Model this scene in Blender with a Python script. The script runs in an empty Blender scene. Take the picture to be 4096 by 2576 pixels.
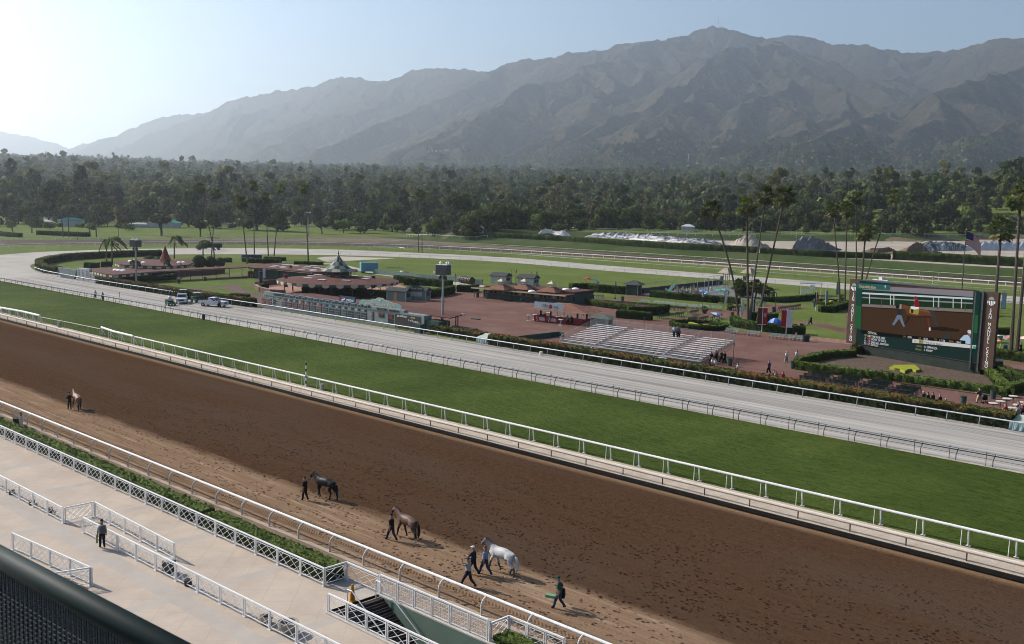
import bpy, bmesh, math, random
import numpy as np
from mathutils import Vector, Matrix
random.seed(7)
SC = bpy.context.scene
COL = SC.collection
CAM_H = 22.0
YAW, PITCH, ROLL = 46.58461885524863, 6.762065802464823, 1.4893547265513996   # degrees
IMG_W, IMG_H, FOC = 4096.0, 2576.0, 4096.0        # measured picture, focal length in its pixels (36 mm lens)
def _basis():
  a, p, r = math.radians(YAW), math.radians(PITCH), math.radians(ROLL)
  f0 = Vector((-math.cos(a), math.sin(a), 0)); r0 = Vector((math.sin(a), math.cos(a), 0)); u0 = Vector((0, 0, 1))
  fw = f0 * math.cos(p) - u0 * math.sin(p); up = u0 * math.cos(p) + f0 * math.sin(p)
  return r0 * math.cos(r) + up * math.sin(r), -r0 * math.sin(r) + up * math.cos(r), fw
CX, CU, CF = _basis()
CAM_POS = Vector((0, 0, CAM_H))
cam_d = bpy.data.cameras.new('camera'); cam = bpy.data.objects.new('camera', cam_d); COL.objects.link(cam)
mw = Matrix((CX, CU, -CF)).transposed().to_4x4(); mw.translation = CAM_POS
cam.matrix_world = mw
cam_d.lens = 36.0; cam_d.sensor_width = 36.0; cam_d.clip_start = 0.2; cam_d.clip_end = 60000
cam_d.dof.use_dof = True; cam_d.dof.focus_distance = 140.0; cam_d.dof.aperture_fstop = 9.0
SC.camera = cam
SUN_AZ = Vector((-0.968, -0.25, 0)).normalized()       # horizontal direction towards the sun
SUN_EL = math.radians(33)
SUN_DIR = Vector((SUN_AZ.x * math.cos(SUN_EL), SUN_AZ.y * math.cos(SUN_EL), math.sin(SUN_EL)))
sun_d = bpy.data.lights.new('sun', 'SUN'); sun_d.energy = 5.0; sun_d.angle = math.radians(0.53); sun_d.color = (1.0, 0.93, 0.84)
sun = bpy.data.objects.new('sun', sun_d); COL.objects.link(sun)
sun.rotation_euler = SUN_DIR.to_track_quat('Z', 'Y').to_euler()
world = bpy.data.worlds.new('World'); SC.world = world; world.use_nodes = True
wn = world.node_tree.nodes; wl = world.node_tree.links
bg = wn['Background']
sky = wn.new('ShaderNodeTexSky'); sky.sky_type = 'NISHITA'; sky.sun_disc = False
sky.sun_elevation = SUN_EL
sky.sun_rotation = math.atan2(SUN_AZ.x, SUN_AZ.y)
sky.altitude = 100; sky.air_density = 1.0; sky.dust_density = 0.6; sky.ozone_density = 2.0
wl.new(sky.outputs[0], bg.inputs[0]); bg.inputs[1].default_value = 0.088
SC.view_settings.view_transform = 'Standard'; SC.view_settings.look = 'None'
SC.view_settings.gamma = 1.0; SC.view_settings.exposure = 0.50
SC.cycles.use_denoising = True
SC.cycles.max_bounces = 4; SC.cycles.filter_width = 1.0; SC.cycles.diffuse_bounces = 1; SC.cycles.glossy_bounces = 2
SC.cycles.transmission_bounces = 2; SC.cycles.transparent_max_bounces = 8; SC.cycles.volume_bounces = 3
K1 = 1024 / 2408.0
REG = dict(R1=(0, 860, K1), R2=(1000, 860, K1), R3=(2000, 860, K1), R4=(3072, 860, K1),
           B1=(0, 1460, K1), B2=(0, 1936, K1), B3=(1000, 1936, K1), B4=(2000, 1936, K1), B5=(3072, 1100, K1),
           T1=(0, 560, 1100 / 2408.0), T2=(1000, 560, 1100 / 2408.0), T3=(2000, 560, 1100 / 2408.0), T4=(3000, 560, 1096 / 2408.0),
           A=(0, 1150, 512 / 2407.0), C=(3584, 1650, 512 / 2407.0), E=(1550, 1650, 512 / 2407.0),
           F=(2900, 1080, 512 / 2407.0), G=(2400, 1080, 512 / 2407.0), H=(3600, 1080, 496 / 2332.0), J=(1000, 1130, 512 / 2408.0),
           L=(1400, 1100, 512 / 2408.0), N=(3400, 1350, 512 / 2407.0), D=(0, 0, 4096 / 2407.0))
def smooth(a, b, x):
  t = np.clip((x - a) / (b - a), 0, 1); return t * t * (3 - 2 * t)
def terr(x, y):
  """height of the land"""
  r = np.hypot(x, y)
  fade = smooth(-440, -395, x + 0.0 * y)
  z = 3.0 * smooth(361, 376, y) * fade + 3.0 * smooth(0, 16, (x + 350) * -.838 + (y - 415) * .547) * fade * smooth(361, 378, y)
  z = z + np.clip(r - 780, 0, 4200) * (0.034 + 0.012 * smooth(-1.05, -.42, np.arctan2(x, y)))
  z = z + 17 * np.exp(-((x + 268) ** 2 + (y - 880) ** 2) / (2 * 125.0 ** 2)) + 14 * np.exp(-((x + 120) ** 2 + (y - 930) ** 2) / (2 * 150.0 ** 2))
  return z
def _ray(px, py):
  return CF + CX * ((px - IMG_W / 2) / FOC) - CU * ((py - IMG_H / 2) / FOC)
def g(r, zx, zy, z=None, land=False):
  """place seen at a spot of a measured enlargement, on the level z (or on the land)"""
  a, b, k = REG[r]; d = _ray(a + zx * k, b + zy * k)
  if land:
    t = 50.0
    for i in range(4000):
      p = CAM_POS + d * t
      if p.z <= float(terr(p.x, p.y)): return p
      t += 2.0 if t < 1500 else 12.0
    return p
  z = 0.0 if z is None else z
  return CAM_POS + d * ((z - CAM_H) / d.z)
def px_of(p):
  d = Vector(p) - CAM_POS; w = d.dot(CF)
  return IMG_W / 2 + FOC * d.dot(CX) / w, IMG_H / 2 - FOC * d.dot(CU) / w
def hgt(base, r, zy):
  """height of something standing on base whose top is seen at row zy of enlargement r"""
  a, b, k = REG[r]; py = b + zy * k; lo, hi = 0.0, 80.0
  for i in range(40):
    m = (lo + hi) / 2
    if px_of(Vector(base) + Vector((0, 0, m)))[1] > py: lo = m
    else: hi = m
  return lo
class MB:
  def __init__(s): s.v = []; s.f = []; s.m = []; s.cur = 0
  def add(s, vs, fs):
    n = len(s.v); s.v += [tuple(q) for q in vs]
    s.f += [tuple(i + n for i in f) for f in fs]; s.m += [s.cur] * len(fs); return s
  def box(s, c, d, rz=0.0, rx=0.0, ry=0.0):
    hx, hy, hz = d[0] / 2, d[1] / 2, d[2] / 2
    vs = [Vector((x, y, z)) for z in (-hz, hz) for x, y in ((-hx, -hy), (hx, -hy), (hx, hy), (-hx, hy))]
    if rx or ry or rz:
      M = Matrix.Rotation(rz, 3, 'Z') @ Matrix.Rotation(ry, 3, 'Y') @ Matrix.Rotation(rx, 3, 'X'); vs = [M @ q for q in vs]
    c = Vector(c)
    return s.add([q + c for q in vs], [(3, 2, 1, 0), (4, 5, 6, 7), (0, 1, 5, 4), (1, 2, 6, 5), (2, 3, 7, 6), (3, 0, 4, 7)])
  def bar(s, a, b, w, h=None):
    """square bar from a to b"""
    a, b = Vector(a), Vector(b); h = h or w; d = (b - a)
    if d.length < 1e-6: return s
    d.normalize(); u = Vector((0, 0, 1)) if abs(d.z) < 0.95 else Vector((0, 1, 0))
    x = d.cross(u).normalized() * (w / 2); y = x.cross(d).normalized() * (h / 2)
    vs = [p + q for p in (a, b) for q in (-x - y, x - y, x + y, -x + y)]
    return s.add(vs, [(3, 2, 1, 0), (4, 5, 6, 7), (0, 1, 5, 4), (1, 2, 6, 5), (2, 3, 7, 6), (3, 0, 4, 7)])
  def tube(s, pts, rad, n=8, cap=True):
    pts = [Vector(p) for p in pts]; k = len(pts)
    rad = [rad] * k if not hasattr(rad, '__len__') else rad
    vs = []; px = None
    for i, p in enumerate(pts):
      d = (pts[min(i + 1, k - 1)] - pts[max(i - 1, 0)])
      if d.length < 1e-9: d = Vector((0, 0, 1))
      d.normalize()
      if px is None:
        u = Vector((0, 0, 1)) if abs(d.z) < 0.9 else Vector((1, 0, 0)); x = d.cross(u).normalized()
      else:
        x = (px - d * px.dot(d)).normalized()
      px = x; y = d.cross(x)
      for j in range(n):
        a = 2 * math.pi * j / n; vs.append(p + (x * math.cos(a) + y * math.sin(a)) * rad[i])
    fs = [(i * n + j, i * n + (j + 1) % n, (i + 1) * n + (j + 1) % n, (i + 1) * n + j) for i in range(k - 1) for j in range(n)]
    if cap: fs += [tuple(range(n - 1, -1, -1)), tuple((k - 1) * n + j for j in range(n))]
    return s.add(vs, fs)
  def lathe(s, prof, n=16, c=(0, 0, 0), cap=True):
    c = Vector(c); vs = []
    for r, z in prof:
      for j in range(n):
        a = 2 * math.pi * j / n; vs.append(c + Vector((r * math.cos(a), r * math.sin(a), z)))
    k = len(prof)
    fs = [(i * n + j, i * n + (j + 1) % n, (i + 1) * n + (j + 1) % n, (i + 1) * n + j) for i in range(k - 1) for j in range(n)]
    if cap: fs += [tuple(range(n - 1, -1, -1)), tuple((k - 1) * n + j for j in range(n))]
    return s.add(vs, fs)
  def prism(s, poly, z0, z1, tops=None):
    n = len(poly); vs = [(p[0], p[1], z0) for p in poly] + [(p[0], p[1], z1) for p in poly]
    ar = sum(poly[i][0] * poly[(i + 1) % n][1] - poly[(i + 1) % n][0] * poly[i][1] for i in range(n))
    o = range(n) if ar > 0 else range(n - 1, -1, -1); o = list(o)
    fs = [tuple(reversed(o)), tuple(i + n for i in o)]
    for q in range(n):
      i, j = o[q], o[(q + 1) % n]; fs.append((i, j, j + n, i + n))
    return s.add(vs, fs)
  def sheet(s, poly, z=0.0):
    n = len(poly); ar = sum(poly[i][0] * poly[(i + 1) % n][1] - poly[(i + 1) % n][0] * poly[i][1] for i in range(n))
    o = list(range(n)) if ar > 0 else list(range(n - 1, -1, -1))
    return s.add([(p[0], p[1], z) for p in poly], [tuple(o)])
  def strip(s, a, b, z=0.0):
    """band between two polylines with the same number of points"""
    n = len(a); vs = [(p[0], p[1], z) for p in a] + [(p[0], p[1], z) for p in b]
    return s.add(vs, [(i, i + 1, n + i + 1, n + i) for i in range(n - 1)])
  def quad(s, a, b, c, d): return s.add([a, b, c, d], [(0, 1, 2, 3)])
  def ball(s, c, r, n=8, m=6, sq=(1, 1, 1)):
    c = Vector(c); vs = [c + Vector((0, 0, -r * sq[2]))]
    for i in range(1, m):
      t = -math.pi / 2 + math.pi * i / m
      for j in range(n):
        a = 2 * math.pi * j / n; vs.append(c + Vector((r * sq[0] * math.cos(t) * math.cos(a), r * sq[1] * math.cos(t) * math.sin(a), r * sq[2] * math.sin(t))))
    vs.append(c + Vector((0, 0, r * sq[2]))); L = len(vs) - 1
    fs = [(0, 1 + (j + 1) % n, 1 + j) for j in range(n)]
    for i in range(m - 2):
      for j in range(n):
        a = 1 + i * n + j; b = 1 + i * n + (j + 1) % n; fs.append((a, b, b + n, a + n))
    fs += [(L, 1 + (m - 2) * n + j, 1 + (m - 2) * n + (j + 1) % n) for j in range(n)]
    return s.add(vs, fs)
  def build(s, name, mat, parent=None, loc=None, smooth_=False, rz=None):
    me = bpy.data.meshes.new(name); me.from_pydata(s.v, [], s.f)
    mats = mat if isinstance(mat, (list, tuple)) else [mat]
    for m_ in mats: me.materials.append(m_)
    if len(mats) > 1: me.polygons.foreach_set('material_index', s.m)
    if smooth_: me.polygons.foreach_set('use_smooth', [True] * len(me.polygons))
    me.update()
    o = bpy.data.objects.new(name, me); COL.objects.link(o)
    if parent is not None: o.parent = parent
    if loc is not None: o.location = loc
    if rz is not None: o.rotation_euler[2] = rz
    return o
def tag(o, label, cat, group=None, kind=None):
  o['label'] = label; o['category'] = cat
  if group: o['group'] = group
  if kind: o['kind'] = kind
  return o
def thing(name, label, cat, loc=(0, 0, 0), rz=0.0, group=None):
  o = bpy.data.objects.new(name, None); COL.objects.link(o); o.empty_display_size = 0.3
  o.location = loc; o.rotation_euler = (0, 0, rz)
  return tag(o, label, cat, group)
def dup(root, loc, rz=None, label=None, scale=None):
  def cp(o, par):
    c = o.copy(); COL.objects.link(c)
    if par is not None: c.parent = par
    for ch in KIDS.get(o.name, None) or [k for k in o.children]: cp(ch, c)
    return c
  c = cp(root, None); c.location = loc
  if rz is not None: c.rotation_euler = (0, 0, rz)
  if scale is not None: c.scale = (scale,) * 3 if not hasattr(scale, '__len__') else scale
  if label: c['label'] = label
  return c
KIDS = {}
def structure(o):
  o['kind'] = 'structure'; return o
def text(body, size, mat, parent, loc, rot, name='lettering', ext=0.01, align='CENTER', sx=1.0, shear=0.0):
  cu = bpy.data.curves.new(name, 'FONT'); cu.body = body; cu.size = size; cu.extrude = ext; cu.align_x = align; cu.align_y = 'CENTER'
  cu.resolution_u = 3; cu.shear = shear
  cu.materials.append(mat)
  o = bpy.data.objects.new(name, cu); COL.objects.link(o); o.parent = parent; o.location = loc; o.rotation_euler = rot; o.scale = (sx, 1, 1)
  return o
_rs = np.random.RandomState(3); _P = _rs.permutation(512); _P = np.concatenate([_P, _P, _P]).astype(np.int64)
_GA = _rs.rand(512) * 2 * np.pi
def gnoise(x, y):
  xi = np.floor(x).astype(np.int64); yi = np.floor(y).astype(np.int64); fx = x - xi; fy = y - yi
  def gr(i, j, dx, dy):
    a = _GA[_P[_P[i & 511] + (j & 511)]]; return np.cos(a) * dx + np.sin(a) * dy
  u = fx * fx * fx * (fx * (fx * 6 - 15) + 10); v = fy * fy * fy * (fy * (fy * 6 - 15) + 10)
  a = gr(xi, yi, fx, fy); b = gr(xi + 1, yi, fx - 1, fy); c = gr(xi, yi + 1, fx, fy - 1); d = gr(xi + 1, yi + 1, fx - 1, fy - 1)
  return ((a + (b - a) * u) + ((c + (d - c) * u) - (a + (b - a) * u)) * v) * 1.5
def fbm(x, y, o=4):
  s = 0; a = 1.0
  for i in range(o): s = s + a * gnoise(x * 2 ** i + 17.3 * i, y * 2 ** i - 9.1 * i); a *= 0.5
  return s
def np_mesh(name, V, F, mats, smooth_=False, mi=None, colors=None):
  """V (n,3), F (m,3|4) arrays -> mesh"""
  me = bpy.data.meshes.new(name); n, (m, k) = len(V), F.shape
  me.vertices.add(n); me.vertices.foreach_set('co', V.astype(np.float32).ravel())
  me.loops.add(m * k); me.loops.foreach_set('vertex_index', F.astype(np.int32).ravel())
  me.polygons.add(m); me.polygons.foreach_set('loop_start', np.arange(0, m * k, k, dtype=np.int32))
  for q in mats: me.materials.append(q)
  if mi is not None: me.polygons.foreach_set('material_index', mi.astype(np.int32))
  me.update(calc_edges=True)
  me.polygons.foreach_set('use_smooth', np.full(m, smooth_, dtype=bool))
  if colors is not None:
    at = me.attributes.new('tint', 'FLOAT_COLOR', 'POINT'); at.data.foreach_set('color', colors.astype(np.float32).ravel())
  me.validate()
  return me
def np_obj(name, me, parent=None):
  o = bpy.data.objects.new(name, me); COL.objects.link(o)
  if parent is not None: o.parent = parent
  return o
MATS = {}
def nodes_of(name):
  m = bpy.data.materials.new(name); m.use_nodes = True; nt = m.node_tree
  return m, nt, nt.nodes, nt.links, nt.nodes['Principled BSDF']
def ramp(N, stops):
  r = N.new('ShaderNodeValToRGB'); e = r.color_ramp.elements
  e[0].position, e[0].color = stops[0][0], (*stops[0][1], 1); e[1].position, e[1].color = stops[1][0], (*stops[1][1], 1)
  for p, c in stops[2:]:
    q = e.new(p); q.color = (*c, 1)
  return r
def coord(N, L, obj=False, stretch=(1, 1, 1), rot=0.0):
  if obj: c = N.new('ShaderNodeTexCoord').outputs['Object']
  else: c = N.new('ShaderNodeNewGeometry').outputs['Position']
  mp = N.new('ShaderNodeMapping'); mp.inputs['Scale'].default_value = stretch; mp.inputs['Rotation'].default_value[2] = rot
  L.new(c, mp.inputs[0]); return mp.outputs[0]
def noise(N, L, co, scale, detail=4, rough=.55):
  n = N.new('ShaderNodeTexNoise'); n.inputs['Scale'].default_value = scale; n.inputs['Detail'].default_value = detail; n.inputs['Roughness'].default_value = rough
  L.new(co, n.inputs['Vector']); return n.outputs['Fac']
def mixc(N, L, a, b, fac, mode='MIX'):
  m = N.new('ShaderNodeMixRGB'); m.blend_type = mode
  for s, i in ((fac, 0), (a, 1), (b, 2)):
    if hasattr(s, 'links'): L.new(s, m.inputs[i])
    elif isinstance(s, (int, float)): m.inputs[i].default_value = s
    else: m.inputs[i].default_value = (*s, 1)
  return m.outputs[0]
def rng(N, L, v, a, b, c=0.0, d=1.0):
  m = N.new('ShaderNodeMapRange'); L.new(v, m.inputs[0]); m.inputs[1].default_value = a; m.inputs[2].default_value = b; m.inputs[3].default_value = c; m.inputs[4].default_value = d
  return m.outputs[0]
def math_(N, L, op, a, b=None):
  m = N.new('ShaderNodeMath'); m.operation = op
  for i, s in enumerate((a, b)):
    if s is None: continue
    if hasattr(s, 'links'): L.new(s, m.inputs[i])
    else: m.inputs[i].default_value = s
  return m.outputs[0]
def bump(N, L, B, h, strength, dist):
  b = N.new('ShaderNodeBump'); b.inputs['Strength'].default_value = strength; b.inputs['Distance'].default_value = dist
  L.new(h, b.inputs['Height']); L.new(b.outputs[0], B.inputs['Normal']); return b
def M(name, c1, c2=None, sc=1.0, rough=.8, metal=0.0, spec=.12, bmp=0.0, bsc=None, obj=True, rnd=0.0, stretch=(1, 1, 1), emit=0.0, detail=4):
  if name in MATS: return MATS[name]
  m, nt, N, L, B = nodes_of(name); MATS[name] = m
  B.inputs['Roughness'].default_value = rough; B.inputs['Metallic'].default_value = metal; B.inputs['Specular IOR Level'].default_value = spec
  c2 = c2 or tuple(x * 0.78 for x in c1)
  co = coord(N, L, obj, stretch)
  f = noise(N, L, co, sc, detail)
  col = ramp(N, [(.32, c1), (.68, c2)]); L.new(f, col.inputs[0]); out = col.outputs[0]
  if rnd:
    oi = N.new('ShaderNodeObjectInfo'); h = N.new('ShaderNodeHueSaturation')
    L.new(out, h.inputs['Color']); L.new(rng(N, L, oi.outputs['Random'], 0, 1, 1 - rnd, 1 + rnd), h.inputs['Value'])
    L.new(rng(N, L, oi.outputs['Random'], 0, 1, .5 + rnd * .05, .5 - rnd * .05), h.inputs['Hue']); out = h.outputs[0]
  L.new(out, B.inputs['Base Color'])
  if emit:
    L.new(out, B.inputs['Emission Color']); B.inputs['Emission Strength'].default_value = emit
  if bmp: bump(N, L, B, noise(N, L, co, bsc or sc * 4, 3), bmp, .05)
  return m
def turf_mat(name, dark, mid, light, tuft=.9, bsc=2.2, bstr=.9):
  m, nt, N, L, B = nodes_of(name); MATS[name] = m
  co = coord(N, L); co2 = coord(N, L, stretch=(.35, 1, 1))
  a = noise(N, L, co, .06, 3); b = noise(N, L, co2, 1.3, 5, .7); c = noise(N, L, co2, 3.4, 4, .8)
  r1 = ramp(N, [(.3, dark), (.7, mid)]); L.new(b, r1.inputs[0])
  r2 = mixc(N, L, r1.outputs[0], light, rng(N, L, a, .42, .75, 0, .75))
  r3 = mixc(N, L, r2, tuple(x * .35 for x in dark), rng(N, L, c, .52, .68, 0, .9))  # dark specks paint in the shade between grass tufts
  L.new(r3, B.inputs['Base Color']); B.inputs['Roughness'].default_value = .85; B.inputs['Specular IOR Level'].default_value = .02
  h = mixc(N, L, b, c, .4); bump(N, L, B, h, bstr, .45)
  return m
turf = turf_mat('racing_turf', (.033, .054, .010), (.064, .093, .018), (.105, .132, .032))
lawn = turf_mat('lawn_grass', (.082, .112, .028), (.118, .152, .038), (.16, .185, .055), bstr=.35)
slope_m = turf_mat('slope_ground_cover', (.035, .06, .018), (.06, .085, .028), (.095, .10, .05), bstr=.8)
def dirt_mat():
  m, nt, N, L, B = nodes_of('brown_track_dirt'); co = coord(N, L); cs = coord(N, L, stretch=(.25, 1, 1)); cw = coord(N, L, stretch=(.06, 1, 1))
  sx = N.new('ShaderNodeSeparateXYZ'); L.new(N.new('ShaderNodeNewGeometry').outputs['Position'], sx.inputs[0])
  y = sx.outputs['Y']
  base = ramp(N, [(.3, (.046, .0255, .0145)), (.7, (.090, .050, .029))]); L.new(noise(N, L, co, 2.0, 8, .75), base.inputs[0])
  big = mixc(N, L, base.outputs[0], (.075, .05, .035), rng(N, L, noise(N, L, cs, .12, 3), .4, .65, 0, .6))
  # dry packed edge along the outer rail, with wheel streaks
  edge = math_(N, L, 'ADD', y, math_(N, L, 'MULTIPLY', math_(N, L, 'SUBTRACT', noise(N, L, cs, .5, 6, .7), .5), 2.6))
  fac = rng(N, L, edge, 43.3, 44.6, 1, 0)
  dry = ramp(N, [(.3, (.27, .18, .115)), (.5, (.20, .128, .08)), (.7, (.34, .245, .165))]); L.new(noise(N, L, cw, 1.6, 6, .65), dry.inputs[0])
  col = mixc(N, L, big, dry.outputs[0], fac)
  tr = math_(N, L, 'MULTIPLY', rng(N, L, math_(N, L, 'ABSOLUTE', math_(N, L, 'SUBTRACT', y, 38.55)), .28, .36, 1, 0), rng(N, L, math_(N, L, 'SINE', math_(N, L, 'MULTIPLY', math_(N, L, 'ADD', sx.outputs['X'], math_(N, L, 'ABSOLUTE', math_(N, L, 'SUBTRACT', y, 38.55))), 24)), -.3, .5)); col = mixc(N, L, col, (.07, .045, .03), math_(N, L, 'MULTIPLY', tr, .75)); col = mixc(N, L, col, (.10, .065, .042), rng(N, L, math_(N, L, 'ABSOLUTE', math_(N, L, 'SUBTRACT', y, 39.6)), .1, .45, .5, 0)); inner = rng(N, L, y, 63.2, 64.0, 0, .55); col = mixc(N, L, col, (.30, .19, .11), inner)
  # hoof prints: small dark pits, thick in a band along the horse path
  vo = N.new('ShaderNodeTexVoronoi'); vo.inputs['Scale'].default_value = 2.9; L.new(coord(N, L, stretch=(.8, 1.25, 1)), vo.inputs['Vector'])
  pit = rng(N, L, vo.outputs['Distance'], .18, .36, 1, 0)
  sel = rng(N, L, noise(N, L, coord(N, L, stretch=(.3, 1, 1)), .8, 5, .75), .47, .54)
  band = rng(N, L, math_(N, L, 'ABSOLUTE', math_(N, L, 'SUBTRACT', y, 46.5)), 3.0, 15.0, 1.0, .25)
  # fewer prints far down the track
  band = math_(N, L, 'MULTIPLY', band, rng(N, L, sx.outputs['X'], -140, -85, .12, 1.0))
  pits = math_(N, L, 'MULTIPLY', math_(N, L, 'MULTIPLY', pit, sel), band)
  col = mixc(N, L, col, (.03, .018, .012), math_(N, L, 'MULTIPLY', pits, .92))
  col = mixc(N, L, col, (.035, .018, .011), rng(N, L, noise(N, L, coord(N, L, stretch=(.02, 1, 1)), 3.2, 4, .8), .5, .72, 0, .4)); col = mixc(N, L, col, (.16, .09, .055), rng(N, L, noise(N, L, co, 7.0, 3, .8), .60, .74, 0, .4))
  L.new(col, B.inputs['Base Color']); B.inputs['Roughness'].default_value = .95; B.inputs['Specular IOR Level'].default_value = .0
  hh = math_(N, L, 'SUBTRACT', math_(N, L, 'ADD', math_(N, L, 'MULTIPLY', noise(N, L, co, 5.0, 4, .7), .55), math_(N, L, 'MULTIPLY', noise(N, L, cw, 2.5, 3), .35)), math_(N, L, 'MULTIPLY', pits, 1.1))
  bump(N, L, B, hh, .8, .14)
  return m
dirt = dirt_mat()
def sandtrack_mat():
  m, nt, N, L, B = nodes_of('grey_training_track'); cw = coord(N, L, stretch=(.012, 1, 1)); co = coord(N, L)
  r = ramp(N, [(.36, (.15, .142, .13)), (.48, (.32, .303, .277)), (.60, (.43, .405, .37))]); L.new(noise(N, L, cw, .9, 7, .75), r.inputs[0])
  c2 = mixc(N, L, r.outputs[0], (.27, .25, .225), rng(N, L, noise(N, L, co, .05, 3), .45, .7, 0, .5))
  L.new(c2, B.inputs['Base Color']); B.inputs['Roughness'].default_value = .95; B.inputs['Specular IOR Level'].default_value = .0
  bump(N, L, B, noise(N, L, cw, 2.5, 6, .8), .5, .1); return m
sandtrack = sandtrack_mat()
sandtrack_far = M('grey_sand_of_the_turn', (.40, .37, .33), (.30, .28, .25), .08, .95, obj=False, stretch=(1, 1, 1), bmp=.2, detail=6)
dirt_far = M('brown_dirt_far_side', (.066, .039, .028), (.05, .031, .022), .5, .95, obj=False)
def gravel_mat():
  m, nt, N, L, B = nodes_of('pale_gravel_apron'); co = coord(N, L)
  sx = N.new('ShaderNodeSeparateXYZ'); L.new(N.new('ShaderNodeNewGeometry').outputs['Position'], sx.inputs[0])
  r = ramp(N, [(.3, (.36, .29, .225)), (.7, (.50, .425, .345))]); L.new(noise(N, L, co, .6, 6, .7), r.inputs[0])
  fr = math_(N, L, 'FRACT', math_(N, L, 'MULTIPLY', math_(N, L, 'ADD', sx.outputs['X'], math_(N, L, 'MULTIPLY', noise(N, L, co, .5, 2), .5)), .8))
  c = mixc(N, L, r.outputs[0], (.22, .17, .125), rng(N, L, fr, 0, .05, .7, 0))
  L.new(c, B.inputs['Base Color']); B.inputs['Roughness'].default_value = .95; B.inputs['Specular IOR Level'].default_value = .0
  bump(N, L, B, noise(N, L, co, 6, 4), .3, .04); return m
gravel = gravel_mat()
def terrace_mat():
  m, nt, N, L, B = nodes_of('pink_scored_concrete'); co = coord(N, L)
  sx = N.new('ShaderNodeSeparateXYZ'); L.new(N.new('ShaderNodeNewGeometry').outputs['Position'], sx.inputs[0]); x, y = sx.outputs['X'], sx.outputs['Y']
  r = ramp(N, [(.3, (.40, .33, .27)), (.7, (.49, .41, .335))]); L.new(noise(N, L, co, .35, 6, .65), r.inputs[0])
  d1 = math_(N, L, 'FRACT', math_(N, L, 'MULTIPLY', math_(N, L, 'ADD', x, y), .42)); d2 = math_(N, L, 'FRACT', math_(N, L, 'MULTIPLY', math_(N, L, 'SUBTRACT', x, y), .42))
  l = math_(N, L, 'MAXIMUM', rng(N, L, d1, 0, .035, 1, 0), rng(N, L, d2, 0, .035, 1, 0))
  c = mixc(N, L, r.outputs[0], (.33, .25, .19), math_(N, L, 'MULTIPLY', l, .55))
  # plain grey bands that frame the scored fields
  bx = math_(N, L, 'FRACT', math_(N, L, 'MULTIPLY', math_(N, L, 'ADD', x, 1.2), 1 / 8.2)); by = math_(N, L, 'FRACT', math_(N, L, 'MULTIPLY', math_(N, L, 'SUBTRACT', y, 26.1), 1 / 7.9))
  def band(v, w): return math_(N, L, 'LESS_THAN', v, w)
  bm = math_(N, L, 'MAXIMUM', band(bx, .10), band(by, .16))
  gr = ramp(N, [(.3, (.37, .33, .29)), (.7, (.43, .385, .34))]); L.new(noise(N, L, co, .5, 6, .65), gr.inputs[0])
  c = mixc(N, L, c, gr.outputs[0], bm)
  c = mixc(N, L, c, (.36, .29, .24), rng(N, L, noise(N, L, co, .22, 7, .75), .50, .72, 0, .6))
  L.new(c, B.inputs['Base Color']); B.inputs['Roughness'].default_value = .9; B.inputs['Specular IOR Level'].default_value = .04
  bump(N, L, B, math_(N, L, 'SUBTRACT', noise(N, L, co, 6, 3), l), .15, .02); return m
terrace_m = terrace_mat()
def plaza_mat():
  m, nt, N, L, B = nodes_of('red_asphalt'); co = coord(N, L)
  r = ramp(N, [(.28, (.112, .058, .047)), (.5, (.150, .082, .067)), (.72, (.185, .115, .096))]); L.new(noise(N, L, co, .11, 6, .65), r.inputs[0])
  vo = N.new('ShaderNodeTexVoronoi'); vo.feature = 'DISTANCE_TO_EDGE'; vo.inputs['Scale'].default_value = .085
  w = N.new('ShaderNodeTexNoise'); w.inputs['Scale'].default_value = .35; w.inputs['Detail'].default_value = 4; L.new(co, w.inputs['Vector'])
  va = N.new('ShaderNodeVectorMath'); va.operation = 'MULTIPLY_ADD'; L.new(w.outputs['Color'], va.inputs[0]); va.inputs[1].default_value = (5, 5, 0); L.new(co, va.inputs[2]); L.new(va.outputs[0], vo.inputs['Vector'])
  c = mixc(N, L, r.outputs[0], (.085, .05, .042), rng(N, L, vo.outputs['Distance'], 0, .012, .65, 0))
  c = mixc(N, L, c, (.30, .19, .155), rng(N, L, noise(N, L, co, .7, 5, .75), .60, .8, 0, .5))
  L.new(c, B.inputs['Base Color']); B.inputs['Roughness'].default_value = .9; B.inputs['Specular IOR Level'].default_value = .04
  bump(N, L, B, noise(N, L, co, 4, 3), .15, .03); return m
plaza_m = plaza_mat()
brickpath = M('pink_brick_paving', (.36, .20, .155), (.29, .155, .12), .8, .85, obj=False)
greypath = M('pale_concrete_path', (.42, .37, .32), (.33, .29, .25), .2, .9, obj=False)
sandlot = M('pale_sand_lot', (.37, .32, .265), (.29, .25, .20), .05, .95, obj=False)
wild = M('dry_wild_ground', (.15, .11, .07), (.085, .085, .045), .03, .95, obj=False, detail=8)
soil = M('bare_earth_strip', (.31, .225, .155), (.22, .155, .105), 1.2, .95, obj=False, bmp=.4, bsc=5)
mulch_m = M('bark_mulch', (.135, .098, .075), (.065, .046, .035), 3.0, .95, obj=False, bmp=1.0, bsc=6, detail=8)
curb = M('dusty_concrete', (.40, .32, .245), (.30, .235, .175), .7, .9, obj=False, bmp=.2)
white = M('white_paint', (.80, .79, .77), (.70, .69, .67), 1.5, .45, spec=.4)
offwhite = M('aged_white_paint', (.66, .60, .52), (.55, .49, .42), 1.2, .5)
rail_beige = M('beige_rail_paint', (.66, .585, .485), (.56, .49, .40), .6, .5)
darkmetal = M('dark_painted_metal', (.03, .034, .033), (.045, .05, .05), 2, .5, spec=.4)
greymetal = M('galvanised_metal', (.36, .37, .38), (.28, .29, .30), 2, .45, metal=.5)
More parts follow.
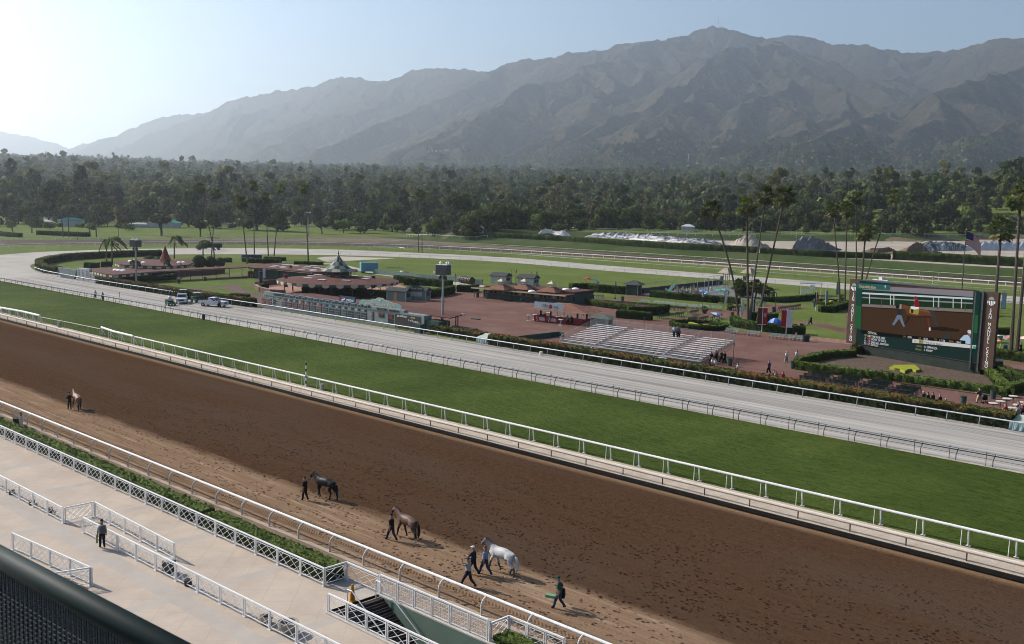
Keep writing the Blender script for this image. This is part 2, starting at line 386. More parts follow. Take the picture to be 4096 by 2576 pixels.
lightmetal = M('bright_aluminium', (.74, .74, .74), (.62, .62, .63), 2, .38, metal=.35)
black = M('black_rubber', (.018, .018, .018), (.03, .03, .03), 3, .6)
trunk_m = M('palm_bark', (.12, .095, .075), (.075, .06, .048), 6, .9, bmp=.6, bsc=12, stretch=(1, 1, .3))
bark = M('tree_bark', (.095, .075, .06), (.055, .043, .035), 5, .9, bmp=.6, bsc=10)
def leaf_mat(name, dark, light, rnd=.35, tint=False, trans=.22, sc=.35):
  m, nt, N, L, B = nodes_of(name); MATS[name] = m
  co = coord(N, L, True); r = ramp(N, [(.36, dark), (.64, light)]); L.new(noise(N, L, co, sc, 5, .7), r.inputs[0]); out = r.outputs[0]
  if tint:
    at = N.new('ShaderNodeAttribute'); at.attribute_name = 'tint'; out = mixc(N, L, out, at.outputs['Color'], 1.0, 'MULTIPLY')
  oi = N.new('ShaderNodeObjectInfo'); h = N.new('ShaderNodeHueSaturation'); L.new(out, h.inputs['Color'])
  L.new(rng(N, L, oi.outputs['Random'], 0, 1, 1 - rnd, 1 + rnd), h.inputs['Value'])
  out = h.outputs[0]; L.new(out, B.inputs['Base Color']); B.inputs['Roughness'].default_value = .75; B.inputs['Specular IOR Level'].default_value = .08
  if trans:
    t = N.new('ShaderNodeBsdfTranslucent'); L.new(mixc(N, L, out, (1.1, 1.25, .6), 1.0, 'MULTIPLY'), t.inputs['Color']); mx = N.new('ShaderNodeMixShader'); mx.inputs[0].default_value = trans
    L.new(B.outputs[0], mx.inputs[1]); L.new(t.outputs[0], mx.inputs[2]); L.new(mx.outputs[0], N['Material Output'].inputs['Surface'])
  return m
leaf_oak = leaf_mat('oak_leaves', (.018, .027, .010), (.110, .126, .038))
leaf_bright = leaf_mat('pepper_leaves', (.045, .068, .016), (.17, .195, .052))
leaf_euc = leaf_mat('eucalyptus_leaves', (.028, .034, .017), (.115, .105, .055))
leaf_con = leaf_mat('conifer_needles', (.018, .030, .015), (.04, .055, .025))
leaf_palm = leaf_mat('palm_fronds', (.045, .062, .02), (.15, .165, .06), trans=.25)
leaf_dead = M('dead_palm_fronds', (.20, .135, .075), (.12, .085, .05), 3, .9)
leaf_far = leaf_mat('valley_leaves', (.62, .66, .50), (1.35, 1.3, 1.1), rnd=0, tint=True, trans=.2, sc=.05)
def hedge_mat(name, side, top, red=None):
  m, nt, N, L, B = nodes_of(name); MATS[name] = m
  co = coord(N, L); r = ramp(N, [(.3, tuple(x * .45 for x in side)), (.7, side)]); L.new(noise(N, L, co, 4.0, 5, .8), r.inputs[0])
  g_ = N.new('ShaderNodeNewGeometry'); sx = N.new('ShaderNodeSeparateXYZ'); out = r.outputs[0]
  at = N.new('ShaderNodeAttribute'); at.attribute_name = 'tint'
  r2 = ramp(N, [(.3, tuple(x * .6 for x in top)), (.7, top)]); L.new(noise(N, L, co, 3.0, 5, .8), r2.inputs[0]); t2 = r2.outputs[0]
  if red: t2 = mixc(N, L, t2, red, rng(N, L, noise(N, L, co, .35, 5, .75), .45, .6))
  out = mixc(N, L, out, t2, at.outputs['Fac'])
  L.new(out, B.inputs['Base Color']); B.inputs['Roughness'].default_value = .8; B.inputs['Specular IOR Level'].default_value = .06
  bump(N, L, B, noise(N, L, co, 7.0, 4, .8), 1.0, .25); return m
hedge_g = hedge_mat('clipped_hedge_leaves', (.032, .052, .016), (.10, .145, .03))
hedge_r = hedge_mat('red_tipped_hedge_leaves', (.036, .05, .02), (.10, .12, .03), (.21, .10, .035))
hedge_near = hedge_mat('boxwood_hedge_leaves', (.07, .105, .024), (.155, .215, .05))
teal = M('faded_teal_paint', (.225, .265, .262), (.175, .212, .21), .8, .7)
teal_dk = M('dark_green_paint', (.035, .065, .055), (.05, .085, .07), .8, .6)
green_wall = M('sage_green_paint', (.14, .20, .155), (.115, .165, .13), .7, .75)
cream = M('cream_paint', (.62, .52, .36), (.52, .43, .29), 1, .7)
redroof = M('red_rolled_roofing', (.115, .048, .038), (.085, .038, .031), .35, .85)
tileroof = M('clay_roof_tiles', (.22, .105, .07), (.16, .075, .052), 1.5, .8)
shingle = M('charcoal_shingles', (.045, .05, .05), (.07, .075, .075), 2.5, .85)
brown = M('brown_banner_cloth', (.085, .052, .038), (.062, .038, .029), 1, .7)
def grid_mesh(name, RR, AA, zf, mats, smooth_=True):
  R, A = np.meshgrid(RR, AA, indexing='ij')
  X = R * np.sin(A); Y = R * np.cos(A); Z = zf(X, Y)
  n, m = R.shape; V = np.stack([X, Y, Z], -1).reshape(-1, 3)
  i, j = np.meshgrid(np.arange(n - 1), np.arange(m - 1), indexing='ij'); a = (i * m + j).ravel()
  F = np.stack([a, a + 1, a + m + 1, a + m], -1)
  return np_mesh(name, V, F[:, ::-1].copy(), mats, smooth_)
AX = math.atan2(-math.cos(math.radians(YAW)), math.sin(math.radians(YAW)))     # bearing of the view axis from +Y
def land_z(X, Y):
  return terr(X, Y) - 0.06
RR = np.concatenate([[0.5], np.arange(15, 340, 25), np.arange(340, 620, 4.0), np.geomspace(624, 5200, 90), [9000, 15000]])
AA = np.concatenate([np.linspace(-math.pi, AX - .75, 24)[:-1], np.linspace(AX - .75, AX + .85, 260), np.linspace(AX + .85, math.pi, 20)[1:]])
def land_zz(X, Y):
  q = np.hypot(X, Y); z = np.where(q < 330, -0.06, land_z(X, Y)); z = np.where(q < 92, -6.0, z)
  return z
structure(np_obj('ground', grid_mesh('ground', RR, AA, land_zz, [wild])))
def rp(x, y, dist):
  d = _ray(x * 4096 / 2407.0, y * 4096 / 2407.0); h = math.hypot(d.x, d.y)
  return (d.x / h * dist, d.y / h * dist, CAM_H + d.z / h * dist)
RIDGES = []                                    # (p, q, side slope)
def ridge(pts, k=.62, child=0, seed=0):
  P = [rp(*p) for p in pts]
  for a, b in zip(P, P[1:]): RIDGES.append((a, b, k))
  if child: spurs(P, k, child, random.Random(seed))
def spurs(P, k, lev, rd):
  step = {3: 620, 2: 420, 1: 230}[lev]; side = rd.choice((-1, 1)); acc = step * .5
  for a, b in zip(P, P[1:]):
    A, B_ = Vector(a), Vector(b); d = B_ - A; Lh = math.hypot(d.x, d.y)
    if Lh < 1: continue
    t = acc
    while t < Lh:
      p = A + d * (t / Lh); side = -side
      if p.z > 170:
        ang = math.atan2(d.y, d.x); 
        if d.z > 0: ang += math.pi
        ang += side * math.radians(rd.uniform(42, 72))
        ln = min(p.z * rd.uniform(.75, 1.25) / .5, {3: 2300, 2: 1100, 1: 480}[lev])
        pts = [(p.x, p.y, p.z - 4)]; z = p.z - 4; q = Vector((p.x, p.y)); n = 4
        for s in range(n):
          ang += rd.uniform(-.25, .25); q = q + Vector((math.cos(ang), math.sin(ang))) * (ln / n)
          z -= ln / n * rd.uniform(.30, .52); pts.append((q.x, q.y, z))
        kk = k * rd.uniform(1.0, 1.25)
        for u, v in zip(pts, pts[1:]): RIDGES.append((u, v, kk))
        if lev > 1: spurs(pts, kk, lev - 1, rd)
      t += step * rd.uniform(.7, 1.3)
    acc = t - Lh
# skyline crests (columns and rows of the whole view, distance in metres)
ridge([(-220, 300, 15500), (-60, 300, 15000), (0, 307, 15000), (70, 316, 15000), (110, 328, 15000), (150, 348, 15000)], .5, 0)
ridge([(130, 356, 13600), (190, 341, 13000), (250, 331, 12600), (330, 298, 12200), (400, 271, 12000), (490, 264, 11600), (520, 272, 11500), (640, 300, 11000)], .55, 2, 1)
ridge([(430, 330, 10800), (500, 270, 10900), (560, 238, 10800), (640, 214, 10500), (705, 209, 10200), (780, 186, 10000), (820, 180, 9800), (870, 185, 9700), (920, 187, 9600), (1010, 215, 9300)], .58, 2, 2)
ridge([(760, 300, 8300), (860, 235, 8700), (915, 190, 9000), (960, 167, 9000), (1000, 161, 8900), (1050, 160, 8800), (1078, 157, 8800), (1110, 166, 8700), (1150, 171, 8600), (1230, 200, 8400)], .6, 2, 3)
ridge([(1140, 178, 8300), (1190, 156, 8200), (1220, 147, 8100), (1260, 140, 8000), (1300, 134, 8000), (1330, 120, 7900), (1370, 122, 7900), (1420, 120, 7900), (1460, 110, 7900), (1500, 101, 7800), (1530, 94, 7800), (1560, 91, 7800), (1590, 84, 7900), (1620, 80, 8000), (1640, 70, 8100), (1660, 63, 8100), (1675, 65, 8100), (1700, 63, 8100), (1720, 70, 8100), (1745, 82, 8100), (1770, 90, 8100), (1800, 95, 8200)], .64, 3, 4)
ridge([(1790, 96, 8600), (1820, 88, 8600), (1850, 84, 8600), (1885, 88, 8500), (1920, 95, 8500), (1960, 105, 8400), (2000, 103, 8400), (2040, 107, 8400), (2065, 105, 8300), (2090, 116, 8300), (2110, 124, 8200), (2140, 126, 8200), (2190, 121, 8100), (2240, 115, 7900), (2290, 104, 7800), (2340, 93, 7700), (2400, 86, 7600), (2500, 92, 7500), (2620, 82, 7400), (2760, 95, 7300)], .64, 3, 5)
# spurs that run down towards the valley
ridge([(1800, 96, 8000), (1835, 103, 6900), (1850, 140, 6500), (1900, 180, 6100), (1990, 215, 5700), (2080, 255, 5300), (2130, 285, 5000), (2210, 330, 4500), (2290, 362, 4100)], .66, 2, 6)
ridge([(1835, 103, 6900), (1760, 104, 6600), (1690, 125, 6300), (1620, 175, 6000), (1560, 215, 5600), (1490, 260, 5300), (1420, 300, 4900), (1340, 335, 4500)], .66, 2, 7)
ridge([(1850, 140, 6500), (1830, 190, 5900), (1800, 225, 5500), (1760, 270, 5100), (1720, 300, 4700), (1690, 345, 4200)], .68, 2, 8)
ridge([(1990, 215, 5700), (1960, 265, 5200), (1950, 280, 5000), (1880, 290, 4600), (1830, 320, 4200), (1760, 352, 3800)], .68, 2, 9)
ridge([(2080, 255, 5300), (2020, 275, 4800), (1960, 300, 4400), (1900, 325, 4100), (1810, 358, 3700)], .7, 1, 10)
ridge([(1530, 94, 7800), (1480, 130, 7300), (1400, 150, 6900), (1330, 175, 6500), (1250, 210, 6100), (1180, 245, 5800), (1100, 290, 5300), (1010, 335, 4800)], .64, 2, 11)
ridge([(1400, 150, 6900), (1430, 190, 6400), (1420, 230, 5900), (1370, 280, 5300), (1310, 330, 4700)], .66, 2, 12)
ridge([(1220, 147, 8100), (1120, 200, 7500), (1000, 245, 7100), (900, 285, 6700), (800, 330, 6300), (740, 352, 6000)], .62, 2, 13)
ridge([(1260, 200, 6600), (1160, 250, 6100), (1090, 278, 5800), (1010, 318, 5300), (920, 350, 4900)], .66, 2, 14)
ridge([(1000, 161, 8900), (900, 230, 8400), (800, 275, 8000), (690, 322, 7600), (620, 348, 7300)], .6, 2, 15)
ridge([(705, 209, 10200), (600, 270, 9800), (480, 325, 9400), (400, 350, 9200)], .55, 2, 16)
ridge([(2500, 100, 7300), (2440, 140, 6500), (2380, 165, 6000), (2330, 175, 5600), (2240, 215, 5200), (2180, 265, 4800), (2140, 310, 4400)], .7, 2, 17)
ridge([(2560, 190, 5200), (2470, 240, 4800), (2400, 270, 4500), (2320, 320, 4100), (2230, 365, 3700)], .72, 2, 18)
ridge([(1640, 70, 8100), (1580, 120, 7600), (1590, 160, 7200), (1640, 190, 6800)], .66, 2, 19)
ridge([(2100, 128, 8200), (2120, 175, 7600), (2060, 190, 7000), (2150, 230, 6600)], .68, 2, 20)
ridge([(1670, 205, 5600), (1590, 250, 5100), (1530, 290, 4700), (1460, 330, 4300), (1400, 358, 4000)], .7, 1, 21)
ridge([(1560, 300, 4500), (1500, 322, 4200), (1430, 350, 3900)], .7, 1, 22)
ridge([(2010, 322, 4000), (1950, 336, 3800), (1870, 362, 3500)], .7, 1, 23)
def mountain_z(X, Y):
  wx = X + 85 * fbm(X / 520, Y / 520, 3) + 10 * fbm(X / 130 + 5, Y / 130, 2); wy = Y + 85 * fbm(X / 520 + 40, Y / 520 + 7, 3) + 10 * fbm(X / 130 - 8, Y / 130 + 3, 2)
  wx = wx.astype(np.float32); wy = wy.astype(np.float32); Hh = np.full(X.shape, -500.0, np.float32)
  for (a, b, k) in RIDGES:
    dx, dy = b[0] - a[0], b[1] - a[1]; l2 = dx * dx + dy * dy + 1e-6
    zt = max(a[2], b[2]); rr = (zt + 60) / k
    sel = (np.abs(wx - (a[0] + b[0]) / 2) < rr + abs(dx) / 2) & (np.abs(wy - (a[1] + b[1]) / 2) < rr + abs(dy) / 2)
    ii = np.nonzero(sel)
    if not len(ii[0]): continue
    px, py = wx[ii], wy[ii]
    t = np.clip(((px - a[0]) * dx + (py - a[1]) * dy) / l2, 0, 1)
    d = np.hypot(px - a[0] - t * dx, py - a[1] - t * dy)
    h = a[2] + (b[2] - a[2]) * t - k * (np.sqrt(d * d + 49) - 7)
    Hh[ii] = np.maximum(Hh[ii], h)
  base = terr(X, Y)
  rel = np.clip((Hh - base) / 220, 0, 1)
  rid = 1 - np.abs(gnoise(X / 210, Y / 210)); rid2 = 1 - np.abs(gnoise(X / 85 + 9, Y / 85))
  Hh = Hh + rel * (24 * (rid - .7) + 14 * (rid2 - .7) + 7 * fbm(X / 40, Y / 40, 2))
  return np.maximum(Hh, base - 60 + 8 * gnoise(X / 60, Y / 60))
def mountain_mat():
  m, nt, N, L, B = nodes_of('chaparral_slopes'); co = coord(N, L)
  a = noise(N, L, co, .0035, 5, .65); b = noise(N, L, co, .028, 6, .75); c = noise(N, L, co, .085, 3, .7)
  r = ramp(N, [(.34, (.026, .030, .017)), (.50, (.060, .050, .029)), (.66, (.20, .13, .074))]); L.new(mixc(N, L, a, b, .62), r.inputs[0])
  col = mixc(N, L, r.outputs[0], (.022, .028, .015), rng(N, L, c, .46, .60, 0, .92))
  L.new(col, B.inputs['Base Color']); B.inputs['Roughness'].default_value = .95; B.inputs['Specular IOR Level'].default_value = .05
  bump(N, L, B, mixc(N, L, b, c, .4), 1.0, 34); return m
RM = np.geomspace(3000, 9600, 420); RM = np.concatenate([RM, np.geomspace(9700, 17000, 70)])
AM = np.linspace(AX - .52, AX + .60, 900)
def eroded(X, Y):
  # rain runs down the ridges, gathers and cuts gullies
  Z = mountain_z(X, Y).astype(np.float64); NE = 421; H = Z[:NE].copy(); x, y = X[:NE], Y[:NE]; n, m = H.shape
  dR = np.gradient(np.hypot(x, y), axis=0); cell = (np.abs(dR) * np.hypot(x, y) * (AM[1] - AM[0])).ravel(); idx = np.arange(n * m).reshape(n, m); sh = [(a, b) for a in (-1, 0, 1) for b in (-1, 0, 1) if a or b]
  def shf(A, a, b): return np.roll(np.roll(A, a, 0), b, 1)
  D = [np.hypot(x - shf(x, a, b), y - shf(y, a, b)) for a, b in sh]; base = terr(x, y) - 60
  for it in range(16):
    best = np.zeros((n, m)); rec = idx.copy()
    for (a, b), d in zip(sh, D):
      s = (H - shf(H, a, b)) / d; ok = s > best; best = np.where(ok, s, best); rec = np.where(ok, shf(idx, a, b), rec)
    best[[0, -1]] = 0; best[:, [0, -1]] = 0; rec[[0, -1]] = idx[[0, -1]]; rec[:, [0, -1]] = idx[:, [0, -1]]
    A = cell.tolist(); rl = rec.ravel().tolist()
    for i in np.argsort(-H.ravel()).tolist():
      r = rl[i]
      if r != i: A[r] += A[i]
    A = np.array(A).reshape(n, m); E = .009 * np.sqrt(np.minimum(A, 3e6)) * best; H = np.maximum(H - np.minimum(E, .7 * (H - H.ravel()[rec])), base)
    for k in range(3):
      for (a, b), d in zip(sh, D):
        ex = np.clip((H - shf(H, a, b)) / d - .92, 0, 2) * d * .12; ex[[0, -1]] = 0; ex[:, [0, -1]] = 0; H = H - ex + shf(ex, -a, -b)
  cr = Z.max(0); w = smooth(.90, .985, Z[:NE] / np.maximum(cr, 1)); Z[:NE] = H * (1 - w) + Z[:NE] * w; return Z
structure(np_obj('mountains', grid_mesh('mountains', RM, AM, eroded, [mountain_mat()])))
hz = MB(); hz.box((-2000, 1000, 820.0), (40000, 34000, 1656)); hzm = bpy.data.materials.new('valley_haze'); hzm.use_nodes = True
hn = hzm.node_tree.nodes; hl = hzm.node_tree.links
hn.remove(hn['Principled BSDF']); pv = hn.new('ShaderNodeVolumePrincipled'); pv.inputs['Color'].default_value = (.84, .92, 1.0, 1); pv.inputs['Density'].default_value = 0.000095
pv.inputs['Anisotropy'].default_value = .74; hl.new(pv.outputs[0], hn['Material Output'].inputs['Volume'])
haze = hz.build('haze', hzm); tag(haze, 'pale blue haze that fades the mountains and the valley', 'haze', kind='stuff')
def crv(pts, n=8):
  """smooth polyline through the points"""
  P = [Vector((p[0], p[1], 0)) for p in pts]; out = []
  for i in range(len(P) - 1):
    a, b, c, d = P[max(i - 1, 0)], P[i], P[i + 1], P[min(i + 2, len(P) - 1)]
    for k in range(n):
      t = k / n; out.append(.5 * ((2 * b) + (c - a) * t + (2 * a - 5 * b + 4 * c - d) * t * t + (3 * b - a - 3 * c + d) * t ** 3))
  out.append(P[-1]); return out
def resample(pts, n):
  L = [0.0]
  for a, b in zip(pts, pts[1:]): L.append(L[-1] + (b - a).length)
  out = []; j = 0
  for i in range(n):
    s = L[-1] * i / (n - 1)
    while j < len(pts) - 2 and L[j + 1] < s: j += 1
    t = (s - L[j]) / max(L[j + 1] - L[j], 1e-9); out.append(pts[j].lerp(pts[j + 1], min(max(t, 0), 1)))
  return out
XR = 70.0
def stadium(y0, y1, xc, xl, n=28):
  """from the right end of the near side, round the left turn, to the right end of the far side"""
  cy, r = (y0 + y1) / 2, (y1 - y0) / 2; a = xc - xl
  pts = [Vector((XR + (xc - XR) * t / 24.0, y0, 0)) for t in range(24)]
  for i in range(n + 1):
    t = -math.pi / 2 - math.pi * i / n
    pts.append(Vector((xc + a * math.cos(t), cy + r * math.sin(t), 0)))
  return pts
def zone(name, poly, mat, z): return structure(MB().sheet([(p[0], p[1]) for p in poly], z).build(name, mat))
def ring(name, a, b, mat, z, n=200):
  A_, B_ = resample(a, n), resample(b, n); q = MB().strip(A_, B_, z); q.v = [(v[0], v[1], v[2] + p.z) for v, p in zip(q.v, A_ + B_)]; return structure(q.build(name, mat))
def far_to(pts, x=60.0, y=None):
  p = pts[-1]; return pts + [Vector((x, p[1] if y is None else y, 0))]
# lines round the course (near side measured, far side measured, joined by the turn)
LINE_LEDGE = stadium(37.6, 392, -275, -462) + [Vector((60, 366, 0))]
far_brown_out = [(-430, 120), (-449, 163), (-445, 202), (-425, 262), (-395, 305), (-360, 330), (-310, 345), (-270, 354), (-205, 357), (-100, 360), (60, 362)]
far_brown_in = [(-395, 120), (-408, 150), (-404, 200), (-395, 235), (-375, 272), (-345, 300), (-300, 320), (-250, 331), (-160, 338), (-100, 339), (60, 339)]
far_turf_out = far_brown_in
far_turf_in = [(-352, 110), (-367, 140), (-383, 200), (-380, 235), (-362, 268), (-330, 286), (-278, 293), (-224, 294), (-168, 296), (-88, 297), (60, 297)]
far_grey_out = [(-331, 105), (-350, 125), (-366, 150), (-372, 190), (-366, 225), (-350, 252), (-326, 268), (-278, 287), (-224, 286), (-180, 287), (-88, 291), (60, 292)]
far_grey_in = [(-285, 112), (-312, 124), (-328, 150), (-336, 176), (-328, 205), (-312, 232), (-289, 250), (-256, 264), (-206, 264), (-165, 267), (-127, 268), (60, 268)]
near_l = lambda y, x1: [(XR - (XR - x1) * i / 10.0, y) for i in range(11)]
# base of the infield
zone('infield', [(XR, 92), (-300, 92), (-360, 110), (-440, 160), (-440, 250), (-395, 310), (-300, 345), (60, 361), (XR, 361)], lawn, -0.035)
ring('dirt_track', [Vector((*p, 0)) for p in near_l(37.2, -300)] + crv([(-300, 37.2), (-390, 60), (-430, 110)]), [Vector((*p, 0)) for p in near_l(64.3, -285)] + crv([(-285, 64.3), (-360, 85), (-396, 120)]), dirt, 0.0)
ring('dirt_track_far_turn', crv(far_brown_out), crv(far_brown_in), dirt_far, 0.004)
ring('gravel_apron', [Vector((*p, .25)) for p in near_l(64.75, -285)] + [Vector((q.x, q.y, .02)) for q in crv([(-285.1, 64.7), (-360, 84.8), (-396, 120)])], [Vector((*p, 0)) for p in near_l(68.7, -282)] + crv([(-282, 68.7), (-352, 87), (-390, 120)]), gravel, 0.006)
ring('turf_course', [Vector((*p, 0)) for p in near_l(68.7, -282)] + crv([(-282, 68.7), (-352, 87), (-388, 118)]), [Vector((*p, 0)) for p in near_l(92.2, -262)] + crv([(-262, 90.5), (-310, 96), (-352, 115)]), turf, 0.012)
ring('turf_course_far_side', crv(far_turf_out), crv(far_turf_in), lawn, 0.008)
ring('rail_footing_strip', [Vector((*p, 0)) for p in near_l(92.1, -262)] + crv([(-262, 90.4), (-310, 95.5), (-352, 112)]), [Vector((*p, 0)) for p in near_l(93.1, -262)] + crv([(-262, 91.6), (-309, 97), (-350, 114)]), greypath, 0.016)
ring('training_track', [Vector((*p, 0)) for p in near_l(93.0, -262)], [Vector((*p, 0)) for p in near_l(110.4, -262)], sandtrack, 0.010)
ring('training_track_turn', crv([(-261, 91.5), (-300, 95)] + far_grey_out), crv([(-261, 110.4)] + far_grey_in), sandtrack_far, 0.014)
ring('verge_between_far_tracks', crv(far_turf_in), crv(far_grey_out), lawn, 0.002)
# near side: terrace, bare strip under the hedge, ledge
_t = MB()
for x0, x1, y0, y1 in ((-230, -42.9, -14, 31.5), (-230, -42.9, 31.5, 33.95), (-46.0, -42.9, 33.95, 35.25), (-42.9, 40, -14, 31.5)):
  _t.sheet([(x0, y0), (x1, y0), (x1, y1), (x0, y1)], 0.0)
structure(_t.build('terrace', terrace_m))
structure(MB().box((-138, 35.5, -.22), (184, 3.2, .1)).box((12, 36.15, -.22), (116, 1.9, .1)).build('bare_strip', soil))
structure(MB().box((-107.5, 64.68, .11), (355, .12, .30)).build('inner_kerb', M('black_kerb_board', (.016, .015, .014), (.028, .025, .022), 2, .9)))
structure(MB().box((-80, 36.98, -.02), (300, .34, .34)).build('track_kerb', curb))
# the plaza of red asphalt and its lawns
pz = [(40, 112), (40, 150), (-30, 175), (-60, 205), (-95, 215), (-150, 205), (-165, 176), (-190, 168), (-222, 158), (-222, 140), (-200, 128), (-190, 120), (-182, 112)]
zone('plaza', pz, plaza_m, 0.0)
def zq(name, r, pts, mat, z): return zone(name, [g(r, *p) for p in pts], mat, z)
zq('service_road', 'R2', [(660, 455), (800, 470), (1180, 560), (1660, 620), (2180, 690), (2210, 665), (1900, 610), (1600, 585), (1200, 545), (840, 455)], greypath, 0.004)
zq('helicopter_pad', 'R2', [(625, 405), (700, 393), (860, 390), (1380, 408), (1200, 418), (735, 440), (690, 432)], greypath, 0.012)
zq('carousel_court', 'R2', [(140, 690), (330, 660), (700, 655), (1400, 650), (1480, 690), (1250, 760), (820, 750), (330, 735), (160, 715)], brickpath, 0.012)
zq('lawn_by_kiosk', 'R2', [(1570, 660), (1900, 690), (1840, 740), (1640, 725), (1560, 700)], lawn, 0.012)
zq('garden_paths', 'R1', [(1290, 605), (1640, 585), (2408, 560), (2520, 600), (2520, 860), (2385, 850), (1900, 790), (1500, 725), (1290, 668)], M('brown_path_paving', (.12, .082, .064), (.095, .066, .052), .5, .9, obj=False), 0.005)
zq('left_lawn', 'R1', [(1290, 640), (1640, 600), (2408, 575), (2408, 610), (2290, 590), (2000, 625), (1850, 660), (1500, 660)], lawn, 0.012)
zq('left_middle_lawn', 'R1', [(1490, 668), (1900, 640), (2100, 600), (2408, 590), (2408, 636), (2180, 650), (2040, 680), (1700, 692)], lawn, 0.016)
zq('left_near_lawn', 'R1', [(1720, 712), (2100, 690), (2160, 715), (2320, 760), (2408, 775), (2408, 800), (2150, 780)], lawn, 0.012)
zq('left_corner_lawn', 'R2', [(0, 695), (60, 700), (110, 735), (60, 740), (0, 725)], lawn, 0.02)
zq('left_round_lawn', 'R2', [(-120, 660), (0, 645), (50, 690), (0, 702), (-60, 700)], lawn, 0.012)
zq('rotunda_lawn', 'R1', [(600, 470), (1080, 430), (1500, 430), (2200, 440), (2408, 470), (2300, 455), (1900, 480), (1500, 500), (800, 500)], lawn, 0.010)
zq('bench_lawn', 'G', [(470, 585), (950, 500), (2407, 640), (2600, 690), (2407, 765), (1000, 660), (700, 612)], lawn, 0.012)
zq('lamp_lawn', 'G', [(-330, 430), (20, 425), (640, 470), (280, 555), (0, 545), (-280, 520)], lawn, 0.012)
zq('corner_lawn', 'G', [(980, 890), (1260, 760), (1700, 770), (1940, 815), (1400, 890), (990, 940)], lawn, 0.012)
zq('flower_lawn', 'F', [(-560, 1120), (-380, 900), (0, 905), (180, 920), (600, 850), (960, 800), (1500, 700), (2280, 700), (2280, 1110), (1900, 1010), (1400, 960), (940, 940), (900, 980), (1280, 990), (1650, 1040), (2000, 1120), (2270, 1200), (2270, 1290), (2100, 1340), (1600, 1260), (820, 1190), (270, 1140), (-200, 1090)], lawn, 0.012)
zq('far_lawn', 'F', [(-60, 580), (250, 600), (560, 540), (860, 490), (860, 400), (560, 300), (600, 230), (1400, 300), (1400, 470), (1600, 490), (1700, 520), (1240, 560), (940, 600), (800, 660), (300, 760), (-60, 660)], lawn, 0.006)
zq('playground_floor', 'G', [(740, 470), (1500, 300), (2000, 250), (2900, 340), (3400, 520), (2800, 560), (2200, 540), (960, 460)], M('grey_rubber_floor', (.15, .16, .155), (.11, .12, .115), .4, .9, obj=False), 0.016)
zq('right_lawn', 'R4', [(2100, 780), (2700, 800), (2700, 940), (2130, 925)], lawn, 0.012)
zq('right_middle_lawn', 'R4', [(2110, 985), (2700, 1010), (2700, 1400), (2110, 1370)], lawn, 0.012)
mulch = structure(MB().prism([(-67.6, 128.6), (-40.4, 128.6), (-47.5, 146.2), (-49.5, 149.3), (-69.0, 149.6)], -.05, .12).build('mulch_bed', mulch_m))
# far side: berm face, sand lot, upper lawn
def drape(name, x0, x1, ya, yb, mat, nx=60, ny=12, off=.03, slant=0.0):
  xs = np.linspace(x0, x1, nx); t = np.linspace(0, 1, ny); X, T = np.meshgrid(xs, t, indexing='ij'); ya = ya(X) if callable(ya) else ya; yb = yb(X) if callable(yb) else yb; Y = ya + (yb - ya) * T
  Z = terr(X, Y) + off; V = np.stack([X, Y, Z], -1).reshape(-1, 3); i, j = np.meshgrid(np.arange(nx - 1), np.arange(ny - 1), indexing='ij'); a = (i * ny + j).ravel()
  F = np.stack([a, a + ny, a + ny + 1, a + 1], -1); return structure(np_obj(name, np_mesh(name, V, F, [mat], True)))
drape('berm_slope', -445, 60, 360.5, 380, slope_m)
yl = lambda X: np.maximum(415 + 1.532 * (X + 350), 379.0)
drape('sand_lot', -372, 60, 379, yl, sandlot, off=.05)
drape('upper_slope', -440, 60, lambda X: yl(X) - 1, lambda X: yl(X) + 36, slope_m, nx=90, ny=16, off=.09)
drape('upper_lawn', -440, 60, lambda X: yl(X) + 34, lambda X: yl(X) + 420, lawn, nx=120, ny=60, off=.06)
drape('left_meadow', -900, -450, 20, 640, lawn, nx=70, ny=60, off=-.01)
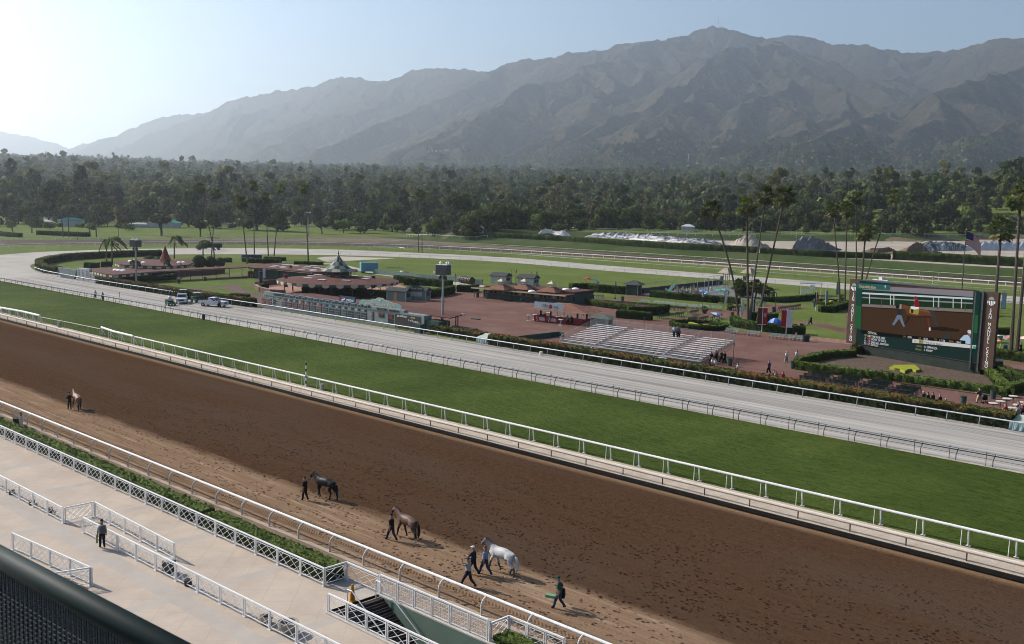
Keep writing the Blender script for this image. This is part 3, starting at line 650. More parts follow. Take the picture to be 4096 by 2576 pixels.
def tree_arrays(seed, h, r, lobes, nleaf, ls, form='round', core=True):
  """crown as arrays: leaf clumps on uneven lobes; unit metres, standing on z=0"""
  R = np.random.RandomState(seed); C = []; S = []
  for i in range(lobes):
    a = R.rand() * 2 * np.pi; q = R.rand()
    if form == 'round': z = h * (.20 + .66 * R.rand()); rr = r * .62 * np.sqrt(R.rand()) * (1.1 - abs(z / h - .55)); s = r * R.uniform(.30, .50)
    elif form == 'tall': z = h * (.20 + .74 * R.rand()); rr = r * .62 * np.sqrt(R.rand()) * (1.15 - .5 * z / h); s = r * R.uniform(.26, .46)
    elif form == 'cone': z = h * (.15 + .8 * q); rr = r * .35 * (1 - q); s = r * (1.05 - .85 * q) * R.uniform(.5, .75)
    elif form == 'umbrella': z = h * R.uniform(.66, .86); rr = r * .75 * np.sqrt(R.rand()); s = r * R.uniform(.26, .38)
    elif form == 'bush': z = h * (.15 + .5 * R.rand()); rr = r * .6 * np.sqrt(R.rand()); s = min(r * R.uniform(.35, .55), h * .5)
    C.append((rr * np.cos(a), rr * np.sin(a), z)); S.append(s)
  C = np.array(C); S = np.array(S); k = R.randint(0, lobes, nleaf)
  d = R.randn(nleaf, 3); d /= np.linalg.norm(d, axis=1)[:, None]; d[:, 2] = np.where(d[:, 2] < -.5, -d[:, 2] * .6, d[:, 2])
  rad = S[k] * (1.02 - .38 * R.rand(nleaf) ** 1.6)
  P = C[k] + d * rad[:, None] * np.array([1, 1, .85 if form != 'cone' else .7])
  n = d + .42 * R.randn(nleaf, 3); n /= np.linalg.norm(n, axis=1)[:, None]
  u = np.cross(n, R.randn(nleaf, 3)); u /= np.linalg.norm(u, axis=1)[:, None]; w = np.cross(n, u)
  s = ls * R.uniform(.55, 1.35, nleaf); u *= s[:, None]; w *= (s * R.uniform(.5, 1.0, nleaf))[:, None]
  V = np.stack([P - u - w * .6, P + u * .8 - w, P + u + w * .7, P - u * .7 + w], 1).reshape(-1, 3); F = np.arange(nleaf * 4).reshape(-1, 4)
  if core:
    cv = []; cf = []
    ring_ = [(np.cos(q), np.sin(q)) for q in np.arange(6) * np.pi / 3]
    for c, sz in zip(C, S):
      b = len(V) + len(cv) ; q = sz * .70
      vs = [c + q * np.array((0, 0, -.8))] + [c + q * np.array((x * .9, y * .9, -.25)) for x, y in ring_] + [c + q * np.array((x * .75, y * .75, .45)) for x, y in ring_] + [c + q * np.array((0, 0, .85))]
      cv += vs
      for j in range(6):
        j2 = (j + 1) % 6
        cf += [(b, b + 1 + j2, b + 1 + j, b), (b + 1 + j, b + 1 + j2, b + 7 + j2, b + 7 + j), (b + 13, b + 7 + j, b + 7 + j2, b + 13)]
    cf = np.array(cf)
    V = np.concatenate([V, np.array(cv)])
    quads = cf[cf[:, 0] != cf[:, 3]]; tri = cf[cf[:, 0] == cf[:, 3]]
    # the cap triangles become thin quads so that the whole crown keeps four corners per face
    extra = []; tv = []
    for t in tri:
      m_ = (V[t[1]] + V[t[2]]) / 2; tv.append(m_); extra.append((t[0], t[1], len(V) + len(tv) - 1, t[2]))
    V = np.concatenate([V, np.array(tv)]); F = np.concatenate([F, quads, np.array(extra)])
  return V, F, C, S
def trunk_mb(seed, h, r, C, thick, lean=0.0):
  rd = random.Random(seed); mb = MB(); top = h * .42
  pts = [(0, 0, -1.5), (lean * .15, 0, top * .45), (lean * .5 + rd.uniform(-.2, .2), rd.uniform(-.2, .2), top)]
  mb.tube(pts, [thick * 1.35, thick, thick * .8], 7)
  for c in list(C)[:6]:
    m_ = Vector(pts[-1]).lerp(Vector(c), .5) + Vector((0, 0, .06 * h)); mb.tube([pts[1] if rd.random() < .3 else pts[-1], m_, tuple(c)], [thick * .55, thick * .4, thick * .15], 5)
  return mb
TREE_KINDS = dict(  # h, r, lobes, leaves, leaf size, form, leaf material, trunk
  oak=(11, 7.5, 15, 1500, .62, 'round', leaf_oak, .42), oak_low=(8, 7.0, 14, 1300, .6, 'round', leaf_oak, .4), pepper=(10, 6.2, 14, 1400, .55, 'round', leaf_bright, .36),
  euc=(23, 6.2, 19, 1700, .62, 'tall', leaf_euc, .42), euc_slim=(26, 4.6, 17, 1400, .6, 'tall', leaf_euc, .36), broad=(18, 8.0, 20, 1800, .7, 'round', leaf_oak, .45),
  conifer=(20, 4.4, 14, 1100, .6, 'cone', leaf_con, .34), olive=(7, 4.6, 13, 1100, .42, 'umbrella', leaf_euc, .34), bush=(4.5, 4.0, 10, 800, .42, 'bush', leaf_bright, .2),
  darkbush=(5, 5.0, 10, 900, .45, 'bush', leaf_oak, .2), redbrown=(12, 6.0, 14, 1200, .55, 'round', leaf_mat('russet_leaves', (.055, .05, .028), (.105, .085, .045)), .36),
  cloud=(6, 5.0, 16, 1300, .34, 'umbrella', leaf_bright, .26))
PROTO = {}
def tree(kind, loc, label, group, sc=1.0, rz=None, var=None, szv=1.0):
  rd = random.Random(int(loc[0] * 7 + loc[1] * 13)); var = rd.randint(0, 2) if var is None else var
  key = (kind, var); h, r, lo, nl, ls, form, lm, th = TREE_KINDS[kind]
  if key not in PROTO:
    V, F, C, S = tree_arrays(hash_(kind) + var * 31, h, r, lo, nl, ls, form)
    PROTO[key] = (np_mesh(kind + '_crown', V, F, [lm], False), trunk_mb(var + 5, h, r, C, th).build('trunk', bark).data)
    o_ = [o for o in bpy.data.objects if o.data == PROTO[key][1]][0]; bpy.data.objects.remove(o_)
  t = thing({'conifer': 'conifer', 'bush': 'shrub', 'darkbush': 'shrub', 'euc': 'eucalyptus_tree', 'euc_slim': 'eucalyptus_tree', 'oak': 'oak_tree', 'oak_low': 'oak_tree', 'pepper': 'pepper_tree', 'broad': 'broadleaf_tree', 'olive': 'olive_tree', 'redbrown': 'broadleaf_tree', 'cloud': 'clipped_tree'}[kind], label, 'shrub' if 'bush' in kind else 'tree', loc, rd.uniform(0, 6.28) if rz is None else rz, group)
  t.scale = (sc, sc, sc * szv)
  for nm, me in (('crown', PROTO[key][0]), ('trunk', PROTO[key][1])):
    o = bpy.data.objects.new(nm, me); COL.objects.link(o); o.parent = t
  return t
def hash_(s): return sum(ord(c) * (i + 3) for i, c in enumerate(s)) % 9973
def tree_at(r, zx, zbase, ztop, kind, label, group, **k):
  p = g(r, zx, zbase, land=True); h = hgt(p, r, ztop)
  return tree(kind, (p.x, p.y, p.z - .1), label, group, sc=max(h / TREE_KINDS[kind][0], .3), **k)
tree_at('T1', 1415, 840, 650, 'olive', 'large round-headed tree with forked trunk standing alone on the left meadow', None)
tree_at('T1', 1755, 850, 705, 'olive', 'smaller round-headed tree with crooked trunk on the left meadow', None)
tree_at('T2', 630, 825, 715, 'olive', 'small leaning tree with thick trunk beside the pale path', None)
for i, (x, b, t, k, l) in enumerate([(60, 790, 505, 'oak', 'dark spreading oak behind the tall palms of the meadow'), (240, 800, 600, 'oak', 'broad dark oak throwing shade on the meadow'), (760, 790, 640, 'oak_low', 'low olive-green tree left of the grey round tree'),
    (820, 815, 700, 'cloud', 'grey-green domed tree beside the dark park trees'), (1000, 815, 650, 'oak', 'dark spreading tree in the middle of the park clump'), (1060, 700, 540, 'pepper', 'tall bright willow-like tree behind the park clump'), (1270, 720, 545, 'pepper', 'second tall bright willow-like tree behind the park clump'),
    (1170, 800, 730, 'cloud', 'cloud-pruned pine on the left of the pruned pair'), (1280, 815, 740, 'cloud', 'cloud-pruned pine on the right of the pruned pair'), (1250, 740, 690, 'cloud', 'flat-topped pruned pine behind the pruned pair'), (1460, 815, 740, 'bush', 'rounded light shrub at the right of the pruned pines'), (1600, 830, 690, 'pepper', 'bushy green tree near the two thin palms'),
    (1600, 780, 610, 'oak', 'very dark round oak right of the thin palms'), (1800, 830, 735, 'redbrown', 'olive-yellow tree in front of the dark end tree'), (1930, 850, 665, 'oak', 'dark full tree at the end of the white park fence'), (2015, 720, 575, 'pepper', 'bright rounded tree standing before the deep shade'), (1450, 650, 570, 'pepper', 'light green tree behind the thin palms'), (1740, 660, 580, 'pepper', 'light green tree left of the bright rounded one'),
    (420, 690, 575, 'oak', 'dark tree between the two light towers'), (600, 650, 570, 'pepper', 'light topped tree behind the light towers'), (800, 640, 565, 'pepper', 'leafy round tree left of the pale light tower')]):
  tree_at('T2', x, b, t, k, l, 'trees of the park clump in the middle')
# belt: rows of trees behind the course, from the left edge to the right
belt = random.Random(11); NB = 0
def belt_row(x0, x1, dx, ybase, size, kinds, lab, grp, jit=.35, hmax=1e9):
  global NB
  x = x0
  while x < x1:
    px = x + belt.uniform(-jit, jit) * dx; d = _ray(px * 4096 / 2407, 800); hd = math.hypot(d.x, d.y)
    dist = ybase(px) * belt.uniform(.97, 1.04) if callable(ybase) else ybase
    X, Y = d.x / hd * dist, d.y / hd * dist; k = belt.choice(kinds); s = size * belt.uniform(.62, 1.3)
    tree(k, (X, Y, float(terr(X, Y)) - .2), lab[k], grp, sc=s, szv=belt.uniform(.8, 1.3)); NB += 1; x += dx
lab_l = dict(oak='dark round oak in the hazy tree belt at far left', euc='tall loose eucalyptus in the hazy tree belt at far left', euc_slim='slim tall eucalyptus in the hazy tree belt at far left', broad='large broad tree in the hazy tree belt at far left', bush='clipped-looking round shrub along the far left meadow edge', darkbush='dark low shrub along the far left meadow edge', pepper='light green tree in the hazy belt at far left', redbrown='brownish tree in the hazy tree belt at far left', conifer='dark conifer in the hazy tree belt at far left')
lab_m = dict(oak='dark round oak in the tree belt behind the park clump', euc='tall brownish eucalyptus behind the park clump', euc_slim='slim tall eucalyptus behind the park clump', broad='large broad tree behind the park clump', darkbush='dark low shrub behind the park clump', pepper='light green tree in the belt behind the park clump', redbrown='russet tree in the belt behind the park clump', conifer='dark pointed conifer behind the park clump', bush='light round shrub behind the park clump')
lab_r = dict(oak='dark oak in the shaded belt beyond the upper lawn', euc='tall eucalyptus in the belt beyond the upper lawn', euc_slim='slim eucalyptus in the belt beyond the upper lawn', broad='large dark tree in the belt beyond the upper lawn', darkbush='dark low shrub in the belt beyond the upper lawn', pepper='brighter green tree in the belt beyond the upper lawn', redbrown='russet tree in the belt beyond the upper lawn', conifer='pointed conifer in the belt beyond the upper lawn', oak_low='low spreading oak on the dry knoll at far right', bush='light shrub in the belt beyond the upper lawn')
def fline(pts):
  return lambda x: float(np.interp(x, [p[0] for p in pts], [p[1] for p in pts]))
def _fd(x, y):
  p = g('D', x, y, land=True); return math.hypot(p.x, p.y)
front = fline([(x, min(_fd(x, y), 760)) for x, y in ((-60, 528), (0, 528), (300, 533), (480, 536), (700, 531), (950, 545), (1130, 552), (1500, 541), (2000, 547), (2200, 549), (2460, 553))])
belt_row(-40, 330, 38, lambda x: front(x) * .93, .9, ['bush', 'darkbush', 'bush'], lab_l, 'shrubs along the left meadow')
belt_row(-40, 500, 30, lambda x: front(x) * 1.03, 1.0, ['oak', 'broad', 'oak', 'redbrown'], lab_l, 'trees of the left belt')
belt_row(-40, 520, 27, lambda x: front(x) * 1.14, 1.05, ['euc', 'broad', 'oak', 'euc'], lab_l, 'trees of the left belt')
belt_row(-40, 560, 31, lambda x: front(x) * 1.3, 1.1, ['euc', 'euc_slim', 'broad', 'conifer'], lab_l, 'trees of the left belt')
belt_row(500, 1130, 27, lambda x: front(x) * 1.0, .95, ['oak', 'darkbush', 'oak', 'redbrown'], lab_m, 'trees of the middle belt')
belt_row(500, 1130, 25, lambda x: front(x) * 1.12, 1.0, ['oak', 'broad', 'euc', 'pepper', 'redbrown'], lab_m, 'trees of the middle belt')
belt_row(500, 1150, 25, lambda x: front(x) * 1.26, 1.05, ['euc', 'euc_slim', 'broad', 'redbrown'], lab_m, 'trees of the middle belt')
belt_row(1130, 2440, 24, lambda x: front(x) * 1.0, .88, ['oak', 'darkbush', 'oak', 'pepper', 'oak'], lab_r, 'trees of the right belt')
belt_row(1130, 2440, 25, lambda x: front(x) * 1.07, .95, ['oak', 'pepper', 'oak_low', 'redbrown', 'oak'], lab_r, 'trees of the right belt')
belt_row(1130, 2440, 27, lambda x: front(x) * 1.17, .95, ['oak', 'broad', 'pepper', 'redbrown', 'oak_low'], lab_r, 'trees of the right belt')
def valley():
  R = np.random.RandomState(5); Vs = []; Fs = []; Ts = []; off = 0
  protos = []
  for i, (f, h, r, lo) in enumerate([('round', 11, 6.5, 7), ('round', 9, 6, 6), ('tall', 19, 5, 8), ('round', 14, 7.5, 8), ('cone', 17, 4, 6), ('round', 10, 6, 6), ('tall', 24, 4, 8)]):
    protos.append([tree_arrays(200 + i, h, r, lo, nl, ls, f, True)[:2] for nl, ls in ((150, 1.15), (52, 1.7), (20, 2.4))])
  tints = np.array([(.040, .052, .020), (.060, .078, .026), (.075, .072, .038), (.036, .046, .022), (.030, .042, .022), (.082, .098, .036), (.068, .068, .036)])
  r0 = 700.0
  for r_in, r_out, sp, lod in ((700, 1150, 16.0, 0), (1150, 1900, 18.0, 1), (1900, 4700, 22.0, 2)):
    r_ = r_in
    while r_ < r_out:
      n = int(r_ * 1.02 / sp); az = AX - .50 + 1.02 * (np.arange(n) + R.rand(n) * .9) / n
      rr = r_ + R.uniform(-.5, .5, n) * sp
      gz = terr(rr * np.sin(az), rr * np.cos(az)); mz = np.maximum(gz, mountain_z(rr * np.sin(az), rr * np.cos(az)) - 5) if r_ > 2850 else gz
      for a, q, tz, bz in zip(az, rr, mz, gz):
        if tz - bz > 130 * R.rand() + 20: continue
        X, Y = q * math.sin(a), q * math.cos(a)
        col = (a - AX) / .408 * 1203 + 1203
        if q < front(min(max(col, -60), 2460)) * 1.22: continue
        dens = gnoise(np.array([X / 170]), np.array([Y / 170]))[0]
        if R.rand() < .10 + .25 * (dens < -.35): continue
        k = R.randint(0, 7) if R.rand() > .25 else 0
        if q > 2600 and k in (2, 6): k = 0
        V, F = protos[k][lod]; s = R.uniform(.7, 1.5) * (1.1 if q < 1900 else 1.3) * (1.35 if R.rand() < .12 else 1); c, d = math.cos(a * 97 + q), math.sin(a * 97 + q)
        P = np.empty_like(V); P[:, 0] = (V[:, 0] * c - V[:, 1] * d) * s + X; P[:, 1] = (V[:, 0] * d + V[:, 1] * c) * s + Y; P[:, 2] = V[:, 2] * s + tz - .3
        Vs.append(P); Fs.append(F + off); off += len(V); Ts.append(np.tile(np.append(tints[k] * R.uniform(.8, 2.5), 1.0), (len(V), 1)))
      r_ += sp * .95
  me = np_mesh('valley_woodland', np.concatenate(Vs), np.concatenate(Fs), [leaf_far], False, colors=np.concatenate(Ts))
  o = np_obj('valley_woodland', me); o['kind'] = 'stuff'; o['label'] = 'hazy woodland filling the valley below the mountains'
  return len(Vs)
NV = valley(); print('belt', NB, 'valley', NV)
def rail(name, label, pts, h, mat_r, mat_p, rad, post, spacing, group=None, cat='rail', maxpost=100, phase=0.0, extra=None, oval=1.0, near=None):
  """pts: ground polyline; post(d) -> MB standing at the origin, facing d (unit, along); near: keep posts nearest the camera"""
  p0 = pts[0]; t = thing(name, label, cat, (p0.x, p0.y, 0), 0, group)
  mb = MB(); path = [Vector((p.x - p0.x, p.y - p0.y, h + (float(terr(p.x, p.y)) if near == 'land' else 0))) for p in pts]
  mb.tube(path, rad, 8); mb.build('top_rail', mat_r, t)
  L = sum((b - a).length for a, b in zip(pts, pts[1:])); n = max(int(L / spacing), 1); smp = resample(pts, n * 4 + 1)
  spots = [(smp[i * 4], (smp[min(i * 4 + 1, n * 4)] - smp[max(i * 4 - 1, 0)]).normalized()) for i in range(n + 1)]
  if len(spots) > maxpost:
    keep = sorted(range(len(spots)), key=lambda i: spots[i][0].length)[:maxpost - 1]; ks = set(keep)
    rest = MB()
    for i, (p, d) in enumerate(spots):
      if i in ks: continue
      a = math.atan2(d.y, d.x); m_ = post(); M_ = Matrix.Rotation(a, 3, 'Z'); off = Vector((p.x - p0.x, p.y - p0.y, (float(terr(p.x, p.y)) if near == 'land' else 0)))
      rest.add([M_ @ Vector(v) + off for v in m_.v], m_.f)
    spots = [spots[i] for i in sorted(ks)]
    rest.build('distant_posts', mat_p, t)['kind'] = 'stuff'
  first = None
  for p, d in spots:
    loc = (p.x - p0.x, p.y - p0.y, (float(terr(p.x, p.y)) if near == 'land' else 0))
    if first is None: o = post().build('post', mat_p, t); first = o
    else:
      o = first.copy(); COL.objects.link(o); o.parent = t
    o.location = loc; o.rotation_euler = (0, 0, math.atan2(d.y, d.x))
  return t
V2 = lambda x, y: Vector((x, y, 0))
def goose(h, over, r, side=1, n=7):
  """post that rises and bends over towards +Y*side to carry the rail"""
  def f():
    mb = MB(); pts = [(0, -over * side, -.1), (0, -over * side, h * .52)]
    for i in range(1, 6):
      a = math.pi / 2 * i / 5; pts.append((0, side * (-over + over * (1 - math.cos(a))), h * .52 + (h * .46) * math.sin(a)))
    mb.tube(pts, r, n); return mb
  return f
def plain(h, r, n=6, lean=0.0, foot=None):
  def f():
    mb = MB(); mb.tube([(0, lean, -.05), (0, 0, h)], r, n)
    if foot: mb.box((0, lean, foot / 2 - .3), (.45, .45, foot + .2))
    return mb
  return f
# outer rail of the dirt: posts measured one by one are about 3.3 m apart
rail('outer_rail', 'white tubular outer rail on curved posts along the dry edge of the brown dirt', [V2(20, 37.4), V2(-180, 37.4)], 1.1, white, offwhite, .085, goose(1.1, .42, .065, -1), 3.32)
def tpost():
  mb = MB(); mb.tube([(0, 0, -.1), (0, 0, .86)], .045, 6); mb.box((0, 0, .87), (.2, .2, .05)); return mb
r_ = rail('inner_dirt_rail', 'low beige box-section rail on thin dark posts at the inner edge of the brown dirt', [V2(40, 65.3), V2(-285, 64.5)] + crv([(-290, 64.6), (-345, 80), (-392, 118)], 5), .88, rail_beige, M('rusty_post_paint', (.10, .06, .045), (.06, .04, .035), 3, .8), .14, tpost, 3.85)
def wpost(sd=0):
  def f():
    mb = MB(); mb.tube([(0, -.16, 0), (0, 0, 1.16)], .055, 6); mb.tube([(.42, .05, 0), (.42, 0, 1.16)], .028, 5); mb.box((0, -.16, .02), (.3, .2, .04)); return mb
  return f
grp_t = 'white plastic rails along the turf'
rail('turf_rail', 'long smooth white turf rail on paired posts beside the pale gravel apron', [V2(40, 68.9), V2(-140, 68.6)], 1.2, white, white, .095, wpost(), 3.0, grp_t)
def apost():
  mb = MB(); mb.tube([(-.05, 0, 1.1), (-.25, -.45, 0)], .06, 6); mb.tube([(0, 0, 1.1), (.12, -.15, 0)], .06, 6); mb.tube([(.6, .1, 0), (.6, 0, 1.05)], .03, 5); return mb
rail('turf_rail', 'short curved white turf rail section just right of the grey gap pole', [V2(-139.6, 68.5), V2(-146, 68.6), V2(-151.5, 69.3)], 1.25, white, white, .16, apost, 3.0, grp_t)
rail('turf_rail', 'short thick white turf rail section on splayed posts left of the gap', [V2(-171, 67.9), V2(-178, 67.9), V2(-186, 67.2)], 1.25, white, white, .18, apost, 3.0, grp_t)
rail('turf_rail', 'far white turf rail that leaves the picture at the left edge', [V2(-185, 67.0), V2(-240, 67), V2(-285, 68.7)] + crv([(-290, 69), (-350, 86), (-388, 118)], 5), 1.1, white, white, .08, wpost(), 3.4, grp_t)
rail('gap_pole', 'thin off-white pole that closes the gap in the white turf rail', [V2(-151.3, 69.0), V2(-161, 68.6), V2(-170.6, 67.9)], 1.05, offwhite, greymetal, .05, plain(1.05, .03), 3.4, cat='rail')
# rail between turf and training track: dark, with Y posts
def ypost():
  mb = MB(); mb.tube([(0, 0, -.05), (0, 0, .55), (-.06, -.25, 1.0), (-.06, -.30, 1.12)], .04, 6); mb.tube([(.55, .1, 0), (.55, .1, 1.05), (.55, .05, 1.3)], .03, 5); return mb
def dbl(h, r): 
  return None
train = rail('training_rail', 'dark double rail with bent posts between the green turf and the grey track', [V2(40, 92.9), V2(-200, 91.2), V2(-262, 90.4)] + crv([(-264, 90.4), (-300, 93), (-345, 108)], 4), 1.18, greymetal, darkmetal, .065, ypost, 3.15)
mb = MB(); mb.tube([(0, .15, .96), (-240, -1.55, .96), (-302, -2.35, .96)], .05, 6); mb.tube([(0, .45, .55), (-240, -1.25, .55)], .02, 4); mb.build('lower_rail', darkmetal, train)
# rail in front of the hedge
def lpost():
  mb = MB(); mb.tube([(0, .18, -.05), (0, .10, .5), (0, 0, 1.0)], .05, 6); return mb
rail('hedge_rail', 'pale rail along the far edge of the grey track before hedge and tote board', [V2(40, 109.8), V2(-165, 109.0), V2(-200, 107.6), V2(-240, 106.6), V2(-268, 108), V2(-281, 110.5), V2(-287, 115)], 1.02, lightmetal, greymetal, .07, lpost, 3.3)
# far side of the course
rail('backstretch_rail', 'heavy white rail with cream footing on the far side of the course', crv([(-386, 122), (-397, 160), (-399, 205), (-394, 238), (-376, 272), (-346, 300), (-303, 316), (-250, 324), (-200, 328), (-100, 331.5), (60, 333)], 5), 1.15, white, white, .16, plain(1.1, .07), 5.0)
zone('cream_footing', [*crv([(-300, 319), (-250, 327), (-200, 331), (-100, 334), (60, 336)], 4), *reversed(crv([(-300, 315.5), (-250, 322.5), (-200, 326), (-100, 329), (60, 331)], 4))], sandlot, .02)
rail('far_outer_rail', 'thin white rail along the foot of the grassy berm', crv([(-436, 262), (-408, 305), (-372, 330), (-340, 346.5), (-270, 355.6), (-207, 358), (-100, 360.5), (60, 362)], 5), 1.1, offwhite, greymetal, .075, plain(1.08, .05), 6.5)
rail('far_turf_rail', 'dark rail on slanting posts at the near edge of the far turf', crv([(-330, 287), (-278, 294.5), (-224, 295.4), (-168, 297.5), (-88, 298.4), (60, 299)], 5), 1.05, greymetal, darkmetal, .08, plain(1.0, .035, 5, .5), 4.2)
rail('mesh_rail', 'low grey wire rail along the inside of the far grey track', crv([(-316, 238), (-289, 252), (-256, 265.5), (-206, 265), (-165, 268.4), (-127, 269.2), (60, 269.5)], 5), 1.05, greymetal, greymetal, .04, plain(1.05, .04, 5, .15), 4.0)
rail('white_curve_rail', 'white rail end that curves on the near edge of the far grey track', [g('R2', x, y) for x, y in ((1020, 320), (1220, 318), (1400, 322), (1455, 332))], .9, white, white, .1, plain(.9, .05), 5.0)
rail('upper_lawn_rail', 'thin grey rail along the upper lawn before the dark trees', [g('R3', x, y, land=True) for x, y in ((0, 118), (330, 128), (700, 138), (1300, 158), (1900, 170), (2400, 182))] + [g('R4', x, y, land=True) for x, y in ((300, 186), (1000, 196), (1700, 204), (2400, 212))], 1.25, lightmetal, lightmetal, .075, plain(1.2, .05), 6.0, near='land')
rail('starting_rail', 'bright white rail section in front of the upper lawn', [g('R3', x, y, land=True) for x, y in ((1420, 192), (1800, 203), (2400, 213))], 1.3, white, white, .1, plain(1.2, .07), 5.0, near='land')
rail('meadow_rail', 'pale rail across the back of the left meadow', [V2(-640, 380), V2(-590, 430), V2(-500, 478), V2(-445, 505)], 1.2, offwhite, offwhite, .07, plain(1.2, .05), 6.0, near='land')
rail('left_turn_rail', 'pale rail round the far brown turn at the left edge', crv([(-452, 150), (-449, 200), (-442, 240), (-437, 258)], 5), 1.1, white, white, .08, plain(1.1, .05), 6.0)
# white timber fence of the park clump
t = rail('park_fence', 'white cross-braced timber fence under the park trees', [g('T2', x, y, land=True) for x, y in ((1370, 845), (1640, 858), (1960, 872), (2080, 855))], 1.3, white, white, .08, plain(1.3, .09), 5.5, cat='fence', near='land')
t = rail('timber_fence', 'grey timber fence along the dark shrubs of the left meadow', [V2(-470, 240), V2(-455, 275), V2(-443, 300)], 1.0, offwhite, greymetal, .06, plain(1.0, .05), 5.0, cat='fence')
def xpanel(t, a, b, h, pw=.05, first=None, mesh=False, mat=white):
  """one panel: top and bottom rail, doubled posts and crossing bars, from a to b in the frame of t"""
  a, b = Vector(a), Vector(b); d = b - a; U = Vector((0, 0, 1)); mb = MB()
  mb.bar(a + U * .16, b + U * .16, .04, .04); mb.bar(a + U * (h * .86), b + U * (h * .86), .035, .035)
  n = max(1, round(d.length / 1.15)); hh0, hh1 = .18, h * .85
  for i in range(n):
    p, q = a + d * (i / n), a + d * ((i + 1) / n); m_ = (p + q) / 2
    for u, v in ((p + U * hh0, q + U * hh1), (p + U * hh1, q + U * hh0), (p + U * (hh0 + hh1) * .5, m_ + U * hh1), (m_ + U * hh0, q + U * (hh0 + hh1) * .5)): mb.bar(u, v, .026, .026)
  mb.build('lattice_panel', mat, t)
  if mesh:
    w = MB(); k = int(d.length / .17)
    for i in range(k + 1): w.bar(a + d * (i / k) + U * .1, a + d * (i / k) + U * h * .9, .012)
    for j in range(5): w.bar(a + U * (.2 + j * .18), b + U * (.2 + j * .18), .012)
    w.build('wire_mesh', mat, t)
def lattice(label, pts, h=1.05, step=2.35, group='white lattice fences of the terrace', mesh=False, name='lattice_fence'):
  p0 = Vector((*pts[0], 0)); t = thing(name, label, 'fence', p0, 0, group); first = None
  top = MB()
  for a, b in zip(pts, pts[1:]):
    A_, B_ = Vector((*a, 0)) - p0, Vector((*b, 0)) - p0; d = B_ - A_; n = max(1, round(d.length / step)); dn = d.normalized()
    top.bar(A_ + Vector((0, 0, h)), B_ + Vector((0, 0, h)), .085, .075)
    for i in range(n): xpanel(t, A_ + d * (i / n) + dn * .1, A_ + d * ((i + 1) / n) - dn * .1, h, mesh=mesh)
    for i in range(n + 1):
      if first is None:
        pm = MB(); pm.box((-.07, 0, h / 2), (.05, .06, h)); pm.box((.07, 0, h / 2), (.05, .06, h)); pm.box((0, 0, .02), (.26, .12, .04)); first = pm.build('post', white, t); o = first
      else:
        o = first.copy(); COL.objects.link(o); o.parent = t
      o.location = A_ + d * (i / n); o.rotation_euler = (0, 0, math.atan2(d.y, d.x))
  top.build('top_rail', white, t); return t
lattice('long white lattice fence beside the clipped green hedge', [(-135, 33.55), (-45.85, 33.55), (-45.85, 35.1), (-42.95, 35.1)])
lattice('white lattice fence beside the open stairwell on the track side', [(-42.75, 35.1), (-34.3, 35.1)], 1.15, 1.45, mesh=True)
lattice('white lattice fence on the terrace side of the stairwell', [(-42.7, 31.5), (-33.0, 31.5)], 1.05, 1.55)
lattice('white lattice fence that turns back at the end of the stairwell', [(-34.2, 35.15), (-34.2, 36.5), (-30.5, 36.5)], 1.0, 1.3)
lattice('white lattice fence ending at the small gate left of the man', [(-100, 27.35), (-66.6, 27.55)])
lattice('white lattice gate panel left of the standing man', [(-66.45, 27.6), (-66.5, 29.55)], name='lattice_gate')
lattice('middle white lattice fence running behind the standing man', [(-66.4, 29.65), (-55.3, 29.45)])
lattice('long white lattice fence in front of the waste bins', [(-63.7, 27.65), (-36, 28.15)])
t_ = lattice('short white lattice fence above the green balcony rail', [(-63.5, 23.2), (-54.7, 24.1), (-55.2, 22.3)])
tag(MB().prism([(-57, 22.1), (-54.3, 22.1), (-54.3, 23.8), (-57, 23.6)], -.3, .02).build('stair_landing', M('brown_step_edge', (.12, .085, .065)), None), 'brown stair landing below the short lattice fence', 'landing')
t = thing('stairwell', 'open stairwell with dark steps and sage green retaining wall', 'stairs', (-42.6, 33.3, 0))
mb = MB(); mb.box((4.4, 1.72, -1.9), (8.9, .18, 3.8)); mb.box((4.4, -1.78, -1.9), (8.9, .18, 3.8)); mb.build('side_wall', green_wall, t)
mb = MB(); mb.box((4.4, 1.78, .03), (8.9, .32, .08)); mb.box((4.4, -1.84, .03), (8.9, .3, .08)); mb.build('coping', M('pale_coping', (.52, .47, .41)), t)
mb = MB(); nb = MB()
for i in range(11):
  mb.box((.18 + i * .33, 0, -.13 - i * .19), (.34, 3.28, .18)); nb.box((.03 + i * .33, 0, -.03 - i * .19), (.05, 3.28, .03))
mb.box((6.0, 0, -2.35), (6.0, 3.28, .2)); mb.build('steps', M('dark_step_treads', (.05, .035, .03), (.035, .025, .022), 2, .9), t); nb.build('nosing', M('pale_nosing', (.45, .40, .34)), t)
mb = MB()
for y in (-.6, 1.35): mb.tube([(.0, y, 0), (.0, y, 1.0), (.35, y, 1.0), (4.6, y, -1.5)], .035, 6)
mb.build('handrail', lightmetal, t)
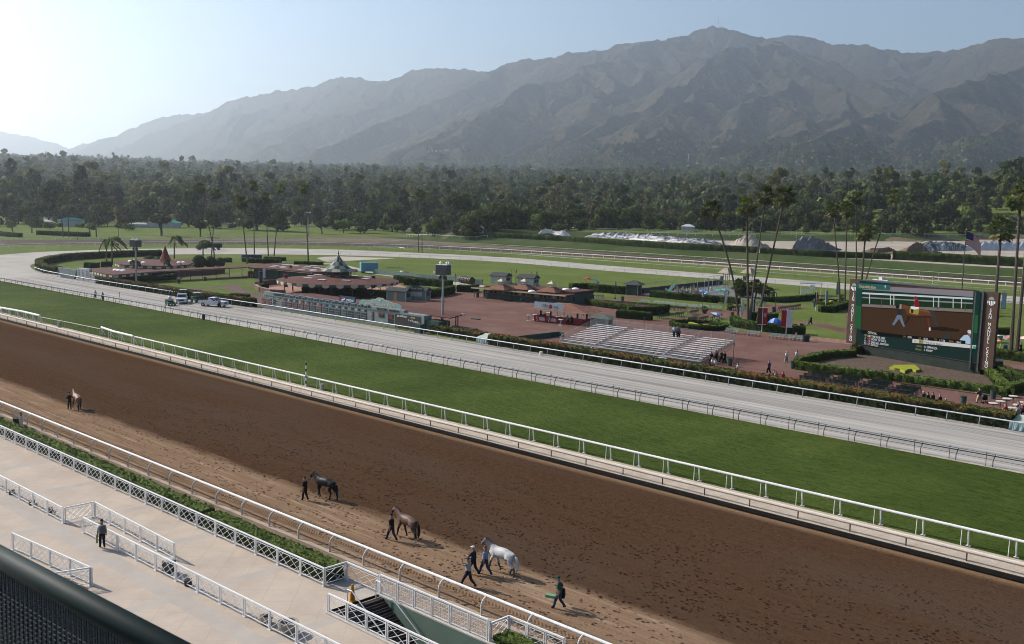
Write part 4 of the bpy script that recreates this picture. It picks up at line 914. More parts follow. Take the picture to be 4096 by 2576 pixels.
def hedge(name, label, path, w, h, mat, base=None, group=None, z0=0.0, cell=.6, rough=.10, seed=1, closed=False, land=False, cat='hedge'):
  """clipped hedge along a path: a rounded box section with uneven leafy faces"""
  P = [Vector((p[0], p[1], 0)) for p in path]; L = sum((b - a).length for a, b in zip(P, P[1:])); n = max(int(L / cell), 3); S = resample(P, n + 1)
  R = np.random.RandomState(seed); nh = max(2, int(h / (cell * .8))); nw = max(2, int(w / (cell * .7)))
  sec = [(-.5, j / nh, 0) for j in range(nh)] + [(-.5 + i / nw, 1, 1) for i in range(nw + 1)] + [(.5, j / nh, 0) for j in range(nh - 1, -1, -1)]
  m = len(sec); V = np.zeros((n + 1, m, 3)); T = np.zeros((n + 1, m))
  for i, p in enumerate(S):
    if i == 0: d = S[1] - S[0]
    elif i == n: d = S[n] - S[n - 1]
    else: d = S[i + 1] - S[i - 1]
    d.normalize(); q = Vector((-d.y, d.x, 0)); zb = z0 + (float(terr(p.x, p.y)) if land else 0.0)
    for j, (u, v, tp) in enumerate(sec):
      V[i, j] = (p.x + q.x * u * w, p.y + q.y * u * w, zb - .1 + v * (h + .1)); T[i, j] = tp
  J = R.uniform(-rough, rough, V.shape); J[:, :, 2] *= .8; J[:, [0, -1], 2] = 0; V += J
  c0 = V[0].mean(0); O = np.array([S[0].x, S[0].y, z0]); V -= O
  i, j = np.meshgrid(np.arange(n), np.arange(m - 1), indexing='ij'); a = (i * m + j).ravel(); F = np.stack([a, a + 1, a + m + 1, a + m], -1)
  VV = V.reshape(-1, 3)
  if not closed:
    ends = []; k = len(VV); add = []
    for b, flip in ((0, 1), (n * m, 0)):
      cen = VV[b:b + m].mean(0); ci = k + len(add); add.append(cen)
      for q_ in range(0, m - 1): ends.append((b + q_, b + q_ + 1, ci, ci) if not flip else (b + q_ + 1, b + q_, ci, ci))
    # end faces as quads through a doubled centre
    add2 = []; fe = []
    for e in ends:
      mid = (VV[e[0]] + VV[e[1]]) / 2; add2.append(mid); fe.append((e[0], k + len(add) + len(add2) - 1, e[1], e[2]))
    VV = np.concatenate([VV, np.array(add), np.array(add2)]); F = np.concatenate([F, np.array(fe)]); T = np.concatenate([T.ravel(), np.zeros(len(add) + len(add2))])
  else: T = T.ravel()
  F = F[:, ::-1].copy(); Q = VV[F[:(n) * (m - 1)]]; c_ = Q.mean(1); ar = np.linalg.norm(np.cross(Q[:, 2] - Q[:, 0], Q[:, 3] - Q[:, 1]), axis=1) / 2; ls = min(.085, .016 + .0004 * float(np.hypot(P[0].x, P[0].y))); N_ = int(min(max(ar.sum() * .55 / ls ** 2 * .35, 60), 14000)); k = R.choice(len(Q), N_, p=ar / ar.sum()); uv = R.rand(N_, 2, 1)
  pt = (Q[k, 0] * (1 - uv[:, 0]) + Q[k, 1] * uv[:, 0]) * (1 - uv[:, 1]) + (Q[k, 3] * (1 - uv[:, 0]) + Q[k, 2] * uv[:, 0]) * uv[:, 1]; e1 = R.randn(N_, 3) * ls; e2 = R.randn(N_, 3) * ls * .7; nb_ = len(VV)
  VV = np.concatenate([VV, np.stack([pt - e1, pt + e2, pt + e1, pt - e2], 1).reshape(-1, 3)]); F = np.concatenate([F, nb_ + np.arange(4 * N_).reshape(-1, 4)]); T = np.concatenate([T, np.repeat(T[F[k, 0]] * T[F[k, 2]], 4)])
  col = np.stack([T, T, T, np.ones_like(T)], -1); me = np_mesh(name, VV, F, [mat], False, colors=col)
  o = np_obj(name, me); o.location = O; tag(o, label, cat, group); return o
hedge('hedge', 'long low boxwood hedge behind the white lattice fence', [(-128, 34.6), (-60.4, 34.6)], 1.15, .9, hedge_near, cell=.22, rough=.07, group='boxwood hedge beside the terrace')
hedge('hedge', 'shorter boxwood hedge block ending at the fence corner', [(-59.9, 34.6), (-46.2, 34.6)], 1.2, .88, hedge_near, cell=.2, rough=.075, seed=2, group='boxwood hedge beside the terrace')
hedge('hedge', 'small tuft of boxwood at the bottom edge beyond the stairwell', [(-33.9, 35.6), (-30, 35.6)], .9, .5, hedge_near, cell=.2, rough=.08, seed=3)
gh = 'red-tipped hedges along the grey track'
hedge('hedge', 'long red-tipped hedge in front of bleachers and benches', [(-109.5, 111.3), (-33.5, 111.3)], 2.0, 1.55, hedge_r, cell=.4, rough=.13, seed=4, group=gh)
hedge('hedge', 'short red-tipped hedge between light tower and blue-green tarp', [(-124.6, 113.0), (-112.2, 112.2)], 1.8, 1.4, hedge_r, cell=.4, rough=.12, seed=5, group=gh)
hedge('hedge', 'small red-tipped hedge block left of the light tower', [(-127.6, 113.6), (-125.9, 113.4)], 1.9, 1.5, hedge_r, cell=.35, rough=.12, seed=6, group=gh)
hedge('hedge', 'long hedge along the track to the left of the tote board', [g('R1', x, y) for x, y in ((930, 640), (1100, 670), (1500, 735), (1900, 800), (2385, 865))], 1.7, 1.7, hedge_r, cell=.5, rough=.12, seed=7, group=gh)
hedge('hedge', 'curved yellow-topped hedge round the inside of the left turn', [g('R1', x, y) for x, y in ((560, 560), (450, 545), (375, 515), (370, 480), (450, 455), (620, 425), (900, 405), (1200, 390), (1520, 385))], 2.0, 2.0, hedge_mat('yellow_topped_hedge', (.03, .045, .015), (.16, .17, .04)), cell=.7, rough=.15, seed=8)
gb = 'clipped hedges along the top of the berm'
for i, (lab, r, pts) in enumerate((('long dark hedge on top of the grassy berm', 'R3', [(-40, 212), (600, 246), (1200, 288), (1800, 325), (2408, 358)]), ('dark hedge on the berm left of the small gap', 'R4', [(-60, 362), (500, 395), (1150, 420)]), ('tall dark hedge on the berm right of the small gap', 'R4', [(1180, 420), (1700, 450), (2420, 492)]))):
  hedge('hedge', lab, [g(r, x, y, 3.0) for x, y in pts], 2.4, (2.6, 2.4, 3.4)[i], hedge_g, group=gb, z0=3.0, cell=1.2, rough=.22, seed=20 + i)
hd = 'clipped hedges of the infield gardens'
for i, (lab, r, pts, w, h) in enumerate((
  ('hedge running left of the dark-roofed ticket booth', 'G', [(-560, 395), (-250, 385), (0, 420), (470, 460)], 1.6, 1.9),
  ('hedge between the playground and the bench lawn', 'G', [(970, 505), (1500, 560), (2190, 620)], 1.5, 1.6),
  ('short hedge behind the leaning banner', 'G', [(2225, 595), (2600, 640)], 1.4, 1.4),
  ('hedge behind the row of dark benches', 'G', [(-230, 640), (0, 690), (600, 768)], 1.5, 1.2),
  ('hedge arm slanting up to the right behind the corner lawn', 'G', [(520, 840), (980, 845), (1240, 800)], 1.7, 1.7),
  ('hedge arm along the plaza in front of the corner lawn', 'G', [(330, 895), (640, 920), (960, 945)], 1.6, 1.5),
  ('curved hedge in front of the blue tent', 'F', [(170, 1000), (230, 1070), (600, 1140), (1050, 1190), (1500, 1210)], 1.6, 1.5),
  ('dark hedge block left of the tent behind the banners', 'F', [(420, 950), (700, 960), (970, 985)], 1.3, 1.7),
  ('long hedge behind the far bench row of the lawn', 'F', [(680, 590), (1000, 605), (1500, 570), (1700, 545)], 1.4, 1.2),
  ('hedge beside the flower ring left of the screen', 'F', [(1770, 790), (1990, 795), (2290, 700)], 1.8, 1.4),
  ('clipped hedge wall behind the picnic booth', 'L', [(1370, 435), (1700, 395), (1920, 335)], 1.6, 1.7),
  ('short hedge right of the picnic hedge wall', 'L', [(2030, 310), (2220, 320), (2370, 300)], 1.8, 1.6),
  ('long hedge along the service road', 'L', [(860, 130), (1280, 180), (1900, 240)], 1.6, 1.8),
  ('square clipped hedge block by the carousel', 'L', [(1045, 185), (1260, 200)], 1.8, 1.8),
  ('low hedge in front of the carousel tables', 'L', [(-620, 275), (-300, 290), (170, 320)], 1.5, 1.3) if False else ('hedge in front of the carousel pavilion', 'J', [(1000, 220), (1500, 245), (2400, 290), (2900, 320)], 1.5, 1.7),
  ('small hedge with bright top under the carousel roof', 'J', [(1650, 200), (2040, 205)], 1.3, 1.3),
  ('hedge block at the left end of the carousel court', 'J', [(150, 110), (290, 140)], 1.6, 1.5),
  ('dark hedge box beside the left lawn path', 'R1', [(2180, 800), (2340, 808)], 1.3, 1.4),
  ('hedge around the long shelter near the left lawns', 'R1', [(1050, 625), (1330, 632), (1640, 600)], 1.3, 1.3),
  ('dark hedge under the left pavilion', 'R1', [(800, 495), (930, 500)], 1.4, 1.5), ('dark cube hedge left of the left pavilion', 'R1', [(960, 490), (1050, 492)], 1.6, 1.6),
  ('hedge by the parked trailer behind the left pavilion', 'R1', [(2110, 445), (2165, 440)], 1.3, 1.3),
  ('low hedge near the far palms', 'R2', [(-60, 440), (40, 450), (290, 460)], 1.5, 1.5), ('thin low hedge below the tall palms', 'R2', [(130, 425), (340, 430)], 1.3, 1.1), ('planting bed hedge at the foot of a tall palm', 'R2', [(420, 460), (560, 465), (690, 468)], 1.5, .9),
  ('hedge at the right edge of the mulch triangle', 'B5', [(2050, 925), (2250, 1120)], 1.1, 1.2),
  ('hedge running off at the right of the mulch bed', 'B5', [(2270, 1125), (2600, 1030)], 1.1, 1.3), ('tall dark hedge beyond the mulch corner', 'B5', [(2130, 940), (2300, 1010), (2600, 1100)], 1.2, 1.6),
  ('hedge at the far side of the mulch bed', 'B5', [(270, 850), (530, 790), (800, 770)], 1.1, 1.1),
  ('long front hedge of the mulch bed, left half', 'B5', [(262, 885), (720, 945), (1175, 1000)], 1.0, 1.1),
  ('long front hedge of the mulch bed, right half', 'B5', [(1190, 1004), (1700, 1070), (2250, 1145)], 1.0, 1.1),
  ('dark hedge below the palms at the right edge', 'B5', [(2110, 775), (2500, 830)], 1.3, 1.4), ('small dark hedge on the lawn at the right edge', 'R4', [(2140, 1120), (2280, 1125)], 1.2, 1.2),
  ('straight dark hedge on the far left meadow', 'R1', [(360, 185), (560, 195), (835, 205)], 2.5, 2.0), ('dark hedge at the left picture edge on the meadow', 'R1', [(-60, 190), (190, 215)], 2.2, 2.0))):
  hedge('hedge', lab, [g(r, *p) for p in pts], w, h, hedge_g if i not in (25, 26, 28, 29, 30) else hedge_near, group=hd, cell=.5 if w < 2 else 1.0, rough=.11, seed=40 + i)
# round clipped bushes
gt = 'round clipped bushes by the left pavilion'
proto = None
def topiary(seed):
  R = np.random.RandomState(seed); mb = MB(); mb.ball((0, 0, 1.6), 2.1, 22, 14, (1, 1, .98)); mb.v = [tuple(np.array(v) + R.uniform(-.07, .07, 3)) for v in mb.v]; return mb
bushm = hedge_mat('round_bush_leaves', (.035, .055, .014), (.09, .12, .025))
for i, (x, y, lab) in enumerate(((1405, 500, 'round clipped bush left of the small red spire'), (1490, 505, 'round clipped bush overlapped by the lamp post left of the spire'), (1870, 490, 'largest round clipped bush of the row right of the spire'), (1980, 487, 'middle round clipped bush of the row right of the spire'), (2070, 483, 'smallest round clipped bush at the right end of the row'))):
  p = g('R1', x, y); o = topiary(i).build('round_bush', bushm); o.location = p; s = (1.0, .95, .98, .86, .74)[i]; o.scale = (s, s, s); tag(o, lab, 'bush', gt)
txt_cream = M('cream_lettering', (.68, .60, .46), None, 1, .6); txt_white = M('white_lettering', (.85, .85, .85), (.8, .8, .8), 1, .6)
led_red = M('red_led_digits', (.55, .10, .045), (.4, .07, .035), 2, .5, emit=.08); led_dark = M('dark_display_window', (.03, .028, .028), (.05, .045, .045), 2, .4)
led_txt = M('pale_display_text', (.62, .62, .62), (.55, .55, .55), 1, .5, emit=.25); glass_d = M('dark_window', (.03, .03, .03), (.05, .05, .05), 1, .25)
RX = math.pi / 2
def frame_of(a, b):
  d = Vector(b) - Vector(a); return math.atan2(d.y, d.x), math.hypot(d.x, d.y)
def local(p, o, rz):
  q = Vector(p) - Vector(o); return Vector((q.x * math.cos(rz) + q.y * math.sin(rz), -q.x * math.sin(rz) + q.y * math.cos(rz), q.z))
def U(v): return v
def posts_at(t, name, spots, h, r, mat, z0=0.0):
  f = None
  for x, y in spots:
    if f is None: o = f = MB().tube([(0, 0, 0), (0, 0, h)], r, 6).build(name, mat, t)
    else: o = f.copy(); COL.objects.link(o); o.parent = t
    o.location = (x, y, z0)
A0, B0 = Vector((-171.3, 110.6, 0)), Vector((-125.6, 112.4, 0)); rz, Lb = frame_of(A0, B0)
t = thing('tote_board', 'long grey-green odds board with numbered columns and hooded lamps along the grey track', 'scoreboard', A0, rz)
def lx(r, x, y):            # distance along the board of a picture spot on its front face
  a, b, k = REG[r]; d = _ray(a + x * k, b + y * k); n = Vector((-math.sin(rz), math.cos(rz), 0)); s = (A0 - CAM_POS).dot(n) / d.dot(n); p = CAM_POS + d * s; q = local(p, A0, rz); return q.x, q.z
xe, _ = lx('J', 2215, 620); xs1, _ = lx('L', 340, 750); xv0, zv1 = lx('L', 855, 740); xv1, zv0 = lx('L', 1400, 1010); xl, zl1 = lx('J', 145, 205); _, zled = lx('J', 290, 330)
H1 = 3.05
mb = MB(); mb.box((xv0 / 2, .5, 1.5), (xv0, 1.0, 3.0)); mb.box((xv0 / 2, .48, 3.04), (xv0 + .1, 1.2, .1)); x2_, z2_ = lx('J', 600, 300); mb.box((x2_ / 2, .5, 3.4), (x2_, .9, .75)); mb.build('board_panel', teal, t)
cols = []
xa, _ = lx('J', 590, 380); xb, _ = lx('J', 2210, 580); cw = (xb - xa) / 14
NUMC = [(.5, .06, .06), (.75, .75, .75), (.10, .22, .5), (.75, .66, .2), (.10, .40, .35), (.75, .6, .4), (.75, .28, .12), (.55, .25, .4), (.30, .6, .66), (.5, .5, .5), (.35, .3, .32), (.35, .4, .2), (.3, .35, .3), (.6, .6, .3)]
BG = [None, None, (.14, .22, .36), (.66, .6, .25), (.10, .33, .30), (.03, .03, .03), (.5, .2, .12), (.40, .22, .3), (.2, .5, .55)]
rdm = random.Random(4)
for i in range(14):
  x = xa + (i + .5) * cw; c = MB(); c.box((x + cw * .25, -.03, 2.55), (cw * .32, .06, .42)); 
  c.box((x, -.03, 1.35), (cw * .78, .06, 1.5)); cp = c.build('odds_column', led_dark, t)
  gr = MB()
  for j in range(1, 5): gr.box((x + (j - 2.5) * cw * .157, -.07, 1.35), (.05, .03, 1.5))
  for j in range(4): gr.box((x, -.075, .62 + j * .49), (cw * .8, .03, .09))
  gr.build('grid_bars', teal, cp)
  if i in (0, 1, 2, 3, 4, 6):
    dg = MB()
    for rw in range(4):
      for q in range(4):
        if q == 0 and rdm.random() < .5: continue
        xx, zz = x + (q - 1.5) * cw * .16, .86 + rw * .45
        for s_ in rdm.sample([(0, .11, .1, .04), (0, 0, .1, .04), (0, -.11, .1, .04), (-.06, .06, .04, .12), (.06, .06, .04, .12), (-.06, -.06, .04, .12), (.06, -.06, .04, .12)], 6): dg.box((xx + s_[0], -.065, zz + s_[1]), (s_[2], .02, s_[3]))
    dg.box((x + cw * .25, -.065, 2.5), (.16, .02, .26)); dg.build('digits', led_red, cp)
  if i < 9 and BG[i]: MB().box((x - cw * .22, -.03, 2.55), (cw * .3, .05, .46)).build('number_plate', M('plate_%d' % 0 if False else 'number_plate_paint_' + 'abcdefghijklmn'[i], BG[i], None, 2, .6), t)
  text(str(i + 1), .55, txt_white if BG[min(i, 8)] is None or i > 8 else M('number_paint_' + 'abcdefghijklmn'[i], tuple(min(1, v * 1.15 + .1) for v in ((.9, .9, .9) if i in (2, 4, 6) else (.06, .06, .05) if i in (3, 8, 7) else (.85, .68, .45))), None, 2, .6), t, (x - cw * .2, -.065, 2.53), (RX, 0, 0), 'number')
  h_ = MB(); w = cw * .29; pr = [(-w, 0), (w, 0), (w, .42), (w * .7, .62), (-w * .7, .62), (-w, .42)]
  n_ = len(pr); h_.add([(x + cw * .22 + p[0], y_, 3.08 + p[1]) for y_ in (.0, 1.3) for p in pr], [tuple(range(n_)), tuple(range(2 * n_ - 1, n_ - 1, -1))] + [(j, (j + 1) % n_ + 0, (j + 1) % n_ + n_, j + n_)[::-1] for j in range(n_)])
  hb = h_.build('lamp_hood', teal, t); MB().box((x + cw * .22, -.02, 3.33), (w * 1.3, .06, .34)).build('lamp_window', led_dark, hb)
for s_, zz in (('TOTAL', 2.62), ('ODDS', 2.62), ('WIN', 2.1), ('PLACE', 1.6), ('SHOW', 1.1)): text(s_, .36, txt_cream, t, (xa - (3.3 if s_ == 'TOTAL' else 1.2), -.06, zz), (RX, 0, 0))
for q in range(3):
  c = MB()
  for w_ in range(3): c.box((xa - 5.6 + w_ * 1.85, -.03, .95 + q * .55), (1.3, .06, .36))
  c.build('total_window', led_dark, t)
  dg = MB()
  for w_ in range(2):
    for k in range(5): dg.box((xa - 5.6 - .46 + w_ * 1.85 + k * .23, -.065, .95 + q * .55), (.13, .02, .24))
  dg.build('total_digits', led_red, t)
c = MB()
for i in range(5):
  for j in range(4): c.box((.8 + i * .55, -.03, .9 + j * .62), (.34, .05, .36))
c.build('left_grid', M('pale_grid_windows', (.28, .36, .37), (.22, .29, .3), 2, .5), t)
MB().box((2.0 + 2.6, .02, 3.42), (2.4, .1, .42)).build('left_display', led_dark, t)
# results panel
c = MB(); dg = []
for col_, (xx, vals) in enumerate(((xe + 1.35, ('2', '1', '3', '5')), (xe + 3.6, ('33.00', '', '', '')), (xe + 6.0, ('10.40', '4.20', '', '')), (xe + 8.1, ('5.40', '3.40', '5.00', '')))):
  for rw in range(4):
    if col_ == 1 and rw > 1: continue
    c.box((xx, -.03, 2.28 - rw * .46), ((.5 if col_ == 0 else 1.45), .06, .38))
    if vals[rw]: text(vals[rw].replace('.', ''), .44, led_red, t, (xx, -.075, 2.27 - rw * .46), (RX, 0, 0), 'digits')
c.build('results_windows', led_dark, t)
c = MB(); c.box((xe + 5.2, .3, 3.35), (8.4, .9, .62)); c.build('results_head', teal, t); c = MB(); c.box((xe + 3.9, -.18, 3.35), (2.6, .06, .4)); c.box((xe + 7.0, -.18, 3.3), (2.5, .06, .34)); c.build('head_display', led_dark, t)
text('OFFICIAL', .3, M('amber_text', (.35, .3, .16), None, 1, .6), t, (xe + 3.9, -.22, 3.35), (RX, 0, 0))
# video board
vb = MB(); vb.box(((xv0 + Lb - .6) / 2, .7, 1.55), (Lb - .6 - xv0, 1.7, 3.2)); vb.build('video_cabinet', teal, t)
MB().box(((xv0 + Lb - 1.3) / 2, -.17, 1.45), (Lb - 1.5 - xv0, .05, 2.75)).build('video_screen', M('unlit_led_screen', (.045, .042, .04), (.06, .056, .053), .8, .5), t)
text('$0.50 Pick3', .5, led_txt, t, (xv0 + 1.85, -.21, 2.45), (RX, 0, 0)); text('4/4/4', .5, M('yellow_display_text', (.55, .5, .2), None, 1, .5, emit=.2), t, (xv0 + 4.5, -.21, 2.45), (RX, 0, 0))
text('3 of 3', .5, led_txt, t, (xv0 + 4.0, -.21, 1.85), (RX, 0, 0)); text('119.90', .5, led_txt, t, (Lb - 2.6, -.21, 1.65), (RX, 0, 0))
MB().box((Lb + 1.0, 1.4, 1.15), (3.2, 2.6, 2.3)).build('side_cabinet', teal_dk, t)
# name sign
xsA, zA = lx('L', 130, 660); xsB, _ = lx('L', 920, 690); w = xsB - xsA
sh = [(0, 3.3), (w, 3.3), (w, 4.35), (w * .965, 4.42), (w * .95, 4.66), (w * .72, 4.72), (w * .70, 4.95), (w * .60, 5.0), (w * .585, 5.24), (w * .54, 5.38), (w * .46, 5.38), (w * .415, 5.24), (w * .40, 5.0), (w * .30, 4.95), (w * .28, 4.72), (w * .05, 4.66), (w * .035, 4.42), (0, 4.35)]
def upright(poly, x0, y0, y1, grow=0.0):
  mb = MB(); n = len(poly); cx_ = sum(p[0] for p in poly) / n; cz_ = sum(p[1] for p in poly) / n
  P = [(p[0] + (grow if p[0] > cx_ else -grow), p[1] + (grow if p[1] > cz_ else -grow)) for p in poly]
  mb.add([(x0 + p[0], y0, p[1]) for p in P] + [(x0 + p[0], y1, p[1]) for p in P], [tuple(range(n)), tuple(range(2 * n - 1, n - 1, -1))] + [(i, i + n, (i + 1) % n + n, (i + 1) % n) for i in range(n)]); return mb
upright(sh, xsA, .55, .70).build('name_sign', M('sign_teal', (.25, .36, .35), (.22, .32, .31), .5, .6), t)
upright(sh, xsA, .58, .68, .07).build('sign_border', cream, t)
MB().box((xsA + w / 2, .53, 3.62), (w, .03, .05)).build('sign_line', cream, t)
sl = .0
text('Santa Anita Park', 1.02, txt_cream, t, (xsA + w * .5, .52, 4.12), (RX, 0, 0), 'lettering', .01, 'CENTER', w / 9.6 * 1.02, .22)
cr = [(-.26, 4.8), (0, 4.62), (.26, 4.8), (.26, 5.16), (0, 5.1), (-.26, 5.16)]; upright(cr, xsA + w / 2, .50, .54).build('crest', cream, t)
# drink sign on posts
pa, pz = lx('J', 1580, 240); pb, pz2 = lx('J', 1880, 280)
y_s = 1.3
s = MB(); s.box(((pa + pb) / 2, y_s, 4.05), (pb - pa, .18, 1.45)); s.build('drink_sign', M('slate_blue_sign', (.045, .075, .13), (.035, .06, .105), .5, .5), t)
s = MB()
for f in (.05, .42, .58, .97): s.bar((pa + (pb - pa) * f, y_s + .2, 1.5), (pa + (pb - pa) * f, y_s + .2, 3.5), .08)
s.build('sign_post', darkmetal, t)
gx = pa + (pb - pa) * .26; gr_ = .52
def disc_part(fn, mat, nm, yy):
  mb = MB(); K = 24; top = [(-gr_ + 2 * gr_ * i / K) for i in range(K + 1)]; up = []; dn = []
  for u in top:
    lim = math.sqrt(max(gr_ ** 2 - u * u, 0)); a, b = fn(u / gr_); up.append((gx + u, min(lim, b * gr_))); dn.append((gx + u, max(-lim, a * gr_)))
  for i in range(K):
    if up[i][1] <= dn[i][1] and up[i + 1][1] <= dn[i + 1][1]: continue
    mb.quad((dn[i][0], yy, 4.05 + dn[i][1]), (dn[i + 1][0], yy, 4.05 + dn[i + 1][1]), (up[i + 1][0], yy, 4.05 + max(up[i + 1][1], dn[i + 1][1])), (up[i][0], yy, 4.05 + max(up[i][1], dn[i][1])))
  mb.build(nm, mat, t)
wav = lambda u: .12 * math.sin(u * 2.2)
disc_part(lambda u: (-1, 1), txt_white, 'roundel', y_s - .10)
disc_part(lambda u: (.22 + .35 * u * u * (1 if u > 0 else -.5) + wav(u), 1), M('roundel_red', (.62, .06, .05), None, 1, .5), 'roundel_upper', y_s - .105)
disc_part(lambda u: (-1, -.30 + .3 * u + wav(u)), M('roundel_blue', (.03, .09, .32), None, 1, .5), 'roundel_lower', y_s - .105)
text('pepsi', 1.0, txt_white, t, (pa + (pb - pa) * .68, y_s - .10, 4.08), (RX, 0, 0), 'lettering', .01, 'CENTER', .95)
# roof and shelter behind
zr = 2.75
rp_ = [g('R2', x, y, zr) for x, y in ((180, 752), (430, 736), (600, 738), (1000, 790), (1380, 838), (1700, 880), (1985, 915), (1997, 938), (1830, 972), (1640, 962))]
rl = [local(p, A0, rz) for p in rp_]; rl = [(p.x, max(p.y, 1.05)) for p in rl] + [(Lb - 3.5, 1.6), (rl[0].x, 1.1)]
mb = MB(); mb.prism(rl, 3.0, 3.2); mb.build('roof', redroof, t)
mb = MB(); q = [(p[0] * .985 + 1, p[1]) for p in rl]; mb.prism([(p[0] * .97 + .6, 1.1 + (p[1] - 1.1) * .8) for p in rl[:6]] + [(Lb - 5, 1.5), (rl[0][0] + 1, 1.3)], 0, 2.98); mb.build('shelter_wall', teal_dk, t)
posts_at(t, 'shelter_post', [(p[0] * .985, p[1] * .9 + .3) for p in rl[5:9]], 2.72, .1, darkmetal); mb = MB(); mb.box((Lb + 4.2, 3.6, .55), (5.5, 2.6, 1.1)); mb.build('counter', teal_dk, t)
mb = MB(); mb.tube([(Lb + 4.5, 4, 2.9), (Lb + 4.5, 4, 3.7)], .06, 6); mb.box((Lb + 4.5, 4, 3.72), (.9, .6, .08)); mb.build('roof_vent', greymetal, t); MB().box((Lb + 7, 4.2, 3.05), (1.6, .7, .2)).build('roof_unit', darkmetal, t); MB().box((8.5, 6.5, 3.05), (1.2, .8, .25)).build('roof_unit', greymetal, t)
tag(MB().box((0, 0, .75), (1.3, 1.0, 1.5)).build('track_cabinet', teal_dk, None, (-125.6, 110.7, 0), rz=rz), 'dark green utility cabinet at the right end of the odds board', 'cabinet')
t.scale = (1, 1, .86)
cc = Vector((-188.2, 141.2, 0)); R_ = 13.7
t = thing('carousel_pavilion', 'round red-roofed pavilion with scalloped valance and striped tent cupola', 'pavilion', cc)
mb = MB(); mb.lathe([(R_, 2.95), (R_, 3.05), (3.4, 3.95), (3.2, 3.95)], 56, cap=False); mb.build('roof', redroof, t)
teal_v = M('valance_green', (.06, .11, .095), None, 1, .8); va, vb_ = MB(), MB()
NS = 56
for i in range(NS):
  a0, a1 = 2 * math.pi * i / NS, 2 * math.pi * (i + 1) / NS; m = va if i % 2 else vb_; P = []
  for s_ in range(7):
    f = s_ / 6; a = a0 + (a1 - a0) * f; dz = .42 + .30 * math.sin(math.pi * f) if i % 2 == 0 else .50
    P.append(((R_ + .02) * math.cos(a), (R_ + .02) * math.sin(a), 3.02 - dz))
  up = [(p[0], p[1], 3.03) for p in P]
  for s_ in range(6): m.quad(P[s_], P[s_ + 1], up[s_ + 1], up[s_])
va.build('valance', teal_v, t); vb_.build('valance_scallops', cream, t)
posts_at(t, 'column', [(12.2 * math.cos(2 * math.pi * i / 16), 12.2 * math.sin(2 * math.pi * i / 16)) for i in range(16)], 3.0, .09, darkmetal)
mb = MB(); mb.lathe([(6.5, 0), (6.5, 2.9)], 24); mb.build('bar_counter', M('dim_bar_wood', (.05, .04, .032), (.035, .03, .025), 1, .7), t)
mb = MB()
for i in range(20):
  a = 2 * math.pi * i / 20; mb.tube([(2.9 * math.cos(a), 2.9 * math.sin(a), 3.8), (2.9 * math.cos(a), 2.9 * math.sin(a), 5.2)], .05, 5)
for z in (4.1, 4.6, 5.15): mb.lathe([(2.9, z), (2.98, z + .06), (2.9, z + .1)], 20, cap=False)
cu = mb.build('cupola_lattice', darkmetal, t)
prof = [(3.9, 5.15), (2.9, 5.7), (1.9, 6.45), (1.1, 7.3), (.45, 8.2), (.1, 8.9)]
g1, g2 = MB(), MB()
for i in range(24):
  a0, a1 = 2 * math.pi * i / 24, 2 * math.pi * (i + 1) / 24; 
  for (r0, z0), (r1, z1) in zip(prof, prof[1:]):
    k = (i // 2 + prof.index((r0, z0))) % 2; (g1 if k else g2).quad((r0 * math.cos(a0), r0 * math.sin(a0), z0), (r0 * math.cos(a1), r0 * math.sin(a1), z0), (r1 * math.cos(a1), r1 * math.sin(a1), z1), (r1 * math.cos(a0), r1 * math.sin(a0), z1))
c_ = g1.build('cupola_roof', M('cupola_green', (.06, .10, .09), None, 1, .7), t); g2.build('cupola_stripes', M('cupola_cream', (.36, .33, .26), (.28, .28, .23), 1, .7), t)
mb = MB(); mb.tube([(0, 0, 8.8), (0, 0, 9.9)], [.12, .03], 8); mb.ball((0, 0, 9.1), .2); mb.build('finial', darkmetal, t)
for i, (x, y) in enumerate(((545, 603), (580, 586), (675, 620), (905, 625), (1085, 613), (975, 582), (1105, 596), (640, 570))):
  p = g('R2', x, y, 3.4) - cc; MB().box((p.x, p.y, 3.45 + .55 * max(0, 1 - p.length / R_)), (1.9, .8, .12), .45).build('skylight', white, t)
tb0 = None
for i, (r, x, y) in enumerate((('R2', 450, 672), ('R2', 520, 668), ('R2', 590, 672), ('R2', 545, 690), ('R2', 640, 690), ('R2', 1200, 672), ('R2', 1280, 665))):
  if tb0 is None:
    tb0 = thing('picnic_table', 'pale picnic table in the shade under the edge of the round carousel roof', 'table', g(r, x, y), .4, 'picnic tables under the carousel roof')
    MB().box((0, 0, .74), (1.5, .8, .06)).build('table_top', offwhite, tb0)
    for sx in (-.55, .55): MB().box((sx, 0, .37), (.08, .6, .72)).build('leg', greymetal, tb0)
    for sy in (-.75, .75): MB().box((0, sy, .44), (1.5, .26, .05)).build('bench_plank', offwhite, tb0)
  else: dup(tb0, g(r, x, y), i * .5)
wl_ = [g('R2', x, y) for x, y in ((60, 690), (140, 722), (330, 748), (700, 745))]
def wall_path(name, lab, pts, w, h, mat, cat='wall', grp=None, top=None):
  p0 = pts[0]; o = thing(name, lab, cat, p0, 0, grp) if top else None; mb = MB()
  for a, b in zip(pts, pts[1:]): mb.bar(a - p0 + Vector((0, 0, h / 2)), b - p0 + Vector((0, 0, h / 2)), w, h)
  q = mb.build(name if not top else 'wall_body', mat, o, None if o else p0)
  if top:
    m2 = MB()
    for a, b in zip(pts, pts[1:]): m2.bar(a - p0 + Vector((0, 0, h + .05)), b - p0 + Vector((0, 0, h + .05)), w + .1, .1)
    m2.build('coping', top, o); return o
  return tag(q, lab, cat, grp)
brickw = M('brown_brick', (.17, .095, .075), (.12, .07, .055), 2.5, .9)
